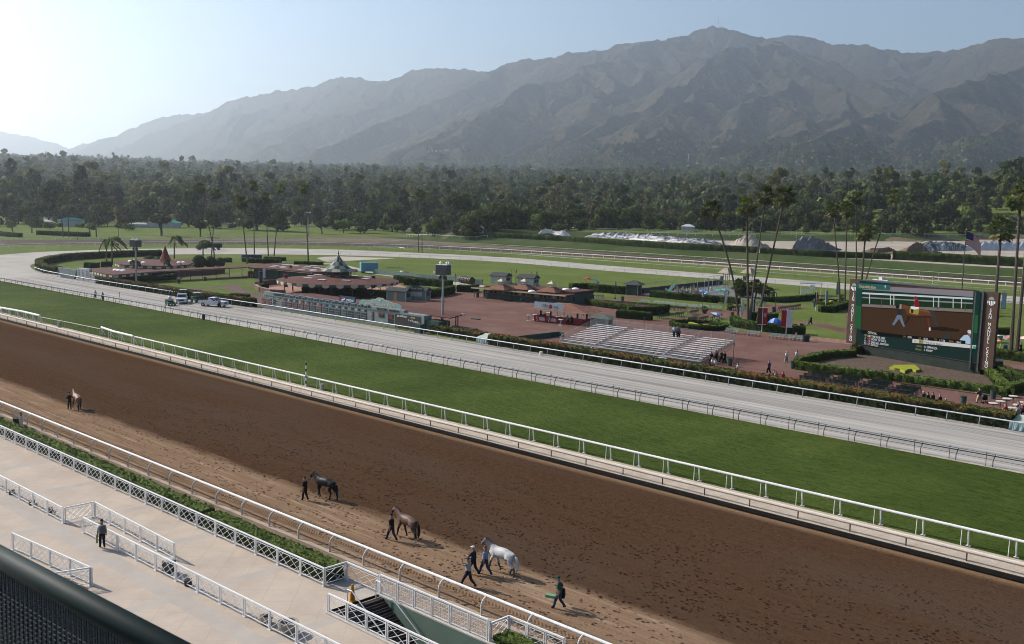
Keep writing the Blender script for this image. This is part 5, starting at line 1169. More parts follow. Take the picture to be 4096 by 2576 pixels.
wall_path('brick_wall', 'low curved brick wall round the left side of the carousel court', [g('R2', x, y) for x, y in ((50, 690), (90, 720), (200, 745), (330, 752))], .5, 1.0, brickw, top=M('tan_coping', (.30, .22, .17)))
wall_path('brick_wall', 'straight brick wall behind the carousel court on the left', [g('R2', x, y) for x, y in ((120, 660), (300, 640))], .4, 1.1, brickw)
wall_path('low_wall', 'long low grey-green wall along the back of the service road', [g('R2', x, y) for x, y in ((1165, 552), (1600, 598), (2185, 652))], .3, 1.3, M('grey_green_wall', (.16, .215, .195), (.13, .18, .16), .6, .8))
def flat_pav(name, lab, roof_px, z, wallmat, posts=True, scallop=False, inset=.12, cat='pavilion', th=.25, lights=()):
  P = [g(r, x, y, z) for r, x, y in roof_px]; c = sum(P, Vector()) / len(P); c.z = 0; t = thing(name, lab, cat, c); L_ = [p - c for p in P]
  mb = MB(); mb.prism([(p.x, p.y) for p in L_], z, z + th); mb.build('roof', redroof, t)
  mb = MB(); mb.prism([(p.x * 1.005, p.y * 1.005) for p in L_], z - .12, z - .005); mb.build('fascia', cream if scallop else M('tan_fascia', (.36, .27, .2)), t)
  if wallmat: mb = MB(); mb.prism([(p.x * (1 - inset * 2.2), p.y * (1 - inset * 2.2)) for p in L_], 0, z - .13); mb.build('wall', wallmat, t)
  if posts:
    posts_at(t, 'post', [tuple((a.lerp(b, i / max(1, int((b - a).length / 4))) * .96)[:2]) for a, b in zip(L_, L_[1:] + L_[:1]) for i in range(max(1, int((b - a).length / 4)))], z, .07, darkmetal)
  if scallop:
    m1, m2 = MB(), MB(); k = 0
    for a, b in zip(L_, L_[1:] + L_[:1]):
      n = max(1, int((b - a).length / 1.1))
      for i in range(n):
        p, q = a.lerp(b, i / n) * 1.01, a.lerp(b, (i + 1) / n) * 1.01; k += 1; dz = .6 if k % 2 else .45
        (m1 if k % 2 else m2).quad((p.x, p.y, z - dz), (q.x, q.y, z - dz), (q.x, q.y, z + .05), (p.x, p.y, z + .05))
    m1.build('valance', teal_v, t); m2.build('valance_scallops', cream, t)
  for i, (r, x, y) in enumerate(lights): p = g(r, x, y, z + th) - c; MB().ball((p.x, p.y, z + th), .9, 10, 6, (1, .7, .45)).build('skylight', white, t) if scallop else MB().box((p.x, p.y, z + th + .06), (1.9, .75, .12), .35).build('skylight', white, t)
  return t, c
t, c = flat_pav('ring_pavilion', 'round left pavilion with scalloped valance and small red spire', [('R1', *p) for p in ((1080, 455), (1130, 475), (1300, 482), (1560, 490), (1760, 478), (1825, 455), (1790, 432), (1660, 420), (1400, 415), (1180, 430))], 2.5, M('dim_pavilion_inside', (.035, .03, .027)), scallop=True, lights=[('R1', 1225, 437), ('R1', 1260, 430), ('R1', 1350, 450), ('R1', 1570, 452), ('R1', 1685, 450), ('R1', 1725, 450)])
p = g('R1', 1555, 432, 2.7) - c; mb = MB(); mb.lathe([(1.75, 2.7), (1.6, 3.0), (.9, 4.6), (.35, 6.2), (.05, 7.0)], 8, (p.x, p.y, 0)); mb.build('spire', M('red_spire_paint', (.22, .045, .04), (.17, .04, .035), 1, .6), t)
A1 = Vector((-257.3, 107.5, 0))
b_ = Vector((-238.2, 109.6, 0)); rz1, L1 = frame_of(A1, b_)
t = thing('small_tote_board', 'smaller pale odds board at the left turn with red roof behind', 'scoreboard', A1, rz1)
mb = MB(); mb.add([(0, 0, 0), (6.2, 0, 0), (7.4, 0, 2.3), (-1.2, 0, 2.5), (0, .5, 0), (6.2, .5, 0), (7.4, .5, 2.3), (-1.2, .5, 2.5)], [(0, 1, 2, 3), (7, 6, 5, 4), (0, 4, 5, 1), (1, 5, 6, 2), (2, 6, 7, 3), (3, 7, 4, 0)]); mb.build('slanted_panel', teal, t)
mb = MB(); mb.box((8.1 + 2.6, .3, 1.45), (5.2, .8, 2.9)); mb.box((16.3, .3, 1.1), (6.6, .8, 2.2)); mb.build('board_panel', M('pale_board', (.42, .45, .45), (.36, .39, .39), 1, .6), t)
mb = MB()
for i in range(3):
  for j in range(4): mb.box((8.8 + i * 1.7, -.13, .7 + j * .55), (.55, .05, .34))
for i in range(4):
  for j in range(3): mb.box((13.9 + i * 1.6, -.13, .6 + j * .5), (.6, .05, .3))
mb.build('windows', M('faded_board_windows', (.22, .2, .2), (.3, .16, .13), 3, .5), t)
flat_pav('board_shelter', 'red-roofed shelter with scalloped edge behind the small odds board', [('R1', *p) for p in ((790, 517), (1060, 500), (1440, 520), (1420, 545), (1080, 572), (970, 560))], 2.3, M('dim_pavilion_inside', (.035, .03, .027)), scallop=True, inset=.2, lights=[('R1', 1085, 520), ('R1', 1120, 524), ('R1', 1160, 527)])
flat_pav('covered_walkway', 'long narrow covered walkway with thin dark posts leading right', [('R1', *p) for p in ((1400, 522), (1900, 498), (2408, 472))] + [('R2', 60, 475), ('R2', 60, 496)] + [('R1', *p) for p in ((2408, 492), (1900, 514), (1400, 540))], 2.5, None, cat='walkway', th=.14)
t, _ = flat_pav('long_pavilion', 'long red-roofed pavilion with many white skylights behind the carousel', [('R2', *p) for p in ((-20, 486), (60, 470), (280, 460), (620, 492), (1010, 516), (1010, 530), (580, 548), (260, 518), (-20, 500))], 2.7, teal_dk, inset=.06, lights=[('R2', x, y) for x, y in ((215, 490), (240, 477), (305, 487), (315, 500), (375, 468), (430, 480), (480, 518), (520, 503), (540, 488), (590, 515), (595, 528), (625, 497), (690, 508), (700, 520), (600, 478), (330, 470))])
wall_path('brick_wall', 'dark brick wall under the covered walkway', [g('R1', x, y) for x, y in ((1640, 575), (1900, 565), (2110, 545))], .4, 1.3, brickw)
A2, B2 = g('R2', 2195, 775), g('R3', 640, 850); rz2, L2 = frame_of(A2, B2)
t = thing('ticket_hall', 'long green ticket hall with red roof and three tiled hips with lanterns', 'building', A2, rz2)
D2 = 10.4; hw = 2.15
mb = MB(); mb.box((L2 / 2, D2 / 2, hw / 2), (L2, D2, hw)); mb.build('wall', M('hall_green', (.07, .105, .095), (.055, .085, .078), .6, .75), t)
mb = MB(); mb.box((L2 * .72, D2 * .62, hw + .3), (L2 * .58, D2 * .80, .6)); mb.box((L2 * .25, D2 * .62, hw + .12), (L2 * .6, D2 * .78, .24)); mb.build('roof', redroof, t)
mb = MB(); mb.box((L2 / 2 - .8, -.5, hw + .03), (L2 + 2.6, 2.8, .14)); mb.build('canopy', redroof, t); mb = MB(); mb.box((L2 / 2 - .8, -1.93, hw + .0), (L2 + 2.65, .08, .24)); mb.build('fascia', cream, t)
for i in range(8): MB().tube([(-1.2 + i * (L2 + 1) / 7, -1.75, 0), (-1.2 + i * (L2 + 1) / 7, -1.75, hw)], .06, 6).build('canopy_post', darkmetal, t)
for i in range(19):
  MB().box((1.2 + i * (L2 - 2) / 18.6, -.03, hw * .69), (.55, .08, .55)).build('ticket_window', glass_d if i % 4 else M('pale_window', (.4, .38, .34)), t)
mb = MB(); mb.box((L2 / 2 + .2, -.015, hw * .69), (L2 - .8, .03, .85)); mb.build('window_band', M('tan_window_band', (.27, .17, .10), (.22, .13, .08), 2, .8), t)
for y in (2.2, 7.0, 9.2): MB().box((L2 + .02, y, 1.0 if y > 3 else 1.2), (.08, .6, .8)).build('end_window', glass_d, t)
def hip(mb, c, w, d, h, z):
  x, y = c; v = [(x - w / 2, y - d / 2, z), (x + w / 2, y - d / 2, z), (x + w / 2, y + d / 2, z), (x - w / 2, y + d / 2, z), (x - w * .14, y - d * .1, z + h), (x + w * .14, y - d * .1, z + h), (x + w * .14, y + d * .1, z + h), (x - w * .14, y + d * .1, z + h)]
  mb.add(v, [(0, 1, 5, 4), (1, 2, 6, 5), (2, 3, 7, 6), (3, 0, 4, 7), (4, 5, 6, 7), (3, 2, 1, 0)])
for i in range(3):
  p = local([g('R2', 2350, 690, 2.6), g('R3', 215, 690, 2.6), g('R3', 470, 715, 2.6)][i], A2, rz2); mb = MB(); hip(mb, (p.x, p.y + .6), 5.2, 5.0, .95, hw + .35); hp = mb.build('hip_roof', tileroof, t)
  mb = MB()
  for sx in (-1, 1):
    for sy in (-1, 1): mb.box((p.x + sx * .55, p.y + .6 + sy * .55, hw + 1.55), (.1, .1, .9))
  for z in (1.35, 1.75): mb.box((p.x, p.y + .6, hw + z), (1.25, 1.25, .05))
  ln = mb.build('roof_lantern', greymetal, t); mb = MB(); hip(mb, (p.x, p.y + .6), 1.6, 1.6, .5, hw + 2.0); mb.ball((p.x, p.y + .6, hw + 2.65), .16); mb.build('lantern_cap', cream, t)
for x, y in ((620, 700), (710, 695), (300, 718)): p = local(g('R3', x, y, 2.8), A2, rz2); MB().ball((p.x, p.y, 2.75), .8, 10, 6, (1.2, .8, .45)).build('skylight', white, t)
def hut(name, lab, p, rz, w, d, h, wallm, roofm, rh=.7, over=.3, door=None, win=True, group=None, gable=True, cat='booth'):
  t = thing(name, lab, cat, p, rz, group)
  mb = MB(); mb.box((0, 0, h / 2), (w, d, h)); mb.build('wall', wallm, t); W, D_ = w / 2 + over, d / 2 + over; mb = MB()
  if gable: mb.add([(-W, -D_, h), (W, -D_, h), (W, D_, h), (-W, D_, h), (-W, 0, h + rh), (W, 0, h + rh), (-W, -D_, h - .1), (W, -D_, h - .1), (W, D_, h - .1), (-W, D_, h - .1)], [(0, 1, 5, 4), (2, 3, 4, 5), (0, 4, 3), (1, 2, 5), (9, 8, 7, 6), (6, 7, 1, 0), (7, 8, 2, 1), (8, 9, 3, 2), (9, 6, 0, 3)])
  else: mb.add([(-W, -D_, h), (W, -D_, h), (W, D_, h), (-W, D_, h), (-w * .12, 0, h + rh), (w * .12, 0, h + rh)], [(0, 1, 5, 4), (1, 2, 5), (2, 3, 4, 5), (3, 0, 4), (3, 2, 1, 0)])
  mb.build('roof', roofm, t)
  mb = MB()
  for sx in (-1, 1): mb.box((sx * w / 2, -d / 2, h / 2), (.12, .12, h)); mb.box((sx * w / 2, d / 2, h / 2), (.12, .12, h))
  mb.build('corner_trim', cream, t)
  if door: MB().box((door, -d / 2 - .03, 1.0 * h / 2.3), (.85, .08, 2.0 * h / 2.3)).build('door', M('tan_door', (.52, .36, .2)), t)
  if win: MB().box((w / 2 + .03, 0, h * .62), (.08, d * .6, h * .42)).build('window', glass_d, t)
  return t
boothg = M('booth_green', (.19, .26, .235), (.16, .225, .2), 1, .7)
hut('ticket_booth', 'small pale green booth with tan door and dark roof by the odds board', (-168.6, 142.6, 0), .35, 4.6, 2.3, 2.15, boothg, shingle, door=-.2)
t = hut('picnic_booth', 'pale green booth with arched sign reading Picnic Area and white shutter', (-167.6, 147.2, 0), .45, 4.6, 2.6, 2.2, boothg, shingle, win=True)
MB().box((-.2, -1.34, 1.35), (3.2, .06, .95)).build('shutter', M('pale_shutter', (.55, .55, .53)), t)
arc = [(-1.9, 2.25)] + [(1.9 * math.cos(math.pi - math.pi * i / 10), 2.35 + .85 * math.sin(math.pi * i / 10)) for i in range(11)] + [(1.9, 2.25)]
upright(arc, .2, -1.72, -1.6).build('arched_sign', M('sign_dark_green', (.06, .10, .09)), t); text('Picnic Area', .62, txt_cream, t, (.2, -1.74, 2.62), (RX, 0, 0), shear=.2)
hut('shade_booth', 'dark booth with four-sided pagoda roof at the edge of the big lawn', g('G', 632, 462), .3, 3.0, 2.8, 2.5, teal_dk, shingle, 1.0, .9, gable=False)
hut('grey_hut', 'left grey-roofed white hut behind the ticket hall', g('R2', 2360, 640), .2, 4.6, 3.0, 2.0, M('hut_white', (.5, .5, .47)), shingle, .9)
hut('grey_hut', 'right grey-roofed white hut with cream end behind the ticket hall', g('R3', 265, 660), .2, 4.8, 3.0, 2.0, M('hut_white', (.5, .5, .47)), shingle, .9)
hut('path_booth', 'small grey booth with hipped roof behind the bleachers', g('R3', 955, 1062), .3, 3.2, 2.4, 1.9, M('booth_grey', (.30, .30, .26)), M('weathered_green_roof', (.10, .13, .115), (.075, .10, .09), 1, .8), .55, .6, gable=False)
A3 = Vector((-121.6, 141.6, 0))
t = thing('drink_bar', 'open tiled-roof drink bar with red counter panels and a white banner', 'bar', A3, .22)
mb = MB(); hip(mb, (0, 1.0), 12.2, 6.6, 1.15, 2.35); mb.build('roof', tileroof, t); mb = MB(); mb.box((0, 1.0, 2.28), (12.3, 6.7, .13)); mb.build('fascia', cream, t)
for x in (-3.8, 3.8):
  for y in (-.9, 2.9): MB().box((x, y, 1.15), (.26, .26, 2.3)).build('post', M('dark_wood_post', (.06, .045, .035)), t)
redp = M('red_counter_panel', (.30, .03, .032), (.24, .025, .028), 1, .6)
mb = MB(); mb.box((-2.2, -1.5, .58), (5.2, .12, 1.1)); mb.box((-4.8, .7, .58), (.12, 4.4, 1.1)); mb.box((2.8, -1.5, .55), (4.4, .12, 1.0)); mb.box((5.0, 1.0, .55), (.12, 4.6, 1.0)); mb.build('counter_front', redp, t)
for i, x in enumerate((-3.5, -1.1)):
  s = MB(); s.box((x + .35, -1.58, .55), (1.15, .03, .55)); s.box((x + .35, -1.58, .86), (.6, .03, .12)); s.build('label_plate', M('faded_label', (.55, .45, .44)), t)
  s = MB(); s.tube([(x - .62 + .17 * math.cos(a), -1.58, .72 + .30 * math.sin(a)) for a in [2 * math.pi * j / 12 for j in range(13)]], .03, 5); s.bar((x - .62, -1.58, .42), (x - .62, -1.58, .22), .05); s.box((x - .62, -1.58, .2), (.3, .03, .05)); s.build('glass_outline', white, t)
mb = MB(); mb.box((0, -1.2, 1.12), (10, .7, .08)); mb.build('counter_top', M('dark_counter', (.05, .045, .04)), t)
s = MB(); s.box((-1.6, -1.9, 3.0), (6.0, .06, 1.45)); bn = s.build('banner', M('white_banner', (.56, .62, .64), (.48, .55, .58), .8, .6), t)
text('LOBS', .55, M('banner_black', (.04, .04, .05)), t, (-2.45, -1.95, 3.12), (RX, 0, 0)); text('TAR', .55, M('banner_black', (.04, .04, .05)), t, (-.1, -1.95, 2.95), (RX, 0, 0)); MB().ball((-1.25, -1.95, 3.02), .36, 12, 8, (1, .1, 1.15)).build('emblem', M('lobster_red', (.40, .07, .05)), t)
FA, FB = Vector((-102.2, 118.9, 0)), Vector((-77.4, 119.9, 0)); rz4, L4 = frame_of(FA, FB)
t = thing('bleachers', 'aluminium bleachers with two aisles and a picket fence along the back', 'bleachers', FA, rz4)
NR, DR = 11, 8.9; zt = 2.35; secs = ((0.1, 6.2), (7.6, 18.4), (19.8, L4 - .1))
seatm = M('bleacher_seat', (.86, .85, .83), (.78, .77, .75), 1.5, .4); planks = M('bleacher_footboard', (.32, .315, .31), (.25, .245, .24), 1.5, .6)
for i in range(NR):
  y = .9 + i * DR / NR; z = .55 + i * (zt - .55) / (NR - 1)
  for a, b in secs:
    MB().box(((a + b) / 2, y, z + .30), (b - a, .26, .045)).build('seat_plank', seatm, t)
    m = MB(); m.box(((a + b) / 2, y + .42, z), (b - a, .24, .04)); m.box(((a + b) / 2, y + .05, z - .0), (b - a, .05, .12)); m.build('foot_plank', planks, t)
  for a, b in ((6.2, 7.6), (18.4, 19.8)): MB().box(((a + b) / 2, y, z), (b - a, .8, .05)).build('aisle_step', planks, t)
mb = MB()
for k in range(13):
  x = L4 * k / 12
  for i in range(NR):
    y = .9 + i * DR / NR; z = .55 + i * (zt - .55) / (NR - 1); mb.bar((x, y, z), (x, y, z + .3), .04)
  mb.bar((x, .4, .4), (x, DR + .6, zt), .06, .08); mb.bar((x, DR + .4, 0), (x, DR + .4, zt), .06); mb.bar((x, DR * .55, 0), (x, DR * .55, .4 + (zt - .4) * .53), .05); mb.bar((x, DR * .5, .1), (x, DR + .4, zt - .2), .035); mb.bar((x, .5, 0), (x, DR + .4, .02), .05)
mb.build('understructure', M('dull_frame_metal', (.16, .165, .17), (.12, .125, .13), 2, .5, metal=.4), t)
mb = MB(); mb.box((L4 / 2, .25, .5), (L4, .9, .06)); mb.box((L4 / 2, .1, .25), (L4, .05, .5)); mb.build('front_walkway', planks, t)
fr = MB(); fn = MB()
for k in range(14): x = L4 * k / 13; fr.bar((x, DR + .55, zt - .5), (x, DR + .55, zt + 1.2), .06)
fr.bar((0, DR + .55, zt + 1.2), (L4, DR + .55, zt + 1.2), .05); fr.bar((0, DR + .55, zt + .05), (L4, DR + .55, zt + .05), .04)
for k in range(int(L4 / .16)): fn.bar((k * .16, DR + .55, zt + .05), (k * .16, DR + .55, zt + 1.2), .016)
for x in (0, L4):
  fr.bar((x, .3, 1.55), (x, DR + .5, zt + 1.2), .05); fr.bar((x, -.1, .5), (x, .3, 1.55), .05)
  for k in range(8): y = .4 + k * DR / 7; zz = .55 + k * (zt - .55) / 7; fr.bar((x, y, zz), (x, y, zz + 1.05), .04)
  for k in range(52): y = .4 + k * DR / 51; zz = .55 + k * (zt - .55) / 51; fn.bar((x, y, zz), (x, y, zz + 1.0), .012)
for k in range(int(L4 / .2)): fn.bar((k * .2, -.2, .5), (k * .2, -.2, 1.35), .014)
fr.bar((0, -.2, 1.38), (L4, -.2, 1.38), .04); fr.build('guard_frame', greymetal, t); fn.build('guard_pickets', greymetal, t)
for x in (6.9, 19.1):
  mb = MB()
  for s_ in range(3): i0, i1 = s_ * 4, min(s_ * 4 + 3, NR - 1); y0, y1 = .9 + i0 * DR / NR, .9 + i1 * DR / NR; z0, z1 = .55 + i0 * .18, .55 + i1 * .18; mb.tube([(x, y0, z0), (x, y0, z0 + .95), (x, y1, z1 + .95), (x, y1, z1)], .025, 5); mb.tube([(x, y0, z0 + .5), (x, y1, z1 + .5)], .02, 5)
  mb.build('aisle_rail', greymetal, t)
  mb = MB()
  for s_ in (-.7, .7): mb.tube([(x + s_, -1.9, .1), (x + s_, -1.9, .9), (x + s_, -.2, 1.5)], .03, 5)
  for k in range(3): mb.box((x, -1.7 + k * .5, .12 + k * .16), (1.4, .45, .04))
  mb.build('stair', lightmetal, t)
wall_path('track_gate', 'low dark green board barrier left of the bleachers', [g('R3', 175, 1185), g('R3', 555, 1140), g('R3', 600, 1150)], .15, .8, M('barrier_green', (.045, .10, .085), (.035, .08, .07), .6, .7), cat='barrier')
def tarp_box(lab, p, rz, w=3.4, d=1.9):
  t = thing('starting_tarp', lab, 'tarp cover', p, rz, 'blue-green tarps beside the grey track')
  mb = MB(); n = 14
  for i in range(n):
    x0, x1 = -w / 2 + w * i / n, -w / 2 + w * (i + 1) / n; a, b = (.05 if i % 2 else -.05), (-.05 if i % 2 else .05)
    mb.quad((x0, -d / 2 + a - .1, 0), (x1, -d / 2 + b - .1, 0), (x1, -d / 2, .85), (x0, -d / 2, .85))
  mb.box((0, .05, .42), (w - .1, d - .3, .84)); mb.build('skirt', M('tarp_grey_blue', (.27, .36, .37), (.22, .3, .31), .8, .6), t)
  mb = MB(); mb.add([(-w / 2, -d / 2, .86), (w / 2, -d / 2, .86), (w / 2, d / 2, 1.35), (-w / 2, d / 2, 1.35), (-w / 2, d / 2, .0), (w / 2, d / 2, .0)], [(0, 1, 2, 3), (3, 2, 5, 4)]); mb.build('top_sheet', M('tarp_pale_green', (.40, .46, .36), (.35, .41, .32), .8, .6), t)
tarp_box('pale green sheet over a blue-grey box between two hedges', (-110.4, 111.6, 0), .05); tarp_box('pale green tarp box at the right picture edge beside the hedge', (-31.6, 111.2, 0), .05, 4.2, 2.2)
SA, SB = Vector((-69.0, 149.7, 0)), Vector((-48.9, 144.2, 0)); rzs, LS = frame_of(SA, SB)
t = thing('video_board', 'huge outdoor video board showing a led racehorse between two brown banners', 'video screen', SA, rzs)
def sp(x, y, r='R4'):
  a, b, k = REG[r]; d = _ray(a + x * k, b + y * k); n = Vector((-math.sin(rzs), math.cos(rzs), 0)); s = (SA - CAM_POS).dot(n) / d.dot(n); q = local(CAM_POS + d * s, SA, rzs); return q.x, q.z
x0, z0b = sp(818, 1232); x1, z1b = sp(1968, 1368); _, z0t = sp(838, 626); _, z1t = sp(2018, 703)
zb, zt_ = (z0b + z1b) / 2, (z0t + z1t) / 2
mb = MB(); mb.box(((x0 + x1) / 2, .9, (zb + zt_) / 2), (x1 - x0, 1.8, zt_ - zb)); mb.build('housing', darkmetal, t)
mb = MB(); mb.box(((x0 + x1) / 2 + .4, 2.6, zb / 2 - .1), (x1 - x0 + .2, 5.0, zb + .2)); mb.build('base', M('dark_base_wall', (.022, .03, .026), (.032, .04, .034), 1, .8), t)
for xx in (x1 - .9, x1 + .25): MB().box((xx, -.12, (zb + zt_) / 2 - .5), (.22, .24, zt_ - zb + 1.0)).build('edge_post', darkmetal, t)
SCM = {}
def scm(c, e=.36):
  k = tuple(round(v, 3) for v in c)
  if k not in SCM:
    m, nt, N, L, B = nodes_of('screen_picture_%s' % 'abcdefghijklmnopqrstuvwxyzABCDEFGHIJKLMNOPQRSTUVWXYZ'[len(SCM)]); B.inputs['Base Color'].default_value = (*[v * .08 for v in c], 1); B.inputs['Roughness'].default_value = .8; B.inputs['Specular IOR Level'].default_value = .0
    B.inputs['Emission Color'].default_value = (*c, 1); B.inputs['Emission Strength'].default_value = e * (1.5 if max(c) > .5 else 1); SCM[k] = m
  return SCM[k]
pic = MB().quad((x0 + .1, -.02, zb + .1), (x1 - .1, -.02, zb + .1), (x1 - .1, -.02, zt_ - .1), (x0 + .1, -.02, zt_ - .1)).build('screen', scm((.018, .045, .04)), t)
LAY = [0.03]
def sq(pts, c, name='picture_patch', dep=None):
  LAY[0] += .003; q = [sp(*p) for p in pts]; n = len(q)
  ar = sum(q[i][0] * q[(i + 1) % n][1] - q[(i + 1) % n][0] * q[i][1] for i in range(n)); o = range(n) if ar > 0 else range(n - 1, -1, -1)
  mb = MB(); mb.add([(p[0], -LAY[0], p[1]) for p in q], [tuple(o)]); return mb.build(name, scm(c), pic)
sq([(890, 665), (1941, 735), (1916, 1213), (878, 1078)], (.085, .045, .026), 'picture_ground')
sq([(890, 650), (1942, 706), (1938, 900), (886, 840)], (.018, .05, .022), 'picture_turf')
sq([(890, 645), (1942, 703), (1941, 722), (890, 660)], (.12, .06, .05)); sq([(890, 662), (1941, 715), (1939, 772), (889, 702)], (.33, .30, .34), 'picture_track')
sq([(885, 836), (1936, 888), (1935, 918), (885, 862)], (.30, .25, .22)); sq([(885, 862), (1935, 918), (1935, 928), (885, 870)], (.02, .02, .02))
for a, b, w, c in ((735, 788, 16, (.55, .62, .68)), (775, 832, 12, (.35, .38, .40))): sq([(889, a - w / 2), (1938, b - w / 2), (1938, b + w / 2), (889, a + w / 2)], c, 'picture_rail')
for x in (958, 1155, 1187, 1380, 1560, 1610, 1745, 1823): y = 735 + (x - 889) * .0505; sq([(x - 4, y), (x + 4, y), (x + 3, y + 95), (x - 5, y + 95)], (.55, .60, .62), 'picture_post')
for x in (1072, 1600, 1858): y = 780 + (x - 889) * .054; sq([(x - 4, y), (x + 4, y), (x + 3, y + 70), (x - 5, y + 70)], (.12, .12, .13), 'picture_post')
hc = (.17, .068, .034); hs = (.11, .035, .018)
sq([(1500, 1055), (1640, 1050), (1810, 1075), (1795, 1098), (1640, 1090), (1480, 1070)], (.03, .02, .014), 'picture_shadow')
sq([(1525, 905), (1560, 900), (1585, 950), (1600, 1010), (1615, 1060), (1590, 1045), (1560, 985), (1530, 950)], (.07, .06, .06), 'picture_tail')
sq([(1318, 940), (1345, 950), (1330, 990), (1300, 1030), (1288, 1028), (1308, 985)], (.04, .025, .02), 'picture_leg'); sq([(1345, 950), (1372, 955), (1366, 1010), (1370, 1060), (1352, 1062), (1350, 1010)], hs, 'picture_leg')
sq([(1480, 955), (1520, 960), (1515, 1005), (1535, 1050), (1530, 1088), (1516, 1088), (1518, 1050), (1495, 1010)], hc, 'picture_leg'); sq([(1475, 960), (1500, 975), (1508, 1020), (1505, 1075), (1490, 1078), (1492, 1025)], hs, 'picture_leg')
sq([(1517, 1058), (1533, 1058), (1533, 1088), (1519, 1088)], (.75, .75, .75), 'picture_sock')
sq([(1330, 865), (1400, 878), (1470, 885), (1525, 905), (1540, 940), (1520, 975), (1470, 962), (1400, 968), (1335, 955), (1308, 925), (1300, 890)], hc, 'picture_horse')
sq([(1255, 838), (1290, 842), (1345, 862), (1340, 905), (1300, 905), (1280, 875), (1258, 890), (1248, 875)], hc, 'picture_horse_neck'); sq([(1243, 838), (1262, 842), (1258, 888), (1246, 885)], (.5, .4, .34), 'picture_blaze')
sq([(1330, 940), (1400, 950), (1470, 945), (1535, 950), (1520, 975), (1470, 962), (1400, 968), (1335, 955)], (.07, .028, .016), 'picture_belly'); sq([(1430, 884), (1480, 888), (1525, 907), (1530, 922), (1480, 910), (1432, 902)], (.26, .115, .06), 'picture_rump_light'); sq([(1275, 852), (1330, 868), (1322, 880), (1280, 868)], (.24, .105, .055), 'picture_neck_light')
sq([(1340, 876), (1430, 882), (1418, 938), (1365, 930), (1333, 918)], (.48, .38, .07), 'picture_cloth')
sq([(1350, 858), (1400, 862), (1428, 868), (1422, 884), (1375, 890), (1345, 875)], (.75, .76, .8), 'picture_breeches'); sq([(1352, 885), (1378, 888), (1368, 925), (1350, 918)], (.02, .02, .025), 'picture_boot')
sq([(1382, 802), (1412, 795), (1428, 815), (1430, 868), (1382, 862), (1378, 830)], (.27, .022, .03), 'picture_jockey'); sq([(1376, 772), (1390, 763), (1408, 768), (1412, 790), (1385, 798), (1376, 790)], (.33, .025, .035), 'picture_cap')
sq([(1225, 880), (1260, 885), (1262, 945), (1222, 940)], (.03, .04, .05), 'picture_groom'); sq([(1205, 848), (1235, 845), (1243, 862), (1228, 882), (1210, 875)], (.02, .02, .022), 'picture_groom_cap'); sq([(1222, 938), (1262, 944), (1295, 1050), (1280, 1055), (1240, 975), (1190, 1040), (1175, 1032)], (.20, .27, .36), 'picture_jeans')
sq([(1660, 1140), (1690, 1110), (1715, 1125), (1720, 1170), (1652, 1160)], (.05, .06, .065), 'picture_onlooker')
sq([(1810, 1170), (1850, 1130), (1890, 1125), (1912, 1160), (1911, 1215), (1812, 1200)], (.42, .58, .72), 'picture_shirt'); sq([(1882, 1088), (1905, 1078), (1918, 1090), (1915, 1118), (1886, 1108)], (.6, .62, .68), 'picture_white_cap'); sq([(1886, 1108), (1914, 1118), (1912, 1145), (1890, 1135)], (.35, .2, .15), 'picture_face')
sq([(838, 640), (892, 645), (878, 1078), (823, 1070)], (.02, .09, .075), 'picture_side'); sq([(833, 850), (886, 858), (879, 1070), (824, 1060)], (.03, .15, .055), 'picture_side')
sq([(1941, 706), (1996, 712), (1962, 1232), (1914, 1216)], (.015, .06, .05), 'picture_side'); sq([(1932, 935), (1984, 942), (1975, 1110), (1922, 1105)], (.03, .16, .055), 'picture_side')
sq([(845, 640), (1158, 658), (1154, 708), (843, 690)], (.035, .17, .16), 'title_plate')
sq([(878, 1080), (1275, 1128), (1274, 1160), (876, 1112)], (.012, .014, .014), 'caption_bar'); sq([(1270, 1126), (1866, 1182), (1864, 1212), (1268, 1158)], (.012, .012, .013), 'caption_bar')
sq([(1368, 1164), (1966, 1226), (1964, 1258), (1365, 1200)], (.62, .60, .60), 'winner_bar'); sq([(1428, 1171), (1472, 1175), (1470, 1210), (1426, 1206)], (.45, .40, .12), 'winner_number'); sq([(1938, 1232), (1965, 1235), (1964, 1258), (1937, 1255)], (.05, .45, .32), 'winner_chip')
for (y, c) in ((1136, (.35, .32, .06)), (1161, (.35, .03, .03)), (1186, (.06, .10, .35)), (1211, (.45, .12, .05))): sq([(944, y - 11), (980, y - 7), (979, y + 15), (942, y + 11)], c, 'number_chip')
def st(s, x, y, hpx, c, al='LEFT', wf=1.0):
  LAY[0] += .002; q = sp(x, y); hh = abs(sp(x, y)[1] - sp(x, y + hpx)[1]); return text(s, hh * 1.32, scm(c), pic, (q[0], -LAY[0] - .01, q[1]), (RX, 0, 0), 'caption', .003, al, wf)
W_ = (.80, .80, .82); Y_ = (.42, .38, .12)
st('Santa Anita Park', 868, 668, 30, (.75, .55, .30), wf=.72); st('9', 1104, 676, 30, W_)
st('OFFICIAL', 948, 1104, 22, W_, wf=.86)
for s, x, y in (('TIME FOR EBBY', 982, 1143), ('BOWL OF SOUL', 982, 1168), ('SHES ALL WOMAN', 980, 1197), ('DER LU', 979, 1219)): st(s, x, y, 22, W_, wf=.80)
for s, x, y in (('15', 935, 1133), ('2', 928, 1158), ('11', 930, 1184), ('7/5', 936, 1210)): st(s, x, y, 20, W_, 'RIGHT', .85)
for s, x, y in (('4', 962, 1139), ('1', 961, 1164), ('3', 961, 1189), ('7', 960, 1213)): st(s, x, y, 20, W_, 'CENTER')
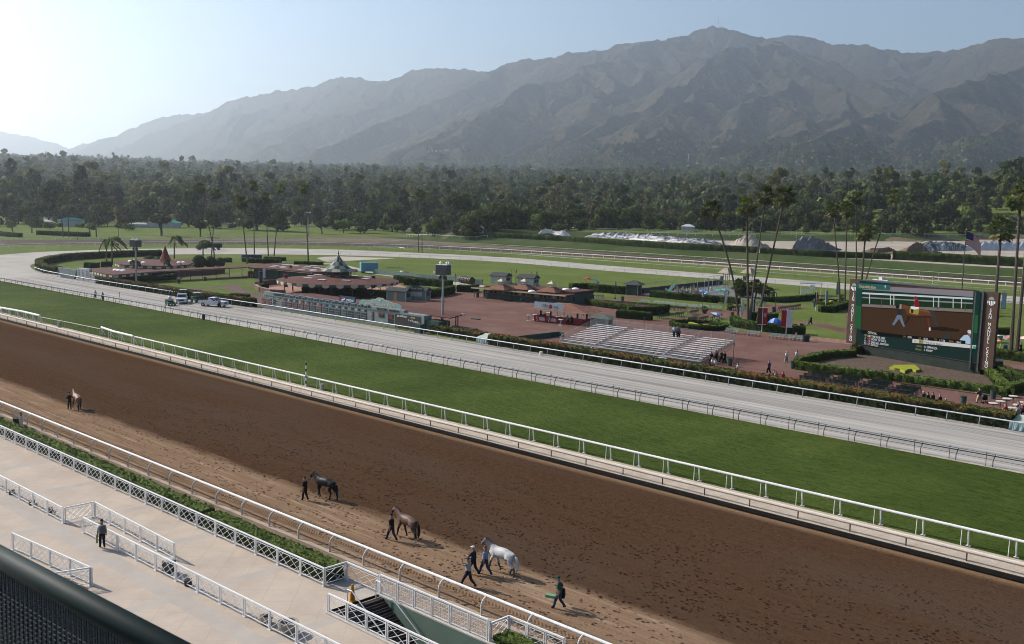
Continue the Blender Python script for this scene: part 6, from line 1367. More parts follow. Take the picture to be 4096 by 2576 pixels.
for s, x, y, c in (('1/4', 1282, 1142, Y_), (':22.71', 1322, 1147, W_), ('1/2', 1425, 1157, Y_), (':45.92', 1470, 1162, W_), ('3/4', 1575, 1170, Y_), ('1:11.28', 1622, 1177, W_), ('FINAL', 1712, 1187, Y_), ('1:24.47', 1775, 1194, W_)): st(s, x, y, 20, c, wf=.78)
st('15', 1384, 1186, 20, (.05, .05, .05)); st('4', 1448, 1192, 22, (.05, .05, .05), 'CENTER'); st('TIME FOR EBBY', 1480, 1199, 24, (.08, .08, .09), wf=.88)
st('JOCKEY', 1408, 1230, 18, Y_, wf=.75); st('A. ESPINOZA', 1480, 1238, 22, W_, wf=.85); st('TRAINER', 1396, 1260, 18, Y_, wf=.72); st('S. KNAPP', 1478, 1268, 22, W_, wf=.8)
for (xa_, ya_, xb_, yb_), nm in (((757, 622, 842, 626), 'left'), ((2040, 712, 2162, 716), 'right')):
  xt0, ztt = sp(xa_, ya_); xt1, _ = sp(xb_, yb_); zbb = sp(728, 1198)[1] if nm == 'left' else sp(1990, 1395)[1]
  if nm == 'left': xt0, xt1 = x0 - 1.75, x0 - .05; ztt, zbb = zt_ + .05, zb - .1
  else: xt0, xt1 = x1 + .45, x1 + 2.35; ztt, zbb = zt_ + .1, zb - .75
  b = MB().box(((xt0 + xt1) / 2, .25, (ztt + zbb) / 2), (xt1 - xt0, .5, ztt - zbb)).build('side_banner', brown, t); xm, w = (xt0 + xt1) / 2, xt1 - xt0
  ts = text('\n'.join('SAN MANUEL CASINO'.replace(' ', '|')).replace('|', ''), .62, led_txt, b, (xm, -.02, zbb + (ztt - zbb) * .41), (RX, 0, 0)); ts.data.space_line = (ztt - zbb) * .76 / 17 / .62
  MB().add([(xm + .42 * math.cos(a), -.015, ztt - 1.05 + .42 * math.sin(a)) for a in [math.pi * j / 10 for j in range(11)]], [tuple(range(11))]).build('hand_crest', M('crest_teal', (.12, .32, .33), (.3, .25, .16), 4, .6), b)
  for j, (dx, l) in enumerate(((-.5, .35), (-.25, .55), (0, .65), (.25, .55), (.5, .35))): MB().box((xm + dx, -.015, ztt - 1.2 - l / 2), (.13, .02, l)).build('crest_feather', txt_white, b)
mb = MB(); R9 = np.random.RandomState(8)
ivy = tree_arrays(77, 2.2, 1.4, 9, 500, .16, 'bush'); o = np_obj('ivy', np_mesh('ivy', ivy[0], ivy[1], [leaf_oak]), t); o.location = (x0 + 1.0, -.6, 0)
# yellow flower emblem on the mulch
em = [(1140, 885), (1190, 862), (1260, 862), (1380, 860), (1430, 905), (1390, 915), (1350, 900), (1310, 905), (1285, 925), (1240, 900), (1190, 895)]
P_ = [g('B5', x, y, .15) for x, y in em]; c = sum(P_, Vector()) / len(P_); mb = MB(); mb.prism([((p.x - c.x), (p.y - c.y)) for p in P_], -.1, .28)
tag(mb.build('flower_emblem', M('yellow_flowers', (.30, .31, .03), (.21, .24, .028), 3, .9, bmp=.8), None, c), 'yellow flower emblem shaped like a horse head on the mulch bed', 'flower bed')
def fan_crown(seed, n=46, R=1.9, skirt=16):
  rd = random.Random(seed); mb = MB(); sk = MB()
  for i in range(n):
    a = rd.uniform(0, 6.283); el = math.radians(rd.uniform(-50, 78)); ln = R * rd.uniform(.55, .8); d = Vector((math.cos(a) * math.cos(el), math.sin(a) * math.cos(el), math.sin(el))); p = d * ln; s = Vector((-math.sin(a), math.cos(a), 0)); u = d.cross(s)
    mb.bar((0, 0, 0), p, .045, .03); k = 9; fr = R * rd.uniform(.42, .6); tip = []
    for j in range(k):
      th = math.radians(-100 + 200 * j / (k - 1)); q = p + (d * math.cos(th) + s * math.sin(th)) * fr * (1 - .12 * abs(math.sin(th))) + Vector((0, 0, -.45 * fr * (.4 + abs(math.sin(th))) * (1 - max(el, 0) / 1.6))) + u * (.10 * (-1) ** j); tip.append(q)
    for j in range(k - 1):
      m_ = (tip[j] + tip[j + 1]) / 2; b0 = p.lerp(tip[j], .1); 
      mb.add([p, tip[j], p.lerp(m_, .72), tip[j + 1]], [(0, 1, 2, 3)])
  for i in range(skirt):
    a = rd.uniform(0, 6.283); d = Vector((math.cos(a), math.sin(a), -1.5)).normalized(); s = Vector((-math.sin(a), math.cos(a), 0)); p = d * .35 + Vector((0, 0, -.2)); q = p + d * R * rd.uniform(.5, .75)
    sk.add([p - s * .08, q - s * .42, q + d * .2, q + s * .42, p + s * .08], [(0, 1, 2, 3, 4)])
  return mb, sk
_FC = []
for i in range(3):
  a, b = fan_crown(30 + i); o1 = a.build('fronds', leaf_palm); o2 = b.build('dead_skirt', leaf_dead); _FC.append((o1.data, o2.data)); bpy.data.objects.remove(o1); bpy.data.objects.remove(o2)
def palm(base, top, lab, group, bend=0.0, sc=1.0, th=.19, var=None, scz=1.0):
  base = Vector(base); d = Vector(top) - base; t = thing('fan_palm', lab, 'palm tree', base, 0, group); pts = []; side = Vector((d.y, -d.x, 0)); side = side.normalized() if side.length > .5 else Vector((CX.x, CX.y, 0)).normalized()
  lean = Vector((d.x, d.y, 0))
  for i in range(9):
    f = i / 8; pts.append(Vector((0, 0, d.z * f - .3)) + lean * (f ** (1 + bend)))
  mb = MB(); mb.tube(pts, [th * (1.5 - .8 * f / 8) if f < 2 else th * (1.12 - .3 * f / 8) for f in range(9)], 7); mb.build('trunk', trunk_m, t)
  k = int(abs(base.x * 3 + base.y)) % 3 if var is None else var
  for nm, me in zip(('fronds', 'dead_skirt'), _FC[k]):
    o = bpy.data.objects.new(nm, me); COL.objects.link(o); o.parent = t; o.location = pts[-1]; o.scale = (sc, sc, sc * scz); o.rotation_euler = (0, 0, base.x)
  return t
def top_at(base, x, y, extra=0.0):
  """crown point above base seen at (x, y) of the whole view, leaning sideways in the picture plane"""
  d = _ray(x * 4096 / 2407, y * 4096 / 2407); b = Vector(base); n = CF.copy(); n.z = 0; n.normalize(); s = ((b - CAM_POS).dot(n) + extra) / d.dot(n); return CAM_POS + d * s
gp = 'tall leaning palms in the middle of the infield'; gq = 'tall palms beside the video board'; gl = 'tall palms by the left pavilions'
for bx, by, tx, ty, lab, gr, bend, sc, th in (
  (1735.4, 752.8, 1672, 488, 'tall palm leaning far to the left over the white feather banner', gp, .55, 1.0, .22), (1758.5, 760.9, 1755, 481, 'straight tall palm second from left in the leaning group', gp, .1, 1.05, .26), (1762, 755, 1801, 456, 'tall palm with gently bowed trunk third in the leaning group', gp, .25, 1.0, .2), (1778, 762, 1845, 458, 'tall palm bowing to the right at the end of the leaning group', gp, .0, 1.1, .22),
  (1974, 717.5, 1957, 492, 'slim palm with small head left of the video board', gq, .3, .95, .2), (1985.7, 716.5, 1991, 489, 'slim palm close to the left edge of the video board', gq, .1, 1.0, .2), (2012.7, 686, 2013, 463, 'tall straight palm rising behind the left corner of the board', gq, 0, 1.1, .2), (2028, 690, 2101, 458, 'tall palm curving strongly to the right behind the board', gq, .25, 1.0, .2),
  (2023, 690, 2035, 543, 'stout fan palm with large bright head behind the board', gq, .1, 1.45, .33), (2338, 725, 2354, 536, 'stout fan palm with large bright head right of the flag', gq, .1, 1.6, .42), (2376, 826, 2399, 462, 'very tall palm whose head touches the right picture edge', gq, .2, 1.2, .3), (2388, 846, 2425, 440, 'trunk of a very tall palm at the right picture edge', gq, .2, 1.1, .3),
  (598, 600, 595, 436, 'tall palm standing near the dark trailers', gl, .1, 1.0, .2), (725, 615, 716, 441, 'tall palm growing from the round planting bed', gl, .1, 1.0, .24), (644, 602, 659, 442, 'tall palm leaning right beside the low hedge', gl, .0, 1.0, .2), (631, 602, 624, 462, 'shorter palm left of the right-leaning one', gl, 0, 1.0, .2),
  (505, 606, 470, 440, 'tall palm leaning left behind the round bushes', gl, .2, .95, .2), (497, 606, 508, 452, 'tall palm behind the round bushes leaning right', gl, .1, .9, .2), (581, 620, 565, 472, 'tall palm leaning left with a broad head', gl, .15, 1.15, .22),
  (984, 593, 984, 452, 'left of two thin palms on the far side of the lawn', gl, 0, .85, .17), (992, 593, 992, 457, 'right of two thin palms on the far side of the lawn', gl, 0, .9, .17)):
  b = g('D', bx, by); palm(b, top_at(b, tx, ty), lab, gr, bend, sc * .98, th * .8)
gm = 'palms along the left meadow'
for i, (zx, zb_, tx, tz) in enumerate(((110, 800, 40, 375), (280, 815, 268, 575), (555, 850, 525, 530), (605, 850, 585, 470), (790, 840, 755, 510), (845, 850, 818, 450))):
  b = g('T1', zx, zb_); kx = 1100 / 2408; palm(b, top_at(b, (tx * kx) / 1.7017, (560 + tz * kx) / 1.7017), ('hazy palm at the far left of the meadow', 'short hazy palm second from the left on the meadow', 'leaning hazy palm beside the long meadow hedge', 'taller hazy palm beside the long meadow hedge', 'hazy palm near the meadow path, left of a pair', 'tallest hazy palm near the meadow path')[i], gm, .1, .95, .22)
gf = 'palms rising from the tree belt'
for r, lst, kx, ox in (('T4', ((665, 262), (715, 312), (565, 330), (845, 296), (878, 300), (900, 268), (1088, 335), (1130, 352), (1165, 345), (1195, 296), (1440, 302), (1465, 345), (1500, 375), (1535, 400), (760, 475), (502, 475), (2270, 345)), 1096 / 2408, 3000), ('T3', ((548, 325), (525, 345), (478, 355), (770, 355), (1410, 460), (1482, 440), (1515, 390), (1165, 515), (1215, 565), (2190, 335), (2090, 440), (455, 620), (1520, 340), (1945, 300)), 1100 / 2408, 2000), ('T2', ((845, 250), (975, 262), (890, 305), (440, 250), (1375, 345), (1700, 515), (1775, 495), (1735, 430), (1580, 500), (590, 465), (820, 400)), 1100 / 2408, 1000)):
  for i, (zx, zy) in enumerate(lst):
    X_, Y_2 = (ox + zx * kx) / 1.7017, (560 + zy * kx) / 1.7017; d = _ray(X_ * 1.7017, Y_2 * 1.7017); hd = math.hypot(d.x, d.y); dist = front(X_) * (1.35 if zy < 420 else 1.08); bx_, by_ = d.x / hd * dist, d.y / hd * dist
    zb2 = float(terr(bx_, by_)); top = CAM_POS + d * (dist / hd)
    if top.z - zb2 < 5: continue
    palm((bx_, by_, zb2), (bx_, by_, top.z), {'T4': 'palm head rising above the oaks at the right of the belt', 'T3': 'palm rising among the trees of the right belt', 'T2': 'palm rising among the trees behind the park clump'}[r], gf, 0, 1.3 if zy < 420 else 1.0, .22)
def feather(lab, base, h, grp, R=2.6, seed=1, wind=.8):
  rd = random.Random(seed); t = thing('feather_palm', lab, 'palm tree', base, 0, grp); MB().tube([(0, 0, -.2), (.05, 0, h * .5), (0, 0, h)], [.26, .2, .17], 7).build('trunk', trunk_m, t); mb = MB(); wd = Vector((CX.x, CX.y, 0)) * wind
  for i in range(26):
    a = rd.uniform(0, 6.283); el = rd.uniform(-.1, 1.2); d = Vector((math.cos(a) * math.cos(el), math.sin(a) * math.cos(el), math.sin(el))); pr = None
    for k in range(7):
      f = k / 6; p = Vector((0, 0, h)) + d * R * f + wd * f * f * R * .45 + Vector((0, 0, -R * .85 * f * f))
      if pr is not None:
        s = (p - pr).cross(Vector((0, 0, 1))).normalized() * (.32 * math.sin(math.pi * (f * .8 + .15))); dn = Vector((0, 0, -.35 * f - .1)); mb.quad(pr, p, p + s + dn, pr + s + dn); mb.quad(p, pr, pr - s + dn, p - s + dn)
      pr = p
  mb.build('fronds', leaf_palm, t); return t
gd = 'drooping feather palms'
for i, (r, x, yb, yt, lab) in enumerate((('R1', 1003, 440, 250, 'short feather palm left of the windblown one'), ('R1', 1055, 470, 225, 'windblown feather palm with fronds streaming right'), ('R1', 1640, 410, 215, 'feather palm right of the red spire with fronds blown right'), ('R1', 1910, 410, 255, 'feather palm in front of the far green truck'), ('R1', 1255, 600, 430, 'thin dark palm just left of the left lamp tower'), ('R1', 1545, 575, 430, 'thin dark palm standing before the round bush'))):
  b = g(r, x, yb); feather(lab, b, hgt(b, r, yt), gd, 3.3 if i < 4 else 1.5, i + 3)
for i, (x, yb, yt) in enumerate(((185, 192, 78), (205, 192, 82), (285, 200, 70), (300, 200, 80), (372, 207, 90))):
  b = g('R3', x, yb, 3.0); feather('drooping palm beside the white sand heap on the berm', b, hgt(b, 'R3', yt), 'palms beside the sand heaps', 2.6, i + 20, .3)
b = g('F', 420, 520); t = thing('palm_clump', 'dense clump of low dark palms between the leaning palm trunks', 'palm clump', b)
for i in range(11):
  rd = random.Random(i); q = Vector((rd.uniform(-4.5, 5.5), rd.uniform(-1.5, 1.5), 0)); h = rd.uniform(1.2, 3.6); MB().tube([q, q + Vector((rd.uniform(-.5, .7), 0, h))], [.2, .14], 6).build('stem', trunk_m, t)
  o = bpy.data.objects.new('fronds', _FC[i % 3][0]); COL.objects.link(o); o.parent = t; o.location = q + Vector((.1, 0, h)); o.scale = (.75,) * 3
def tower(lab, b, h, s=1.0, box=True):
  t = thing('light_tower', lab, 'light tower', b, .35, 'towers with loudspeaker boxes'); mb = MB(); mb.tube([(0, 0, 0), (0, 0, h * .84)], [.24 * s, .17 * s], 10); mb.lathe([(.36 * s, 0), (.34 * s, .9), (.25 * s, 1.0)], 10); mb.build('mast', greymetal, t)
  mb = MB(); mb.box((0, 0, h * .91), (2.0 * s, 1.7 * s, h * .145)); mb.build('speaker_box', M('louvred_box', (.12, .12, .12), (.08, .08, .08), 3, .6), t)
  mb = MB(); mb.box((0, 0, h * .985), (2.15 * s, 1.85 * s, .1)); mb.box((-1.02 * s, 0, h * .91), (.04, 1.75 * s, h * .14)); mb.build('box_cover', offwhite, t)
  for dx, dy in ((-.6, 0), (.55, .1), (1.0, -.1)):
    mb = MB(); mb.tube([(dx * s - .15, dy, h + .12), (dx * s + .3, dy - .12, h + .16)], [.1, .3], 10); mb.build('flood_lamp', lightmetal, t)
  for dx in (-.45, .45): MB().tube([(dx * s, 0, h * .82), (dx * s * 1.2, -.3, h * .78)], [.18, .34], 10).build('horn', darkmetal, t)
  return t
b = g('R2', 1808, 1090); tower('tall light tower with loudspeaker box in front of the red plaza', b, hgt(b, 'R2', 458)); b = g('R1', 1282, 660); tower('light tower with loudspeaker box beside the left hedge', b, hgt(b, 'R1', 228))
for x, yb, yt, lab in ((508, 835, 635, 'distant light tower on the meadow left of the path'), (910, 740, 612, 'distant light tower among the park trees'), (692, 690, 548, 'farthest light tower showing above dark shrubs')):
  b = g('T2', x, yb, land=True); tower(lab, b, hgt(b, 'T2', yt), 1.35)
b = g('R4', 1818, 770); hf = hgt(b, 'R4', 140); t = thing('flagpole', 'dark flagpole behind the video board', 'flagpole', b); MB().tube([(0, 0, 0), (0, 0, hf)], [.16, .09], 8).build('pole', darkmetal, t); MB().ball((0, 0, hf + .12), .2).build('gilt_ball', M('gilt', (.5, .36, .1), None, 1, .35, metal=.7), t)
fw, fh = 6.2, hf * .20; nx, ny = 26, 26; V = []; F = []; mi = []
for i in range(nx + 1):
  f = i / nx
  for j in range(ny + 1):
    q = j / ny; xx = f * fw * (.80 - .12 * f); zz = -q * fh - f * f * fh * .78 - f * .6; yy = .30 * math.sin(f * 8 + q * 2) * f
    p = Vector((CX.x, CX.y, 0)).normalized() * xx + Vector((-CX.y, CX.x, 0)).normalized() * yy; V.append((p.x, p.y, hf - .4 + zz))
for i in range(nx):
  for j in range(ny):
    F.append((i * (ny + 1) + j, i * (ny + 1) + j + 1, (i + 1) * (ny + 1) + j + 1, (i + 1) * (ny + 1) + j)); mi.append(2 if (i < nx * .42 and j < 14) else ((j // 2) % 2))
me = np_mesh('flag', np.array(V), np.array(F), [M('flag_red', (.42, .03, .045), None, 1, .8), M('flag_white', (.62, .60, .58), None, 1, .8), M('flag_blue', (.03, .035, .12), None, 1, .8)], True, np.array(mi)); fo = np_obj('flag', me); fo.location = b; tag(fo, 'striped red and white flag with blue starry corner blowing right', 'flag')
LP = thing('lamp_post', 'dark green lamp post with lantern at the left edge of the bench lawn', 'lamp post', g('G', 280, 548), 0, 'lantern lamp posts of the gardens')
MB().lathe([(.2, 0), (.2, .25), (.09, .5), (.06, 1.2), (.05, 3.2)], 8).build('post', teal_dk, LP); MB().lathe([(.1, 3.2), (.2, 3.35), (.24, 3.7), (.12, 3.78)], 8).build('lantern', M('milky_glass', (.35, .35, .33), None, 1, .3), LP); MB().lathe([(.28, 3.72), (.1, 3.95), (.03, 4.15)], 8).build('lantern_cap', darkmetal, LP)
for r, x, y, lab in (('G', 1925, 800, 'lamp post beside the flower pot on the bench path'), ('F', 945, 785, 'lamp post beside the waste bin before the angled bench row'), ('F', 45, 750, 'lamp post beside the leaning white banner'), ('R3', 148, 660, 'lamp post beside the left grey hut'), ('R3', 342, 680, 'lamp post beside the right grey hut'), ('L', 1975, 290, 'slim lamp post at the end of the picnic hedge wall'), ('R1', 1700, 600, 'slim lamp post under the long covered walkway')): dup(LP, g(r, x, y), None, lab)
def spole(lab, b, h, r=.07, grp='black and white striped furlong poles'):
  t = thing('striped_pole', lab, 'marker pole', b, 0, grp); n = 8
  for i in range(n): o = MB().tube([(0, 0, h * i / n), (0, 0, h * (i + 1) / n)], r, 8).build('band', (txt_white, black)[i % 2], t)
  MB().ball((0, 0, h + r), r * 1.6).build('gilt_ball', M('gilt', (.5, .36, .1), None, 1, .35, metal=.7), t)
for r, x, yb, yt, z, lab in (('D', 719, 909, 852, 0, 'black and white striped pole on the turf edge with a gilt ball'), ('R1', 1128, 835, 728, 0, 'striped pole on the grey track near two walking men'), ('R1', 1560, 925, 850, 0, 'striped pole on the grey track before the utility cart'), ('R1', 1972, 760, 722, 0, 'tiny striped pole on the left garden path'), ('R3', 1918, 475, 398, 0, 'striped pole by the far white rail, middle'), ('R3', 52, 342, 288, 0, 'striped pole by the far white rail, left of the berm palms'), ('R4', 1548, 650, 582, 0, 'striped pole on the far turf above the video board'), ('R4', 2148, 655, 572, 0, 'striped pole beside the stout right palm'), ('T2', 612, 915, 862, 0, 'striped pole on the far brown dirt at left'), ('R4', 264, 215, 148, 6, 'striped pole on the upper lawn above the tarp heap')):
  b = g(r, x, yb, z); spole(lab, b, hgt(b, r, yt), .07 if r in 'DR1' else .13)
for r, x, yb, yt, z in (('R3', 430, 205, 35, 3.0), ('R3', 2112, 300, 80, 3.0), ('R4', 1460, 362, 138, 3.0), ('R4', 1980, 300, 150, 3.0), ('R4', 1165, 262, 95, 6.0), ('R4', 1510, 175, 20, 6.0), ('R3', 108, 640, 520, 0), ('R3', 296, 600, 535, 0), ('R1', 1115, 260, 40, 0), ('R1', 728, 232, 150, 0)):
  b = g(r, x, yb, z); o = MB().tube([(0, 0, 0), (0, 0, hgt(b, r, yt))], [.12, .08], 6).build('utility_pole', M('grey_pole_wood', (.13, .11, .095), (.1, .085, .07), 1, .8), None, b); tag(o, 'thin bare pole standing beyond the infield', 'pole', 'thin bare poles')
def face_cam(p): return math.atan2(-p.y, -p.x) + math.pi / 2
bb_ = dict(red=M('banner_red', (.38, .025, .035), (.30, .02, .03), 1, .7), dark=M('banner_navy', (.03, .035, .045), (.04, .045, .055), 1, .7), white=M('banner_white', (.62, .62, .60), (.52, .52, .52), 1, .7), brown=brown, green=M('banner_green', (.05, .16, .12), (.06, .20, .15), 2, .7), blue=M('banner_blue', (.12, .26, .42), (.3, .35, .42), 2, .7), grey=M('banner_grey', (.22, .23, .24), (.16, .17, .18), 2, .7))
def banner(lab, r, x, yb, yt, w, cols, txts=(), post=white, bot=.3, arms=True):
  b = g(r, x, yb); h = hgt(b, r, yt); rz = face_cam(b); t = thing('banner_post', lab, 'banner', b, rz, 'advertising banners on posts'); MB().tube([(0, 0, 0), (0, 0, h)], .06, 6).build('post', post, t); n = len(cols); zb_, zt2 = h * bot, h * .95
  for i, c in enumerate(cols):
    xc = (i - (n - 1) / 2) * w if n > 1 else w * .55; o = MB().box((xc, -.02, (zb_ + zt2) / 2), (w * .94, .03, zt2 - zb_)).build('banner_cloth', bb_[c], t)
    if i < len(txts) and txts[i]: s = text(txts[i], w * .26, txt_white, o, (xc, -.045, zb_ + (zt2 - zb_) * .58), (RX, 0, 0)); s.data.space_line = .95
  if arms:
    for z in (zb_ - .03, zt2 + .03): MB().bar((-w if n > 1 else 0, 0, z), (w * 1.1, 0, z), .06).build('arm', post, t)
  return t
BUD = "THIS\nBUD'S\nFOR\nYOU"
banner('double banner, brown with hand crest beside red, in front of the blue tent', 'F', 690, 1165, 690, .85, ('brown', 'red'), (None, BUD)); banner('double banner, red beside white bottle picture, right of the tent', 'F', 1145, 1215, 735, .95, ('red', 'white'))
banner('grey and dark banner half hidden by palm trunks', 'F', 520, 885, 530, .4, ('grey', 'dark')); banner('red banner on white post left of the flower ring', 'F', 1702, 770, 395, .3, ('dark', 'red')); banner('grey banner on white post by the flower ring', 'F', 1883, 700, 365, .45, ('grey',))
banner('green banner on dark post beside the open shelter', 'F', 2090, 490, 215, .8, ('green',), (), darkmetal, .12); banner('blue banner on dark post right of the video board', 'R4', 2190, 915, 728, .9, ('blue',), (), darkmetal, .2)
banner('dark banner reading a web address at the left lawn', 'R2', 85, 722, 520, .8, ('dark',), ('x\np\nr\ne\ns\ns\nb\ne\nt',), offwhite, .38); banner('white drink banner behind the dark web banner', 'R2', 122, 640, 478, .6, ('white',), (), offwhite, .3); banner('red banner with white words at the carousel court', 'R2', 320, 730, 548, .85, ('red',), (BUD,), offwhite, .3)
banner('dark banner behind the carousel court', 'R2', 372, 600, 470, .6, ('dark',), (), offwhite, .15); banner('white bottle banner in front of the carousel', 'R2', 712, 735, 560, .9, ('white',), (), offwhite, .36); banner('brown hand-crest banner in front of the carousel', 'R2', 1142, 742, 565, .85, ('brown',), (), offwhite, .32)
def feather_flag(lab, r, x, yb, yt, post=white):
  b = g(r, x, yb); h = hgt(b, r, yt); t = thing('feather_banner', lab, 'banner', b, face_cam(b), 'white feather banners'); MB().tube([(0, 0, 0), (0, 0, h * .6), (.12, 0, h)], .035, 6).build('post', post, t); mb = MB(); P = [(.04 + .10 * math.sin(math.pi * i / 10), h * (.2 + .78 * i / 10)) for i in range(11)]; Q = [(p[0] + .52 * math.sin(math.pi * (.12 + .80 * i / 10)) ** .5, p[1]) for i, p in enumerate(P)]
  for i in range(10): mb.quad((P[i][0], 0, P[i][1]), (Q[i][0], .04, Q[i][1]), (Q[i + 1][0], .04, Q[i + 1][1]), (P[i + 1][0], 0, P[i + 1][1]))
  mb.build('banner_cloth', bb_['white'], t)
feather_flag('white feather banner at the foot of the leaning palms', 'F', 290, 925, 545); feather_flag('white feather banner on dark post behind the short hedge', 'G', 2325, 725, 365, darkmetal)
def make_bench(name, lab, mat, grp, L=3.6):
  t = thing(name, lab, 'bench', (0, 0, 0), 0, grp); mb = MB()
  for k in range(4): mb.box((0, -.10 - k * .12, .44), (L, .09, .035))
  mb.build('seat', mat, t); mb = MB()
  for k in range(3): mb.box((0, .05 + k * .05, .60 + k * .14), (L, .03, .10), rx=-.3)
  mb.build('backrest', mat, t)
  for i in range(5):
    x = -L / 2 + .15 + (L - .3) * i / 4; m = MB(); m.bar((x, -.45, 0), (x, -.38, .43), .06); m.bar((x, .05, 0), (x, 0, .43), .06); m.bar((x, -.45, .42), (x, .02, .42), .05); m.bar((x, 0, .42), (x, .18, .96), .05); m.build('leg', darkmetal, t)
  return t
def bench_row(proto, pts, n, L=3.6, flip=False, used=[0], lab=None):
  P, Q = pts; d = Q - P; rz = math.atan2(d.y, d.x) + (math.pi if flip else 0); s = d.length / n / L * .96
  for i in range(n): dup(proto, P + d * ((i + .5) / n), rz, lab, (s, 1, 1))
bmd = M('bench_dark_green', (.025, .04, .035), (.035, .05, .045), 2, .6); bml = M('bench_pale_teal', (.24, .30, .285), (.19, .245, .235), 2, .6)
bd = make_bench('bench', 'dark green slatted bench', bmd, 'dark slatted benches'); bl = make_bench('bench', 'pale teal slatted bench', bml, 'pale slatted benches')
G_ = lambda x, y: g('G', x, y)
bench_row(bd, (G_(65, 640), G_(1145, 725)), 5, flip=True, lab='dark bench in the straight row behind the low garden hedge'); bench_row(bd, (G_(1160, 738), G_(1630, 782)), 2, flip=True, lab='dark bench at the right end of the straight row behind the hedge')
for i, (a, b) in enumerate((((740, 625), (950, 645)), ((1000, 645), (1210, 668)), ((1215, 668), (1420, 690)), ((1420, 690), (1630, 712)), ((1630, 712), (1845, 735)), ((1850, 722), (2065, 745)), ((2080, 745), (2300, 765)))): bench_row(bl, (G_(*a), G_(*b)), 1, lab='pale bench in the long curved row along the bench lawn')
for (a, b), lab in ((((1100, 925), (1290, 905)), 'dark bench seen from behind at the corner lawn, nearest the hedge'), (((1400, 885), (1580, 865)), 'dark bench seen from behind, middle of three along the corner lawn'), (((1675, 850), (1850, 825)), 'dark bench seen from behind, beside the flower pot'), (((1640, 980), (1840, 960)), 'dark bench behind the small wooden notice'), (((1845, 975), (2035, 945)), 'dark bench between notice and blue parasol'), (((2100, 940), (2295, 905)), 'dark bench behind the light blue parasol')): bench_row(bd, (G_(*a), G_(*b)), 1, lab=lab, flip=True)
F_ = lambda x, y: g('F', x, y)
for (a, b), lab in ((((0, 1180), (275, 1210)), 'pale bench along the lawn kerb, first from the bleachers'), (((370, 1225), (680, 1255)), 'pale bench along the lawn kerb below the double banner'), (((825, 1280), (1140, 1310)), 'pale bench along the lawn kerb right of the double banner'), (((1150, 1310), (1500, 1345)), 'pale bench along the lawn kerb with a person lying on it')): bench_row(bl, (F_(*a), F_(*b)), 1, lab=lab)
bench_row(bd, (F_(985, 775), F_(1420, 715)), 3, flip=True, lab='dark bench in the angled row right of the lamp post'); bench_row(bd, (F_(115, 760), F_(420, 725)), 2, flip=True, lab='dark bench between flower pot and palm trunks'); bench_row(bl, (F_(550, 680), F_(770, 660)), 1, lab='pale bench half hidden behind palm trunks'); bench_row(bd, (F_(1060, 615), F_(1690, 560)), 3, lab='dim bench in the shade along the curved far hedge'); bench_row(bl, (F_(1800, 555), F_(2010, 548)), 1, lab='pale bench in the shade beside the open shelter')
bench_row(bl, (g('R3', 875, 788), g('R3', 980, 790)), 1, lab='pale bench beside the person in dark clothes near the ticket hall'); bench_row(bl, (g('L', 1450, 390), g('L', 1590, 380)), 1, lab='pale bench against the picnic hedge wall, left'); bench_row(bl, (g('L', 1640, 370), g('L', 1720, 362)), 1, lab='pale bench against the picnic hedge wall, beside the tower'); bench_row(bl, (g('R4', 2085, 1410), g('R4', 2210, 1412)), 1, lab='pale bench right of the video board base')
for k, (row, lab) in enumerate(((((290, 1005), (545, 1040)), 'front'), (((330, 985), (570, 1015)), 'second'), (((370, 970), (590, 1000)), 'third'), (((410, 958), (615, 985)), 'back'))):
  for q, (dx, dy) in enumerate(((0, 0), (278, 40), (560, 80), (830, 130))):
    a, b = row; bench_row(bd, (g('B5', a[0] + dx, a[1] + dy), g('B5', b[0] + dx, b[1] + dy)), 1, flip=True, lab='dark bench in the %s line of the %s block before the mulch bed' % (lab, ('leftmost', 'second', 'third', 'rightmost')[q]))
dup_first = [bd, bl]
bd.location = g('R1', 1560, 600); bl.location = g('L', 1390, 398); bd['label'] = 'dark bench beside the hedge near the left shelter'; bl['label'] = 'pale bench at the left end of the picnic hedge wall'
BIN = thing('waste_bin', 'dark green bin beside the mulch bed hedge', 'bin', g('B5', 232, 880), 0, 'dark waste bins of the infield'); MB().lathe([(.30, 0), (.36, .95), (.36, 1.0)], 10).build('barrel', teal_dk, BIN); MB().lathe([(.38, 1.0), (.38, 1.06), (.2, 1.08)], 10).build('rim', black, BIN)
for r, x, y, lab in (('G', 420, 585, 'dark bin at the corner of the bench lawn'), ('F', 135, 895, 'dark bin on the path near the white feather banner'), ('F', 910, 790, 'dark bin beside the lamp post of the angled benches'), ('F', 1685, 695, 'dark bin beside the red banner'), ('F', 1550, 1345, 'dark bin at the right end of the kerb benches'), ('R3', 2160, 1420, 'black bin beside the people under the bleachers'), ('R2', 2140, 775, 'dark bin at the left end of the ticket hall'), ('R3', 205, 820, 'dark bin in front of the ticket hall'), ('B5', 2115, 1165, 'grey bin by the mulch bed at right'), ('R1', 1682, 645, 'dark bin on the left lawn path'), ('R1', 1930, 620, 'dark bin on the left lawn, farther right'), ('B5', 1835, 1225, 'black bin showing above the hedge at right'), ('F', 1490, 1345, 'second dark bin at the right end of the kerb benches')): dup(BIN, g(r, x, y), None, lab)
mb = MB(); mb.lathe([(.25, 0), (.3, .9)], 10)
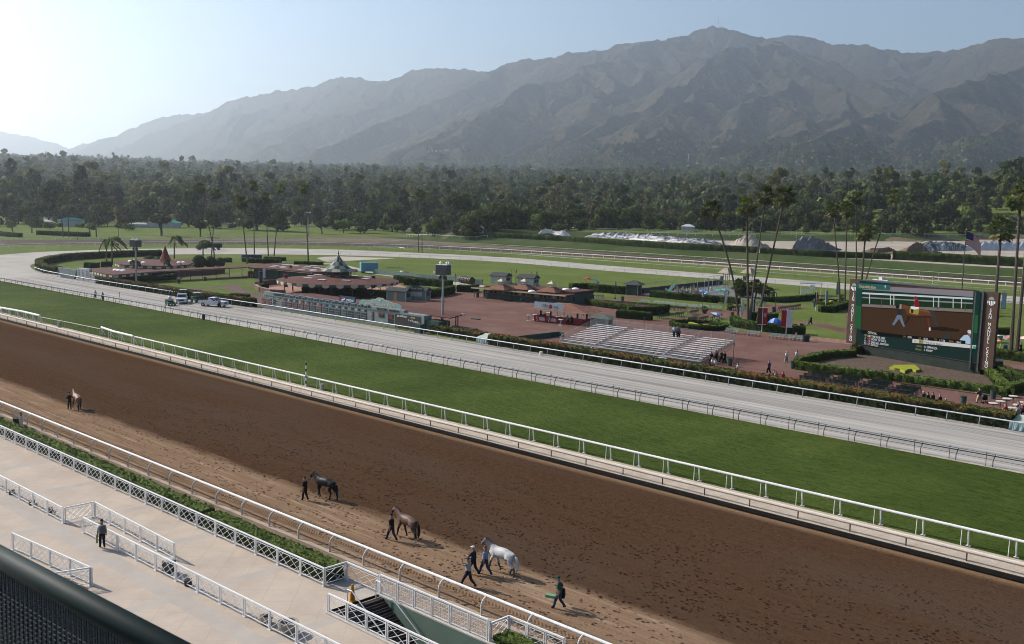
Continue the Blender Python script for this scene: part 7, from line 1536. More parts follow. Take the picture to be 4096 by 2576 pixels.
for r, x, y, s, lab in (('A', 1110, 755, 1, 'grey bin by the gap in the white turf rail'), ('R1', 1915, 985, 1, 'dark green bin on the dark double rail'), ('D', 757, 917, .8, 'grey bin behind the white turf rail near the striped pole'), ('R3', 1870, 470, .9, 'grey bin by the far white rail'), ('R4', 1435, 605, .9, 'grey bin by the far white rail above the board'), ('R4', 2075, 650, .9, 'dark bin by the far white rail at right')):
  o = mb.build('rail_bin', (greymetal, teal_dk)['green' in lab], None, g(r, x, y)); o.scale = (s, s, s); tag(o, lab, 'bin')
def parasol(lab, p, rz, tilt, cols, R=1.15, h=2.0, grp='beach parasols on the lawns'):
  t = thing('parasol', lab, 'parasol', p, rz, grp); M_ = Matrix.Rotation(tilt, 3, 'Y'); MB().tube([(0, 0, 0), M_ @ Vector((0, 0, h))], .03, 6).build('pole', white, t); parts_ = [MB() for _ in cols]; n = 8
  for i in range(n):
    a0, a1 = 6.2832 * i / n, 6.2832 * (i + 1) / n; q = parts_[i % len(cols)]
    for r0, r1 in ((0, .5), (.5, 1)): z0_, z1_ = .42 * (1 - r0 * r0), .42 * (1 - r1 * r1); q.quad(*[M_ @ Vector((R * r * math.cos(a), R * r * math.sin(a), h - .3 + z)) for r, a, z in ((r0, a0, z0_), (r1, a0, z1_), (r1, a1, z1_), (r0, a1, z0_))])
  for q, c in zip(parts_, cols): q.build('canopy', M('parasol_%s' % c[0], c[1], None, 1, .7), t)
Bc, Lb_, Gn, Te, Rd, Or, Wh, Bk = ('blue', (.05, .12, .42)), ('light_blue', (.22, .42, .68)), ('green', (.10, .36, .26)), ('teal', (.16, .42, .36)), ('red', (.5, .05, .05)), ('orange', (.62, .22, .14)), ('white', (.7, .7, .68)), ('black', (.03, .03, .035))
for lab, r, x, y, tl, cs in (('red parasol on the big lawn', 'R3', 815, 665, .1, (Rd,)), ('tilted blue parasol on the big lawn', 'R3', 868, 680, .6, (Bc, Lb_)), ('upright blue parasol behind the playground hedge', 'G', 1945, 545, .05, (Lb_, Bc)), ('tilted light blue parasol behind the playground hedge', 'G', 2075, 555, -.9, (Lb_,)), ('green parasol behind the playground hedge', 'G', 2225, 530, .1, (Gn,)), ('teal parasol near the white banner', 'G', 2315, 525, .2, (Te,)), ('light blue parasol leaning over the flower bed lawn', 'G', 2130, 1010, .3, (Lb_, Wh)), ('black and white striped parasol at the right edge', 'R4', 2175, 1255, .2, (Wh, Bk)), ('orange parasol at the right picture edge', 'R4', 2270, 1260, -.4, (Or,)), ('pink and white parasol cut by the right picture edge', 'R4', 2410, 1265, 0, (Or, Wh))): parasol(lab, g(r, x, y), face_cam(g(r, x, y)), tl, cs, 1.5 if 'striped' in lab or 'orange' in lab else 1.2, 2.1)
b = g('F', 945, 1055); t = thing('dome_tent', 'round blue beach tent behind the curved hedge', 'tent', b, face_cam(b)); q1, q2 = MB(), MB()
for i in range(10):
  a0, a1 = 6.283 * i / 10, 6.283 * (i + 1) / 10
  for k in range(5): e0, e1 = math.pi / 2 * k / 5, math.pi / 2 * (k + 1) / 5; (q1 if i % 3 else q2).quad(*[(1.5 * math.cos(a) * math.cos(e), 1.5 * math.sin(a) * math.cos(e), 1.55 * math.sin(e)) for a, e in ((a0, e0), (a1, e0), (a1, e1), (a0, e1))])
q1.build('tent_cloth', M('tent_blue', (.04, .09, .42), (.06, .13, .5), 1, .6), t); q2.build('tent_panel', M('tent_light_blue', (.30, .45, .68), None, 1, .6), t)
def round_table(lab, p, R=.5, h=1.05, grp='white high tables at the right edge', mat=None):
  t = thing('high_table', lab, 'table', p, 0, grp); MB().lathe([(R, h - .05), (R, h)], 18).build('table_top', mat or M('cream_table_top', (.60, .54, .46), None, 1, .6), t); MB().tube([(0, 0, 0), (0, 0, h - .05)], .045, 6).build('leg', darkmetal, t); MB().lathe([(.3, 0), (.26, .05)], 10).build('foot', darkmetal, t)
for i, (x, y) in enumerate(((2112, 1290), (2180, 1270), (2242, 1245), (2302, 1220), (2340, 1305), (2290, 1335), (2215, 1365), (2400, 1280))): round_table('white-topped round high table, %s' % ('left end of the group by the hedge', 'second from the left by the hedge', 'third, behind the person in red', 'farthest back of the group', 'beside the woman in white', 'in front of the person in red', 'nearest the hedge', 'cut by the right picture edge')[i], g('B5', x, y))
for i, (x, y) in enumerate(((268, 995), (325, 990), (393, 985), (455, 970), (540, 960), (570, 1040), (600, 955))):
  p = g('R3', x, y); t = thing('bar_table', 'white square bar table %s' % ('at the far left of the drink bar', 'second from left of the drink bar', 'touching the left end of the red counter', 'behind the red counter at left', 'behind the middle of the drink bar', 'in front of the drink bar', 'behind the bar at right')[i], 'table', p, .2, 'white square bar tables'); MB().box((0, 0, 1.05), (.8, .5, .07)).build('table_top', white, t); MB().box((0, 0, .55), (.22, .22, 1.0)).build('leg', greymetal, t); MB().box((0, 0, .06), (.75, .45, .1)).build('foot', white, t)
for r, x, y, lab in (('G', 1965, 820, 'large dark flower pot with a yucca beside the lamp post'), ('F', 95, 760, 'flower pot with a thin plant beside the dark benches'), ('F', 2205, 580, 'flower pot near the palm trunks left of the board')):
  t = thing('flower_pot', lab, 'flower pot', g(r, x, y)); MB().lathe([(.35, 0), (.5, .75), (.54, .8)], 12).build('pot', M('brown_pot', (.08, .06, .05), None, 1, .7), t); o = bpy.data.objects.new('plant', _FC[0][0]); COL.objects.link(o); o.parent = t; o.location = (0, 0, .95); o.scale = (.36,) * 3
for r, x, y, lab in (('G', 1760, 965, 'small wooden notice on a post before dark benches'), ('G', 828, 1060, 'small dark notice post behind the bleacher fence')):
  b = g(r, x, y); t = thing('notice', lab, 'sign', b, face_cam(b)); MB().tube([(0, 0, 0), (0, 0, 1.2)], .04, 6).build('post', darkmetal, t); MB().box((0, -.04, 1.35), (.75, .04, .9) if 'wooden' in lab else (.4, .2, .5)).build('board', M('notice_tan', (.5, .4, .26), None, 1, .7) if 'wooden' in lab else darkmetal, t)
# flower rings
yel, mar = M('yellow_flowers', (.40, .33, .03), None, 3, .9), M('maroon_leaves', (.10, .025, .02), (.06, .03, .02), 3, .9)
def ring_bed(lab, c, a, b_, h=.9):
  P = [(c.x + a * math.cos(6.2832 * i / 40), c.y + b_ * math.sin(6.2832 * i / 40)) for i in range(41)]; hedge('round_hedge', lab + ' (hedge ring)' if False else lab, P, .9, h, hedge_g, group='flower rings', cell=.4, rough=.09, seed=int(a * 10))
b = g('G', 1855, 1075); ring_bed('oval hedge ring round the yellow and maroon flower bed', b, 5.0, 4.4); t = thing('flower_bed', 'yellow and maroon flower bed inside the oval hedge ring', 'flower bed', b); MB().lathe([(4.3, -.05), (4.2, .15)], 30).build('soil_disc', M('dark_soil', (.04, .03, .022)), t)
for i in range(6):
  a = .5 + i * 1.047; q = MB(); q.bar((.8 * math.cos(a), .8 * math.sin(a), .3), (3.6 * math.cos(a), 3.3 * math.sin(a), .3), .75, .45); q.build('flower_ray', yel if i % 2 == 0 else mar, t)
b = g('F', 2120, 640); ring_bed('yellow-green hedge ring left of the video board', b, 5.2, 4.6, .7); t = thing('flower_bed', 'yellow flower bed inside the ring left of the video board', 'flower bed', b); MB().lathe([(4.4, -.05), (4.3, .2)], 30).build('soil_disc', mar, t)
for i in range(10): a = i * .628; MB().box((3.0 * math.cos(a), 2.8 * math.sin(a), .35), (1.2, .7, .4), a).build('flower_clump', yel, t)
# playground
b = g('G', 1700, 440); t = thing('playground', 'wooden playground of many grey posts with slide and two roofed towers', 'playground', b); wd = M('weathered_wood', (.26, .225, .19), (.19, .165, .14), 3, .85); rd = random.Random(5); pp = []
for i in range(46):
  f = i / 45; x = 1400 + 560 * f + rd.uniform(-20, 20); p = g('G', x, 400 + 60 * rd.random() + 30 * f) - b; pp.append((p.x, p.y, rd.uniform(.9, 2.2)))
for i, (x, y) in enumerate(((1830, 430), (2030, 400), (2230, 400), (2310, 330), (2350, 340), (2390, 330), (2420, 345), (2740, 330), (2790, 335), (2850, 330))): p = g('G', x, y) - b; pp.append((p.x, p.y, 4.0 if i > 2 else 3.4))
for x, y, h in pp: MB().tube([(x, y, 0), (x, y, h)], .09, 6).build('post', wd, t)
mb = MB()
for i in range(len(pp) - 12): mb.bar((pp[i][0], pp[i][1], .9), (pp[i + 1][0], pp[i + 1][1], 1.0), .08, .1)
mb.build('crossbar', wd, t)
for x, y in ((2365, 335), (2790, 332)):
  p = g('G', x, y) - b; q = MB(); hip(q, (p.x, p.y), 3.6, 3.6, 1.4, 4.0); q.build('tower_roof', M('tan_canvas_roof', (.38, .31, .24), None, 1, .7), t); MB().box((p.x, p.y, 2.0), (2.4, 2.4, .15)).build('tower_floor', wd, t); MB().box((p.x - .6, p.y - 1.2, 2.6), (1.0, .08, 1.1)).build('tower_panel', teal_dk, t)
p, q = g('G', 1400, 400) - b, g('G', 1250, 450) - b; mb = MB(); mb.bar(p + Vector((0, 0, 1.9)), p.lerp(q, .45) + Vector((0, 0, 1.0)), 1.0, .12); mb.bar(p.lerp(q, .45) + Vector((0, 0, 1.0)), q + Vector((0, 0, .15)), 1.0, .12); mb.build('slide', M('slide_green', (.06, .15, .11), None, 1, .4), t)
for x0_, x1_ in ((1960, 2040), (2110, 2190)): a_, c_ = g('G', x0_, 390) - b, g('G', x1_, 395) - b; MB().tube([a_, a_ + Vector((0, 0, 2.6)), a_.lerp(c_, .25) + Vector((0, 0, 3.3)), a_.lerp(c_, .75) + Vector((0, 0, 3.3)), c_ + Vector((0, 0, 2.6)), c_], .06, 6).build('hoop', greymetal, t)
wall_path('playground_wall', 'dark low wall behind the playground', [g('G', x, y) for x, y in ((730, 440), (1300, 375), (1800, 320), (2300, 260))], .3, 1.2, M('slate_wall', (.06, .075, .08), (.05, .06, .065), .6, .8))
rail('lawn_fence', 'pale mesh fence slanting along the edge of the big lawn', [g('G', 720, 380), g('G', 1600, 275), g('G', 2290, 190)], 1.5, greymetal, greymetal, .04, plain(1.5, .035, 5), 3.0, cat='fence')
# open shelter on the far lawn
b = g('F', 1610, 470); rz = face_cam(b); t = thing('open_shelter', 'small open shelter with flat grey roof and white slat front', 'shelter', b, rz); MB().box((0, 1.2, 3.1), (5.6, 4.2, .12), rx=.06).build('roof', M('grey_sheet_roof', (.28, .29, .30), None, 1, .6), t); posts_at(t, 'post', ((-2.5, -.6), (2.5, -.6), (-2.5, 3), (2.5, 3)), 3.05, .06, white); mb = MB()
for k in range(5): mb.box((-1.0, -.7, .25 + k * .3), (3.0, .05, .14))
mb.build('slat_front', white, t); MB().box((.4, -.8, 2.0), (1.2, .05, 1.1)).build('sign_board', white, t)
# brick kerb steps before the lawn
b0_, b1_ = F_(1570, 1310), F_(2290, 1390); d = b1_ - b0_; rz = math.atan2(d.y, d.x); t = thing('brick_steps', 'three long pink steps between lawn and red plaza', 'steps', b0_, rz)
for k in range(4): MB().box((d.length / 2 + 1.5, k * .42, .04 + k * .05), (d.length + 3, .36, .08 + k * .1)).build('step', M('pink_step', (.42, .25, .2), (.36, .21, .165), 1, .8), t)
# sand heaps and tarps on the berm
def heap(name, lab, r, pts, hpx, mat, depth, seed, cat='heap', n=60, z=3.05, grp=None):
  """pts: near base line; heights (m) interpolated along it; a lumpy ridge of real depth"""
  P = [g(r, x, y, z) for x, y in pts]; c = sum(P, Vector()) / len(P); S = resample([p - c for p in P], n); m = 12; V = []; R = np.random.RandomState(seed); hs = np.interp(np.linspace(0, 1, n), np.linspace(0, 1, len(hpx)), hpx)
  for i, p in enumerate(S):
    for j in range(m):
      f = j / (m - 1); hh = hs[i] * math.sin(math.pi * min(max(f * .98 + .01, 0), 1)) ** .8; nz = gnoise(np.array([i * .35 + seed]), np.array([j * .5]))[0]; V.append((p.x + nz * .3, p.y + f * depth + nz * .4, max(hh * (1 + .28 * nz) + R.uniform(-.06, .06) * hh, -.05)))
  i, j = np.meshgrid(np.arange(n - 1), np.arange(m - 1), indexing='ij'); a = (i * m + j).ravel(); F = np.stack([a, a + m, a + m + 1, a + 1], -1)
  o = np_obj(name, np_mesh(name, np.array(V), F, [mat], False)); o.location = c; tag(o, lab, cat, grp); return o
def tarp_mat():
  m, nt, N, L, B = nodes_of('black_and_white_tarp'); co = coord(N, L, True, (.16, 1, .5)); r = ramp(N, [(.40, (.035, .037, .042)), (.47, (.10, .105, .115)), (.55, (.38, .38, .39)), (.64, (.52, .52, .53))]); L.new(noise(N, L, co, .9, 5, .6), r.inputs[0]); L.new(r.outputs[0], B.inputs['Base Color']); B.inputs['Roughness'].default_value = .35; bump(N, L, B, noise(N, L, co, 4, 4), .7, .4); return m
tarp = tarp_mat(); whsand = M('white_sand', (.74, .70, .66), (.64, .60, .56), .4, .9); bsand = M('beige_sand', (.46, .40, .33), (.38, .32, .26), .4, .9); brs = M('brown_soil_heap', (.21, .145, .10), (.15, .10, .07), .5, .95); wt = M('white_tarp', (.62, .63, .65), (.40, .41, .44), .5, .4, bmp=.8, bsc=1.5)
heap('sand_heap', 'white sand heap behind the berm hedge near small palms', 'R3', [(290, 208), (450, 210), (605, 218)], (.1, 4.2, 3.8, 3.2, 3.8, .1), whsand, 9, 1, z=3.0)
heap('covered_heap', 'very long heap under black and white sheeting on the berm', 'R3', [(700, 225), (1200, 250), (1700, 285), (2090, 305)], (.1, 3.6, 4.2, 3.8, 3.9, 3.7, 3.6, 3.4, 3.0, .8), tarp, 11, 2, n=140)
heap('sand_heap', 'pale beige sand heap between the tall leaning palms', 'R3', [(2075, 312), (2250, 322), (2420, 330)], (.2, 3.2, 5.2, 6.0, 4.4, .2), bsand, 12, 3); heap('sand_heap', 'small pale sand heap right of the beige one', 'R3', [(2400, 325), (2490, 330)], (.1, 2.6, .1), bsand, 8, 4)
heap('covered_heap', 'pyramid heap under dark tarpaulin with white weights', 'R4', [(225, 335), (420, 340), (610, 335)], (5.5, 6.0, 4.0, 2.0, .3), M('dark_weighted_tarp', (.10, .10, .11), (.20, .20, .21), .6, .4, bmp=.8, bsc=2), 12, 5)
heap('soil_heap', 'low brown soil heap on the sand lot', 'R4', [(845, 352), (1020, 358), (1190, 355)], (.1, 2.2, 2.0, 2.4, 1.2, .1), brs, 9, 6); heap('soil_heap', 'higher brown soil heap against the sheeted bank', 'R4', [(1170, 352), (1300, 358), (1450, 352)], (.2, 3.2, 4.6, 4.0, .6), brs, 10, 7); heap('soil_heap', 'small brown soil heap in front of the higher one', 'R4', [(1040, 365), (1200, 372), (1330, 368)], (.1, 1.2, 1.4, 1.0, .1), brs, 6, 17)
heap('covered_heap', 'bank under black and white sheeting right of the soil heaps', 'R4', [(1420, 340), (1640, 345), (1850, 340)], (4.4, 4.6, 4.0, 3.4, .4), tarp, 14, 8); heap('covered_heap', 'long white sheeted bank behind the flag', 'R4', [(1840, 342), (2100, 345), (2450, 352)], (3.2, 4.6, 4.8, 4.6, 4.6), wt, 16, 9)
def skin_mesh(name, verts, edges, radii, root=0, sub=1):
  me = bpy.data.meshes.new(name); me.from_pydata([tuple(v) for v in verts], edges, []); o = bpy.data.objects.new(name, me); COL.objects.link(o)
  md = o.modifiers.new('skin', 'SKIN'); md.use_smooth_shade = True; md.branch_smoothing = .35
  for i, r in enumerate(radii):
    sv = me.skin_vertices[0].data[i]; sv.radius = r if hasattr(r, '__len__') else (r, r); sv.use_root = (i == root)
  if sub: s = o.modifiers.new('sub', 'SUBSURF'); s.levels = sub; s.render_levels = sub
  bpy.context.view_layer.update(); dg = bpy.context.evaluated_depsgraph_get(); m2 = bpy.data.meshes.new_from_object(o.evaluated_get(dg)); bpy.data.objects.remove(o); return m2
_CM = {}
def cloth(c):
  k = tuple(c)
  if k not in _CM: _CM[k] = M('cloth_%d' % len(_CM), c, None, 3, .85)
  return _CM[k]
SKIN_ = (.32, .19, .13); NAVY = (.018, .022, .035); BLK = (.014, .014, .016); DENIM = (.035, .055, .10); WHT = (.66, .66, .66); GRY = (.30, .31, .32); GREEN_ = (.02, .075, .055); RED_ = (.42, .03, .04); LBLUE = (.20, .28, .42); TAN = (.40, .32, .22)
def person(lab, loc, face, shirt=NAVY, pants=NAVY, hat=None, h=1.75, stride=.25, arms=('down', 'down'), lean=0.0, sit=False, group=None, skin=SKIN_, hairc=BLK, shorts=False, sub=1, extra=None, z=0.0, tank=False):
  """body facing +X before turning by face (radians)"""
  s = h / 1.75; t = thing('person', lab, 'person', (loc[0], loc[1], (loc[2] if len(loc) > 2 else 0) + z), face, group)
  hipz = .47 if sit else .92 - .10 * stride; V = []; E = []; R = []; B = []
  def add(p, r, par, b): V.append(Vector(p) * s); R.append(tuple(x * s * 1.45 for x in r) if hasattr(r, '__len__') else r * s * 1.45); B.append(b); (E.append((par, len(V) - 1)) if par is not None else None); return len(V) - 1
  L = lambda z_: lean * (z_ - hipz)
  pel = add((0, 0, hipz), (.135, .10), None, 'p'); wa = add((L(hipz + .18), 0, hipz + .18), (.135, .095), pel, 's'); ch = add((L(hipz + .38) + .01, 0, hipz + .38), (.165, .11), wa, 's'); nb = add((L(hipz + .52) + .005, 0, hipz + .52), (.075, .07), ch, 's'); nk = add((L(hipz + .58) + .02, 0, hipz + .58), (.055, .055), nb, 'k'); hd = add((L(hipz + .68) + .045, 0, hipz + .68), (.078, .088), nk, 'k'); tp = add((L(hipz + .80) + .04, 0, hipz + .80), (.072, .085), hd, 'k')
  ns = add((L(hipz + .68) + .13, 0, hipz + .665), (.028, .03), hd, 'k')
  for sd, st in ((1, stride), (-1, -stride)):
    if sit: kn = (.46, .12 * sd, hipz + .02); an = (.48, .12 * sd, .08); hp = (.02, .10 * sd, hipz - .02)
    else: hp = (0, .085 * sd, hipz - .06); kn = (st * .55 + .04 + (.05 if st < 0 else 0), .10 * sd, hipz - .45); an = (st * 1.05 - (.10 if st < 0 else .0), .10 * sd, .09 + (.05 if st < 0 else 0))
    a = add(hp, (.088, .085), pel, 'p'); b = add(kn, .062, a, 'l' if shorts else 'p'); c = add(an, .045, b, 'l' if shorts else 'p'); f = add((an[0] + .15, an[1] + .02 * sd, an[2] - .055), (.042, .035), c, 'f'); add((an[0] - .05, an[1], an[2] - .05), (.038, .035), c, 'f')
    md = arms[0] if sd == 1 else arms[1]; sh = (L(hipz + .45), .17 * sd, hipz + .455); a = add(sh, .058, ch, 'k' if tank else 's')
    if md == 'down': el, wr = (-.04 - st * .25, .23 * sd, hipz + .18), (.05 - st * .5, .24 * sd, hipz - .06)
    elif md == 'fwd': el, wr = (.16, .22 * sd, hipz + .22), (.38, .16 * sd, hipz + .22)
    elif md == 'up': el, wr = (.20, .24 * sd, hipz + .42), (.34, .16 * sd, hipz + .62)
    elif md == 'head': el, wr = (.12, .36 * sd, hipz + .62), (.08, .12 * sd, hipz + .72)
    elif md == 'lead': el, wr = (.02, .34 * sd, hipz + .24), (.16, .48 * sd, hipz + .36)
    elif md == 'out': el, wr = (-.08, .34 * sd, hipz + .24), (.06, .46 * sd, hipz + .06)
    el = (el[0] + L(hipz + .3), el[1], el[2]); wr = (wr[0] + L(hipz + .2), wr[1], wr[2]); e = add(el, .043, a, 's' if not tank else 'k'); w = add(wr, .032, e, 'k'); dv = (Vector(wr) - Vector(el)).normalized(); hn = add(Vector(wr) + dv * .09, (.035, .022), w, 'k')
    if h > 1.0 and sub:
      sv = Vector((0, 1, 0)) if abs(dv.y) < .8 else Vector((1, 0, 0))
      for q in range(4): o_ = sv * (.027 * (q - 1.5)); k1 = add(Vector(wr) + dv * .13 + o_, .010, hn, 'k'); add(Vector(wr) + dv * (.185 - .012 * abs(q - 1.2)) + o_ + Vector((.012, 0, -.01)), .008, k1, 'k')
      add(Vector(wr) + dv * .07 + sv * .055 + Vector((.02, 0, 0)), .011, hn, 'k')
  me = skin_mesh('body', V, E, R, 0, sub); cols = dict(s=shirt, p=pants, k=skin, l=skin, f=BLK if pants != WHT else GRY); keys = list(cols); mats = [cloth(cols[k]) for k in keys]
  for m in mats: me.materials.append(m)
  segs = [(V[a], V[b], B[b]) for a, b in E]
  for p in me.polygons:
    c = p.center; best = None
    for a, b, k in segs:
      d = b - a; tt = max(0, min(1, (c - a).dot(d) / max(d.dot(d), 1e-9))); q = (c - a - d * tt).length
      if best is None or q < best[0]: best = (q, k)
    p.material_index = keys.index(best[1])
  me.polygons.foreach_set('use_smooth', [True] * len(me.polygons)); o = bpy.data.objects.new('body', me); COL.objects.link(o); o.parent = t
  hc = V[tp] ; mb = MB(); mb.ball(hc + Vector((-.012, 0, -.005)) * s, .098 * s, 10, 6, (1.02, .92, .78))
  if hat: mb.box(hc + Vector((.11, 0, -.02)) * s, (.13 * s, .15 * s, .02 * s)); mb.build('cap', cloth(hat), t, smooth_=False)
  else: mb.build('hair', cloth(hairc), t)
  t['h_'] = h
  return t
# horse: faces +X
def horse(lab, loc, face, coat, legs, mane, tail, phase=0.0, blaze=None, headlow=0.0, spot=False, headside=0.0):
  t = thing('horse', lab, 'horse', loc, face); V = []; E = []; R = []
  def add(p, r, par): V.append(Vector(p)); R.append(tuple(x * 1.2 for x in r) if hasattr(r, '__len__') else r * 1.2); (E.append((par, len(V) - 1)) if par is not None else None); return len(V) - 1
  bk = add((0, 0, 1.22), (.27, .30), None); lo = add((-.38, 0, 1.26), (.25, .28), bk); cr = add((-.66, 0, 1.27), (.26, .28), lo); rp = add((-.90, 0, 1.20), (.17, .20), cr)
  wi = add((.36, 0, 1.24), (.25, .31), bk); sh = add((.60, 0, 1.20), (.20, .27), wi); ch = add((.76, 0, 1.12), (.14, .18), sh)
  n1 = add((.86, headside * .1, 1.37), (.17, .29), sh); n2 = add((1.08, headside * .3, 1.58 - headlow * .5), (.125, .235), n1); pl = add((1.24, headside * .5, 1.77 - headlow), (.095, .16), n2); fh = add((1.36, headside * .65, 1.73 - headlow), (.09, .135), pl); no = add((1.54, headside * .9, 1.52 - headlow), (.07, .09), fh); mu = add((1.62, headside * 1.0, 1.42 - headlow), (.055, .06), no)
  for sd in (1, -1): add((1.25, headside * .5 + .06 * sd, 1.95 - headlow), .018, pl)
  F = (.30 if phase >= 0 else -.1, -.22 if phase >= 0 else .28); H = (-.22, .30) if phase >= 0 else (.26, -.2)
  for i, sd in enumerate((1, -1)):
    d = F[i]; a = add((.58, .16 * sd, .98), (.11, .13), sh); b = add((.60 + d * .35, .15 * sd, .80), (.085, .09), a); k = add((.60 + d * .75 + .02, .15 * sd, .50), .058, b); f = add((.60 + d * 1.05 - (.10 if d < 0 else 0), .15 * sd, .16 + (.06 if d < 0 else 0)), .040, k); add((.66 + d * 1.1 - (.10 if d < 0 else 0), .15 * sd, .04 + (.05 if d < 0 else 0)), .058, f)
    d = H[i]; a = add((-.74, .17 * sd, 1.02), (.15, .19), cr); st = add((-.62 + d * .4, .16 * sd, .82), (.10, .12), a); hk = add((-.92 + d * .75, .15 * sd, .54), .062, st); f = add((-.86 + d * 1.05, .15 * sd, .17), .042, hk); add((-.80 + d * 1.08, .15 * sd, .04), .060, f)
  me = skin_mesh('body', V, E, R, 0, 2); mats = [M('horse_coat_' + lab.split()[0], coat[0], coat[1], 1.6 if spot else .9, .5, spec=.14), M('horse_legs_' + lab.split()[0], legs, None, 2, .6), M('horse_socks', (.6, .58, .55), None, 2, .7)]
  for m in mats: me.materials.append(m)
  for p in me.polygons:
    c = p.center; leg = c.z < .62 + .1 * math.sin(c.x * 9) or (c.x > 1.35 + .0 and legs != coat[0] and c.z < 1.62 - headlow); p.material_index = 1 if leg or (spot and c.x > .80 + .25 * (1.6 - c.z)) else 0
    if c.x > 1.38 and blaze and abs(c.y - headside * .8) < .035 and c.z > 1.45 - headlow: p.material_index = 2
    if blaze == 'sock' and c.z < .30 and c.x < -.6: p.material_index = 2
  me.polygons.foreach_set('use_smooth', [True] * len(me.polygons)); o = bpy.data.objects.new('body', me); COL.objects.link(o); o.parent = t
  mb = MB(); prev = None; rd = random.Random(3)
  for i in range(12):
    f = i / 11; c = Vector((.62 + .62 * f, headside * .5 * f * f, 1.52 + (.36 - headlow) * f + .04)); q = c + Vector((-.05, .10, -.24 + rd.uniform(-.05, .05)))
    if prev: mb.quad(prev[0], c, q, prev[1]); mb.quad(prev[0] + Vector((-.04, -.06, -.02)), c + Vector((-.04, -.06, -.02)), c + Vector((0, .02, .03)), prev[0] + Vector((0, .02, .03)))
    prev = (c, q)
  mb.build('mane', cloth(mane), t); mb = MB(); mb.tube([(-.98, 0, 1.28), (-1.12, 0, 1.20), (-1.20, 0, .95), (-1.22, .02, .62), (-1.18, .02, .38)], [.05, .085, .11, .10, .02], 7); mb.build('tail', cloth(tail), t, smooth_=True)
  mb = MB(); mb.tube([(1.40, headside * .66 - .10, 1.70 - headlow), (1.56, headside * .9 - .07, 1.50 - headlow), (1.56, headside * .9 + .07, 1.50 - headlow), (1.40, headside * .66 + .10, 1.70 - headlow)], .012, 5); mb.tube([(1.25, headside * .5 - .09, 1.80 - headlow), (1.56, headside * .9 - .07, 1.50 - headlow)], .012, 5); mb.build('bridle', cloth((.5, .5, .5) if blaze == 'white_bridle' else BLK), t)
  return t
W_DIR = math.pi                                              # walking up the track, towards -X
def at(r, x, y): return g(r, x, y)
p = at('B1', 720, 420); horse('chestnut racehorse led away at the far left of the dirt', (p.x - .1, p.y + .1, 0), W_DIR - .15, ((.30, .18, .12), (.24, .14, .09)), (.05, .03, .022), (.20, .11, .06), (.06, .035, .025), 1, headside=-.1)
p = at('B1', 655, 418); person('person in dark clothes leading the chestnut horse at far left', p, W_DIR - .3, BLK, BLK, BLK, 1.78, .2, ('down', 'lead'))
p = at('D', 765, 1172); horse('black racehorse with lifted foreleg led along the dirt', (p.x, p.y, 0), W_DIR + .12, ((.012, .011, .012), (.020, .018, .018)), (.010, .010, .010), BLK, BLK, -1, headlow=.12)
p = at('D', 717, 1176); person('person in black clothes leading the black horse', p, W_DIR + .1, BLK, BLK, (.02, .03, .06), 1.76, .12, ('down', 'fwd'))
p = at('D', 958, 1267); horse('bay racehorse with white hind pastern and glossy flank', (p.x, p.y, 0), W_DIR - .08, ((.17, .105, .078), (.045, .024, .016)), (.02, .014, .012), BLK, BLK, 1, 'sock', headlow=.02, headside=.12)  # pale patches of the coat colour paint in the sheen of back and flank
p = at('D', 920, 1270); person('person in black shirt and jeans leading the bay horse', p, W_DIR, BLK, (.02, .028, .045), BLK, 1.78, .32, ('down', 'fwd'))
p = at('D', 1180, 1348); horse('dapple grey racehorse with dark head and white bridle', (p.x, p.y, 0), W_DIR + .02, ((.60, .585, .57), (.40, .39, .385)), (.12, .11, .11), (.05, .05, .05), (.55, .54, .52), 1, 'white_bridle', spot=True, headside=.12)
p = at('D', 1140, 1350); person('man in blue shirt and jeans leading the grey horse', p, W_DIR, LBLUE, DENIM, None, 1.76, .34, ('down', 'fwd'), hairc=(.10, .09, .08))
p = at('D', 1112, 1350); person('man in navy jacket and white helmet walking beside the grey horse', p, W_DIR + .1, (.02, .028, .05), BLK, (.65, .65, .65), 1.74, .30, ('fwd', 'down'))
p = at('D', 1100, 1378); person('man in grey patterned shirt and dark cap nearest the rail', p, W_DIR + .1, GRY, NAVY, (.03, .05, .08), 1.72, .40, ('up', 'down'))
p = at('D', 1313, 1430); w = person('man in green polo and cap carrying a green box and a dark bag', p, W_DIR + .35, GREEN_, DENIM, (.02, .09, .065), 1.82, .22, ('down', 'out'), .04)
def carried(name, lab, cat, who, off, mb, mat):
  M_ = Matrix.Rotation(who.rotation_euler[2], 3, 'Z'); o = mb.build(name, mat, None, Vector(who.location) + M_ @ Vector(off)); o.rotation_euler[2] = who.rotation_euler[2]; return tag(o, lab, cat)
carried('carried_box', 'flat green box held by the man in green', 'box', w, (.30, .42, .80), MB().box((0, 0, 0), (.55, .32, .14)), cloth((.16, .30, .17))); carried('carried_bag', 'dark bag hanging at the side of the man in green', 'bag', w, (-.05, -.44, .74), MB().lathe([(.05, .28), (.14, .2), (.17, -.1), (.12, -.3)], 8), cloth(BLK))
p = at('B2', 962, 600); w = person('man with grey backpack standing behind the middle lattice fence on the terrace', p, math.atan2(p.y, p.x) + .1, (.34, .37, .42), BLK, (.02, .022, .03), 1.80, .10, ('down', 'down'))
carried('backpack', 'grey backpack worn by the man on the terrace', 'backpack', w, (-.20, 0, 1.24), MB().box((0, 0, 0), (.20, .34, .48)).box((-.11, 0, -.08), (.06, .26, .24)), cloth((.10, .115, .13))); carried('carried_bag', 'greenish bag held by the man on the terrace', 'bag', w, (.0, .30, .62), MB().box((0, 0, 0), (.16, .10, .52)), cloth((.22, .26, .14)))
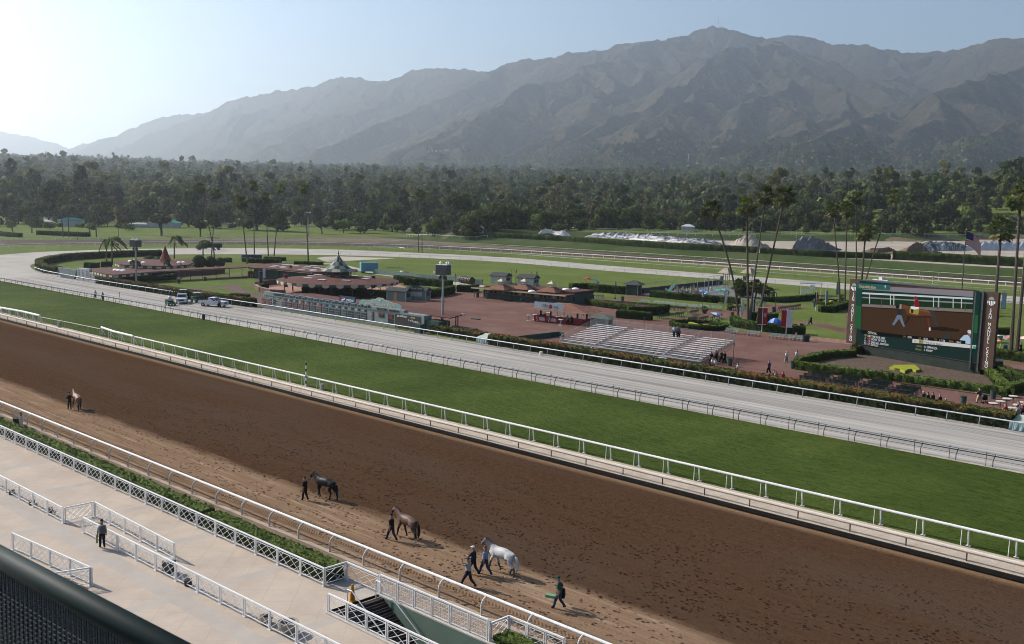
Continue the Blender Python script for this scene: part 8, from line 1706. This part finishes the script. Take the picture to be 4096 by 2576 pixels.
# small figures of the infield
gi = 'visitors in the infield'
def pp_(lab, r, x, y, tx=None, **k):
  p = at(r, x, y); k.setdefault('sub', 0); k.setdefault('face', math.atan2(CF.y, CF.x) + .4); return person(lab, p, k.pop('face'), group=gi, **k)
pp_('blond woman in white top walking away on the red plaza', 'R4', 172, 1388, shirt=WHT, pants=GRY, h=1.65, hairc=(.5, .4, .26), stride=.15); pp_('man in white shirt and dark shorts walking on the red plaza', 'R4', 268, 1382, shirt=WHT, pants=BLK, h=1.75, shorts=True, stride=.28, hat=BLK); pp_('woman in purple on the red plaza behind the hedge', 'B5', 5, 925, shirt=(.08, .05, .14), pants=BLK, h=1.7, stride=.2)
pp_('woman in black on the brick path', 'F', 1608, 1025, shirt=BLK, pants=BLK, h=1.68); pp_('small child in grey beside the woman on the brick path', 'F', 1568, 1050, shirt=GRY, pants=GRY, h=1.15)
pp_('man in white shirt near the drink bar', 'R3', 778, 948, shirt=WHT, pants=BLK, h=1.75, shorts=True, stride=.2, hat=(.5, .5, .5)); pp_('bare-backed man with raised arms near the drink bar', 'R3', 835, 946, shirt=SKIN_, pants=(.06, .05, .05), h=1.75, arms=('head', 'head'), shorts=True); pp_('person in dark clothes beside the ticket hall end', 'R3', 872, 812, shirt=BLK, pants=BLK, h=1.8)
pp_('person in black passing the pagoda booth', 'G', 808, 465, shirt=BLK, pants=BLK, h=1.75, stride=.25); pp_('person in black at the pagoda booth', 'G', 715, 462, shirt=BLK, pants=BLK, h=1.8); pp_('adult in white shirt among the playground posts', 'G', 1632, 475, shirt=WHT, pants=BLK, h=1.75); pp_('child by the slide', 'G', 1245, 440, shirt=WHT, pants=NAVY, h=1.5); pp_('person in white running in the playground', 'G', 2085, 415, shirt=WHT, pants=WHT, h=1.6, stride=.35); pp_('person in pale shirt under the blue parasol', 'G', 2205, 530, shirt=WHT, pants=BLK, h=1.2, sit=True)
for lab, x, k in (('person in light blue shirt standing on the top row of the bleachers', 1390, dict(shirt=(.38, .5, .54), pants=NAVY, h=1.8)), ('person in dark vest pointing on the top row of the bleachers', 1455, dict(shirt=(.12, .12, .13), pants=BLK, h=1.72, arms=('up', 'down'))), ('child in dark clothes on the top row of the bleachers', 1490, dict(shirt=(.08, .12, .15), pants=BLK, h=1.25))):
  q = g('G', x, 1262, 2.38); person(lab, (q.x, q.y, 2.38), math.atan2(CF.y, CF.x) - .3, group=gi, sub=0, **k)
for i, (x, y) in enumerate(((1985, 1400), (2030, 1378), (2082, 1385), (2110, 1395), (2025, 1435), (1998, 1425))): pp_(('dark figure in the shade under the bleachers', 'figure in pale top seated beside the bleachers')[i > 3], 'R3', x, y, shirt=(BLK, WHT)[i > 3], pants=BLK, h=1.7, sit=i > 3)
pp_('person in white top on the plaza at the hedge', 'R3', 2238, 1475, shirt=WHT, pants=BLK, h=1.6, sit=True)
for lab, x, y, k in (('person in straw hat on the front bench', 1460, 1195, dict(shirt=BLK, hat=(.6, .5, .32))), ('person in navy on the front bench', 1500, 1205, dict(shirt=NAVY)), ('person in dark shirt at the end of the front bench', 1548, 1208, dict(shirt=BLK)), ('person with bright pink hat behind the hedge', 1615, 1225, dict(shirt=BLK, hat=(.65, .05, .16))), ('child in white cap behind the hedge', 1670, 1240, dict(shirt=WHT, hat=WHT, h=1.3)), ('person in red cap behind the hedge at left', 138, 1000, dict(shirt=RED_, hat=(.3, .02, .02))), ('person in grey behind the hedge at left', 70, 995, dict(shirt=GRY)), ('person in black behind the hedge at left', 55, 992, dict(shirt=BLK))): k.setdefault('h', 1.7); pp_(lab, 'B5', x, y, sit=True, **k)
pp_('man in tan shorts pushing a stroller', 'B5', 1985, 1205, shirt=(.05, .055, .06), pants=TAN, h=1.8, stride=.2, arms=('fwd', 'fwd')); pp_('person in red leaning on a high table', 'B5', 2235, 1350, shirt=RED_, pants=NAVY, h=1.6, lean=.2, arms=('fwd', 'fwd')); pp_('woman in white tank top by the high tables', 'B5', 2350, 1330, shirt=WHT, pants=GRY, h=1.68, tank=True, arms=('fwd', 'down')); pp_('second person in red at the right picture edge', 'B5', 2400, 1330, shirt=RED_, pants=BLK, h=1.65)
p = at('B5', 2035, 1205); t = thing('stroller', 'dark baby stroller pushed on the red plaza', 'stroller', p, .8); MB().box((0, 0, .55), (.5, .4, .35)).build('seat', cloth(BLK), t); MB().ball((.05, 0, .8), .28, 8, 6, (1, .8, .7)).build('hood', cloth(NAVY), t)
for sx in (-.25, .25):
  for sy in (-.22, .22): MB().tube([(sx, sy - .02, .12), (sx, sy + .02, .12)], .12, 8).build('wheel', black, t)
pp_('person in black standing by the palm trunks at right', 'R4', 2372, 1300, shirt=BLK, pants=BLK, h=1.7); pp_('reclining person in bright clothes on the kerb bench', 'F', 1340, 1310, shirt=(.45, .14, .10), pants=LBLUE, h=1.6, sit=True, z=.05); pp_('walking man in light blue shirt on the grey track, left', 'R1', 898, 788, shirt=(.34, .38, .5), pants=NAVY, h=1.75, stride=.2); pp_('walking man in blue shirt on the grey track, right', 'R1', 968, 806, shirt=LBLUE, pants=BLK, h=1.8, stride=.1, hat=WHT); pp_('man in blue shirt at the front of the white pickup', 'R1', 2062, 870, shirt=LBLUE, pants=NAVY, h=1.75)
pp_('person in pale shirt at the drink bar counter', 'R3', 635, 1030, shirt=(.3, .3, .34), pants=NAVY, h=1.7); pp_('person in black at the drink bar counter', 'R3', 672, 1035, shirt=BLK, pants=BLK, h=1.72); pp_('seated person in grey in front of the ticket hall', 'R3', 417, 830, shirt=GRY, pants=GRY, h=1.5, sit=True)
for x, y in ((1285, 1110), (1410, 1100)):
  p = g('F', x + 30, y); t = thing('beach_chair', 'low dark folding chair on the lawn right of the tent', 'chair', p, face_cam(p), 'folding chairs on the lawns'); MB().box((0, 0, .25), (.6, .5, .05)).build('seat', cloth(BLK), t); MB().box((0, .3, .55), (.6, .05, .65), rx=-.3).build('backrest', cloth(BLK), t)
p = g('R4', 2230, 1300); t = thing('beach_chair', 'blue folding chair under the striped parasol', 'chair', p, face_cam(p), 'folding chairs on the lawns'); MB().box((0, 0, .35), (.6, .5, .05)).build('seat', cloth((.04, .08, .2)), t); MB().box((0, .25, .8), (.6, .05, .9)).build('backrest', cloth((.04, .08, .2)), t)
car_white = M('white_car_paint', (.62, .62, .63), (.56, .56, .57), .5, .3, spec=.5); glass_c = M('car_glass', (.03, .035, .04), None, 1, .1, spec=.6)
def wheels(t, xs, ys, r, w=.24):
  for x in xs:
    for y in ys:
      o = MB().tube([(x, y - w / 2, r), (x, y + w / 2, r)], r, 14).build('wheel', black, t); MB().tube([(x, y - w / 2 - .01, r), (x, y + w / 2 + .01, r)], r * .55, 10).build('rim', greymetal, o)
def profile(mb, pts, y0, y1, inset=0.0):
  n = len(pts); mb.add([(x, y0 + (inset if z > 1.15 else 0), z) for x, z in pts] + [(x, y1 - (inset if z > 1.15 else 0), z) for x, z in pts], [tuple(range(n)), tuple(range(2 * n - 1, n - 1, -1))] + [(i, i + n, (i + 1) % n + n, (i + 1) % n) for i in range(n)]); return mb
def pickup(lab, p, rz, paint=None, grp=None):
  paint = paint or car_white; t = thing('pickup_truck', lab, 'pickup truck', p, rz, grp)
  b = profile(MB(), [(-2.75, .42), (2.6, .42), (2.75, .6), (2.72, .95), (2.6, 1.08), (1.1, 1.16), (.45, 1.78), (-.55, 1.80), (-.72, 1.12), (-2.75, 1.10)], -.98, .98, .12).build('body', paint, t)
  mb = MB(); mb.box((-1.75, 0, 1.06), (1.85, 1.6, .14)); mb.build('bed', M('truck_bed', (.04, .045, .045), None, 1, .7), t)
  q = MB(); q.add([(1.06, -.80, 1.20), (1.06, .80, 1.20), (.50, .76, 1.74), (.50, -.76, 1.74)], [(0, 1, 2, 3)]); q.build('windscreen', glass_c, t)
  for sy in (-1, 1):
    q = MB(); y = sy * .87; q.add([(.92, y + sy * .015, 1.2), (-.55, y + sy * .015, 1.2), (-.5, y, 1.7), (.42, y, 1.7)], [(0, 1, 2, 3) if sy > 0 else (3, 2, 1, 0)]); q.build('side_window', glass_c, t); MB().box((.2, sy * .985, .82), (1.1, .02, .5)).build('door', paint, t); MB().box((2.70, sy * .72, .85), (.12, .32, .2)).build('headlight', M('lamp_lens', (.6, .6, .58), None, 1, .2), t); MB().box((.75, sy * 1.08, 1.25), (.1, .18, .2)).build('mirror', black, t)
  MB().box((2.73, 0, .80), (.08, 1.0, .28)).build('grille', darkmetal, t); MB().box((2.80, 0, .5), (.14, 1.9, .18)).build('bumper', lightmetal, t); MB().box((-2.8, 0, .5), (.12, 1.9, .16)).build('bumper', lightmetal, t); wheels(t, (-1.75, 1.8), (-.88, .88), .38); return t
a, b = at('R1', 1850, 855), at('R1', 2095, 870); d = b - a; pickup('white pickup seen from the side on the grey track', (a + b) / 2 + Vector((-.1, .9, 0)), math.atan2(d.y, d.x), grp='white pickups on the grey track')
p = at('R1', 1665, 832); pickup('white pickup facing the viewer behind a utility cart', p + Vector((-.6, 1.4, 0)), -.55, grp='white pickups on the grey track')
p = at('R4', 1070, 640); pickup('white pickup parked beyond the board, only its cab showing', (p.x, p.y, 0), 2.9)
def cart(lab, p, rz, roof=True, bed=(.04, .12, .07)):
  t = thing('utility_cart', lab, 'utility cart', p, rz, 'utility carts on the grey track'); MB().box((.1, 0, .55), (2.5, 1.25, .35)).build('chassis', cloth(bed), t); MB().box((-.85, 0, .9), (1.1, 1.25, .4)).build('cargo_bed', cloth(bed), t); MB().box((.25, 0, .95), (.5, 1.1, .5)).build('seat', black, t); wheels(t, (-.8, 1.0), (-.6, .6), .32)
  if roof:
    for sx in (-.1, .95):
      for sy in (-.55, .55): MB().bar((sx, sy, .7), (sx, sy, 1.95), .06).build('roof_post', darkmetal, t)
    MB().box((.4, 0, 1.98), (1.5, 1.3, .08)).build('roof', M('cart_roof', (.45, .46, .46), None, 1, .5), t)
  else: MB().box((.5, 0, 1.15), (.2, 1.0, .4)).build('hopper', greymetal, t); MB().ball((-.3, 0, 1.55), .3).build('white_tank', white, t); MB().ball((-.8, .3, 1.3), .35).build('white_tank', white, t)
  return t
cart('roofed green cart between the two white pickups', at('R1', 1815, 820) + Vector((.3, .6, 0)), -.1); cart('roofed green cart half hidden behind the left pickup', at('R1', 1700, 790) + Vector((0, .5, 0)), -.4); cart('open utility cart loaded with white tanks in front of the left pickup', at('R1', 1600, 850), -.2, False)
def simple_truck(name, lab, cat, r, xa, xb, y, ytop, cols, cab=True, grp=None, z=0, w=2.2):
  a, b = g(r, xa, y, z), g(r, xb, y, z); d = b - a; L_ = d.length; h = hgt(a, r, ytop); t = thing(name, lab, cat, (a + b) / 2 + Vector((0, w / 2, 0)), math.atan2(d.y, d.x), grp); c = cloth(cols[0])
  if cab: profile(MB(), [(-L_ / 2, .5), (-L_ / 2 + .1, h * .55), (-L_ * .32, h * .62), (-L_ * .27, h * .9), (-L_ * .10, h * .9), (-L_ * .09, .5)], -w / 2, w / 2).build('cab', c, t); MB().box((L_ * .2, 0, h * .55), (L_ * .56, w, h * .5)).build('tank' if 'tank' in lab else 'load_bed', cloth(cols[1]), t); MB().box((-L_ * .19, -w / 2 - .01, h * .72), (L_ * .1, .03, h * .25)).build('side_window', glass_c, t)
  else: MB().box((0, 0, h * .55), (L_, w, h * .8)).build('box_body', c, t); MB().box((0, 0, h * .97), (L_ * 1.01, w * 1.02, h * .05)).build('roof_edge', cloth(cols[1]), t)
  wheels(t, (-L_ * .36, L_ * .36), (-w / 2 + .15, w / 2 - .15), min(.5, h * .16)); return t
simple_truck('box_trailer', 'pale blue box trailer behind the carousel', 'trailer', 'R2', 1010, 1168, 546, 443, ((.16, .36, .44), (.30, .46, .50)), False)
simple_truck('farm_truck', 'dark green truck with raised load bed on the far track', 'truck', 'R1', 1818, 2065, 328, 250, ((.035, .065, .05), (.03, .045, .042)))
simple_truck('flat_trailer', 'dark blue long trailer parked near the tall palm at left', 'trailer', 'R1', 2245, 2430, 432, 372, ((.05, .065, .085), (.09, .11, .13)), False)
simple_truck('flat_trailer', 'black low trailer in front of the dark blue one', 'trailer', 'R1', 2300, 2440, 450, 415, ((.02, .022, .025), (.04, .04, .045)), False)
p = g('R4', 1562, 368, 3.0); t = pickup('dark car parked alone on the sand lot', (p.x, p.y + 1, 3.05), .1, cloth((.06, .065, .07)))
t['category'] = 'car'
# equipment on the service road
p = g('R2', 1760, 608); t = thing('boom_sprayer', 'small white wheeled machine with a folded boom on the service road', 'machine', p, -.15); MB().box((0, 0, .7), (2.6, .9, .3)).build('frame', greymetal, t); MB().box((.3, 0, 1.0), (1.0, .8, .4)).build('engine', white, t); wheels(t, (-1.2, .9), (-.55, .55), .38); mb = MB(); mb.bar((-1.2, 0, .8), (-1.9, 0, 2.3), .1); mb.bar((-1.9, 0, 2.3), (-.2, 0, 1.5), .1); mb.bar((-1.3, 0, 1.9), (-.4, 0, 1.2), .07); mb.build('boom', lightmetal, t)
p = g('R2', 2040, 645); t = thing('ring_roller', 'row of dark ringed steel rollers on the service road', 'roller', p, -.15)
for i in range(7): MB().tube([(-2.6 + i * .75, 0, .95), (-2.15 + i * .75, 0, .95)], .95 - .04 * (i % 2), 14).build('drum', M('rusty_drum', (.05, .045, .04), (.09, .075, .06), 2, .55, metal=.3), t)
p = g('R2', 1440, 575); t = thing('pallet_stack', 'pair of grey crates with white sheeting beside the low wall', 'crates', p, -.1); MB().box((-.6, 0, .6), (1.8, 1.2, 1.2)).build('crate', M('grey_crate', (.13, .13, .125), None, 3, .8), t); MB().box((1.1, .1, .65), (1.2, 1.2, 1.3)).build('crate', M('dark_crate', (.06, .062, .06), None, 3, .8), t); MB().ball((-.7, 0, 1.25), .6, 10, 6, (1.2, .8, .4)).build('sheeting', white, t)
p = at('R2', 22, 575) ; t = thing('forklift', 'orange forklift parked beneath the long pavilion', 'forklift', p, 0.2); MB().box((0, 0, .8), (2.2, 1.2, .9)).build('chassis', cloth((.42, .10, .03)), t); wheels(t, (-.8, .8), (-.5, .5), .35); MB().box((-.2, 0, 2.0), (1.3, 1.1, .08)).build('roof', cloth((.30, .08, .03)), t)
for sx in (-.75, .4): MB().bar((sx, .45, 1.2), (sx, .45, 2.0), .08).build('roof_post', black, t)
p = at('B3', 962, 1100); t = thing('caution_cone', 'tall yellow caution cone at the top of the stairs', 'cone', p, face_cam(p)); MB().lathe([(.20, 0), (.20, .03), (.17, .04), (.07, .92), (.05, .95)], 4 * 4).build('cone_body', M('caution_yellow', (.62, .27, .015), (.56, .24, .012), 1, .5), t)
text('CAUTION', .16, M('cone_lettering', (.12, .06, .02), None, 1, .6), t, (.0, -.165, .42), (RX - .12, -math.pi / 2 * 0, 0), sx=.34); text('WET\nFLOOR', .10, M('cone_lettering', (.12, .06, .02), None, 1, .6), t, (.0, -.185, .22), (RX - .12, 0, 0), sx=.8)
def planter(lab, r, x, y, R, h):
  t = thing('stone_planter', lab, 'planter', g(r, x, y), 0, 'round stone planters on the terrace'); MB().lathe([(R * .72, 0), (R, h * .55), (R * 1.04, h), (R * .78, h), (R * .7, h * .7), (0, h * .68)], 18, cap=False).build('bowl', M('cast_stone', (.36, .31, .26), (.26, .22, .18), 5, .9), t); MB().lathe([(R * .7, h * .72), (0, h * .74)], 14, cap=False).build('soil', M('dark_soil', (.04, .03, .022)), t)
planter('large round stone planter behind the lower lattice fence', 'B3', 360, 1400, .50, .62); planter('small round stone planter behind the lower lattice fence', 'B3', 152, 1312, .34, .42)
p = at('B2', 1590, 830); t = thing('terrace_bin', 'brown waste bin with pale lid behind the lattice fence', 'bin', p, .4); MB().box((0, 0, .35), (.55, .55, .7)).build('bin_body', M('bin_brown', (.10, .085, .075), None, 1, .7), t); MB().lathe([(.32, .7), (.30, .8), (.12, .84)], 12).build('lid', M('bin_lid', (.50, .48, .45), None, 1, .6), t)
p = at('B2', 1770, 955); MB_ = MB().lathe([(.2, 0), (.24, .35), (.2, .38)], 10).build('ash_urn', M('dark_urn', (.06, .055, .05), None, 1, .6), None, p); tag(MB_, 'small dark urn low behind the lattice fence', 'urn')
for i, (x, y) in enumerate(((112, 92), (300, 188), (470, 258))): o = MB().box((0, 0, .12), (.6, .32, .24)).build('floor_box', M('brown_floor_box', (.16, .12, .10), None, 1, .8), None, at('B2', x, y), rz=-.5); tag(o, 'low brown box on the terrace behind the upper lattice fence', 'box', 'low brown boxes on the terrace')
p = at('B1', 200, 588); t = thing('distance_post', 'thick pale post with green top beside the outer rail', 'post', p); MB().tube([(0, 0, 0), (0, 0, 1.1)], .17, 10).build('post', offwhite, t); MB().tube([(0, 0, 1.1), (0, 0, 1.5)], .12, 10).build('post_top', teal, t)
p = at('B1', 160, 570); t = thing('tub', 'black round tub standing beside the thick post', 'tub', p); MB().lathe([(.26, .2), (.36, .65), (.36, .7), (.3, .68)], 12).build('tub_body', black, t)
p = g('R3', 385, 1318); t = thing('paint_bucket', 'white and blue bucket at the foot of the track hedge', 'bucket', p); MB().lathe([(.22, 0), (.25, .5)], 10).build('pail', white, t)
# balcony rail close to the camera
def near(r, x, y, dist): a, b, k = REG[r]; d = _ray(a + x * k, b + y * k); return CAM_POS + d * dist
P0, P1 = near('B2', 0, 690, 4.3), near('B2', 1500, 1500, 3.45); dv = P1 - P0; P0_, P1_ = P0 - dv * 1.2, P1 + dv * .9
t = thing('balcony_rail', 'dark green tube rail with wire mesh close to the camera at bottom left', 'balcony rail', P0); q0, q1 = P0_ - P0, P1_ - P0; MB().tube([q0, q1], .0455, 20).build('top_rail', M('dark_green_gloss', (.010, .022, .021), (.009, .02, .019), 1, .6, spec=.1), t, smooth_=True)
n = dv.normalized(); mb = MB(); L_ = (q1 - q0).length; hN = Vector((n.y, -n.x, 0)).normalized(); wz = Vector((0, 0, -1)); k = int(L_ / .021)
for i in range(k): a = q0 + n * (L_ * i / k); mb.tube([a + wz * .04, a + wz * .25 + hN * .003 * (-1) ** i, a + wz * .5, a + wz * 1.0], .0018, 4, False)
for j in range(44): mb.tube([q0 + wz * (.05 + j * .021), q1 + wz * (.05 + j * .021)], .0018, 4, False)
mb.build('wire_mesh', M('dark_mesh_wire', (.012, .016, .018), None, 1, .6), t)
mb = MB(); off = -hN * .06 if hN.dot(Vector((CF.x, CF.y, 0))) < 0 else hN * .06; mb.quad(q0 + wz * .06 + off, q1 + wz * .06 + off, q1 + wz * 1.2 + off, q0 + wz * 1.2 + off); mb.quad(q0 + wz * .06 + off * 1.2, q0 + wz * 1.2 + off * 1.2, q1 + wz * 1.2 + off * 1.2, q1 + wz * .06 + off * 1.2); mb.build('shade_backing', M('shade_slate', (.085, .11, .125), (.11, .135, .15), 6, .8), t)  # sheet added behind the mesh; its slate colour stands for a shaded surface
# far things: mast group on the peak, houses on the slopes
px_, py_, pz_ = rp(1688, 65, 8100)
for i, (dx, hh) in enumerate(((0, 95), (22, 70), (-30, 40), (48, 45))):
  p = Vector((px_ + dx, py_, pz_ - 35)); o = MB().tube([p * 0, Vector((0, 0, hh + 30))], [2.2, .9], 5).build('radio_mast', greymetal, None, p); tag(o, 'thin radio mast on the highest peak', 'mast', 'radio masts on the peak')
def hit(r, x, y):
  a, b, k = REG[r]; d = _ray(a + x * k, b + y * k); d = d / math.hypot(d.x, d.y); R = np.linspace(1500, 9500, 500); Z = np.where(R > 3050, mountain_z(d.x * R, d.y * R), -99); Z = np.maximum(Z, terr(d.x * R, d.y * R)); i = np.nonzero(CAM_H + d.z * R <= Z)[0]; q = R[i[0]] if len(i) else 2600.0; p = CAM_POS + d * q; p.z = float(Z[i[0]]) if len(i) else float(terr(p.x, p.y)); return p
for r, x, y, w, h, lab in (('T4', 670, 195, 26, 9, 'white house on the slope above the palms'), ('T4', 480, 205, 34, 5, 'long low pale house on the slope'), ('T4', 695, 152, 14, 6, 'small white house high on the slope'), ('T4', 1890, 210, 22, 9, 'pale house on the right slope'), ('T4', 1925, 208, 16, 7, 'small pale house beside another on the right slope'), ('T4', 2110, 205, 30, 9, 'white villa on the right slope, upper wing'), ('T4', 2170, 235, 44, 12, 'large white villa on the right slope'), ('T4', 1740, 228, 26, 5, 'low pale house left of the villas'), ('T4', 545, 165, 8, 10, 'tiny white tower on the slope'), ('T3', 1455, 55, 40, 9, 'white crescent-shaped water tank on the foothill'), ('T3', 1650, 205, 6, 26, 'slim white church tower in the valley'), ('T3', 1735, 208, 24, 9, 'white hall beside the slim church tower'), ('T3', 1945, 157, 26, 4, 'low pale roof in the wooded valley'), ('T2', 1600, 98, 60, 6, 'pale estate buildings at the foot of the bright spur'), ('T2', 1720, 97, 26, 9, 'white house right of the pale estate'), ('T1', 300, 150, 60, 26, 'hazy tower block at the far left')):
  p = hit(r, x, y); sc = math.hypot(p.x, p.y) / 2600.0; t = thing('hill_house', lab, 'house', (p.x, p.y, p.z - 3), face_cam(p) + .2, 'far houses below the mountains'); w *= sc * .36; h *= sc * .36; o = MB().box((0, 0, h * .9), (w, w * .4, h * 1.8)).build('wall', M('far_white_wall', (.60, .58, .55), (.5, .48, .46), .1, .9), t); q = MB(); hip(q, (0, 0), w * 1.06, w * .46, h * .35, h * 1.8); q.build('roof', M('far_pale_roof', (.36, .31, .28), None, .1, .9), t)
for r, x, y, w, h, lab, c in (('T1', 620, 612, 15, 3.6, 'green and white barn roof behind the left meadow', (.10, .36, .28)), ('T1', 1400, 600, 15, 3.6, 'larger green barn roof behind the left meadow', (.10, .36, .28)), ('T1', 1510, 605, 10, 3.2, 'green barn roof with white end behind the meadow', (.10, .36, .28)), ('T1', 1230, 622, 18, 2, 'low long white and green shed behind the meadow', (.45, .5, .48)), ('T1', 380, 635, 10, 2.6, 'white shed at the left behind the meadow shrubs', (.6, .6, .6)), ('T3', 1650, 680, 8, 3, 'small white cabin in front of the dark trees', (.55, .55, .55)), ('T4', 75, 655, 8, 3, 'red barn deep in the shade of the trees', (.28, .05, .04)), ('T2', 1975, 690, 9, 3, 'white shed under the bright rounded tree', (.5, .5, .5))):
  a_, b__, k_ = REG[r]; d = _ray(a_ + x * k_, b__ + y * k_); hd = math.hypot(d.x, d.y); dist = front((a_ + x * k_) / 1.7017) * .985; px, py = d.x / hd * dist, d.y / hd * dist
  t = thing('barn', lab, 'building', (px, py, float(terr(px, py))), face_cam(Vector((px, py, 0))), 'buildings among the trees'); MB().box((0, 0, h / 2), (w, 6, h)).build('wall', M('barn_wall', (.50, .50, .48), None, .3, .8), t); q = MB(); hip(q, (0, 0), w * 1.05, 7, h * .45, h); q.build('roof', cloth(c), t)
bpy.context.view_layer.update()
_dg = bpy.context.evaluated_depsgraph_get()
for o in [o for o in bpy.data.objects if o.type == 'FONT']:
  me = bpy.data.meshes.new_from_object(o.evaluated_get(_dg)); n = o.name; par = o.parent; ml = o.matrix_basis.copy()
  bpy.data.objects.remove(o); q = bpy.data.objects.new(n.split('.')[0], me); COL.objects.link(q); q.parent = par; q.matrix_basis = ml
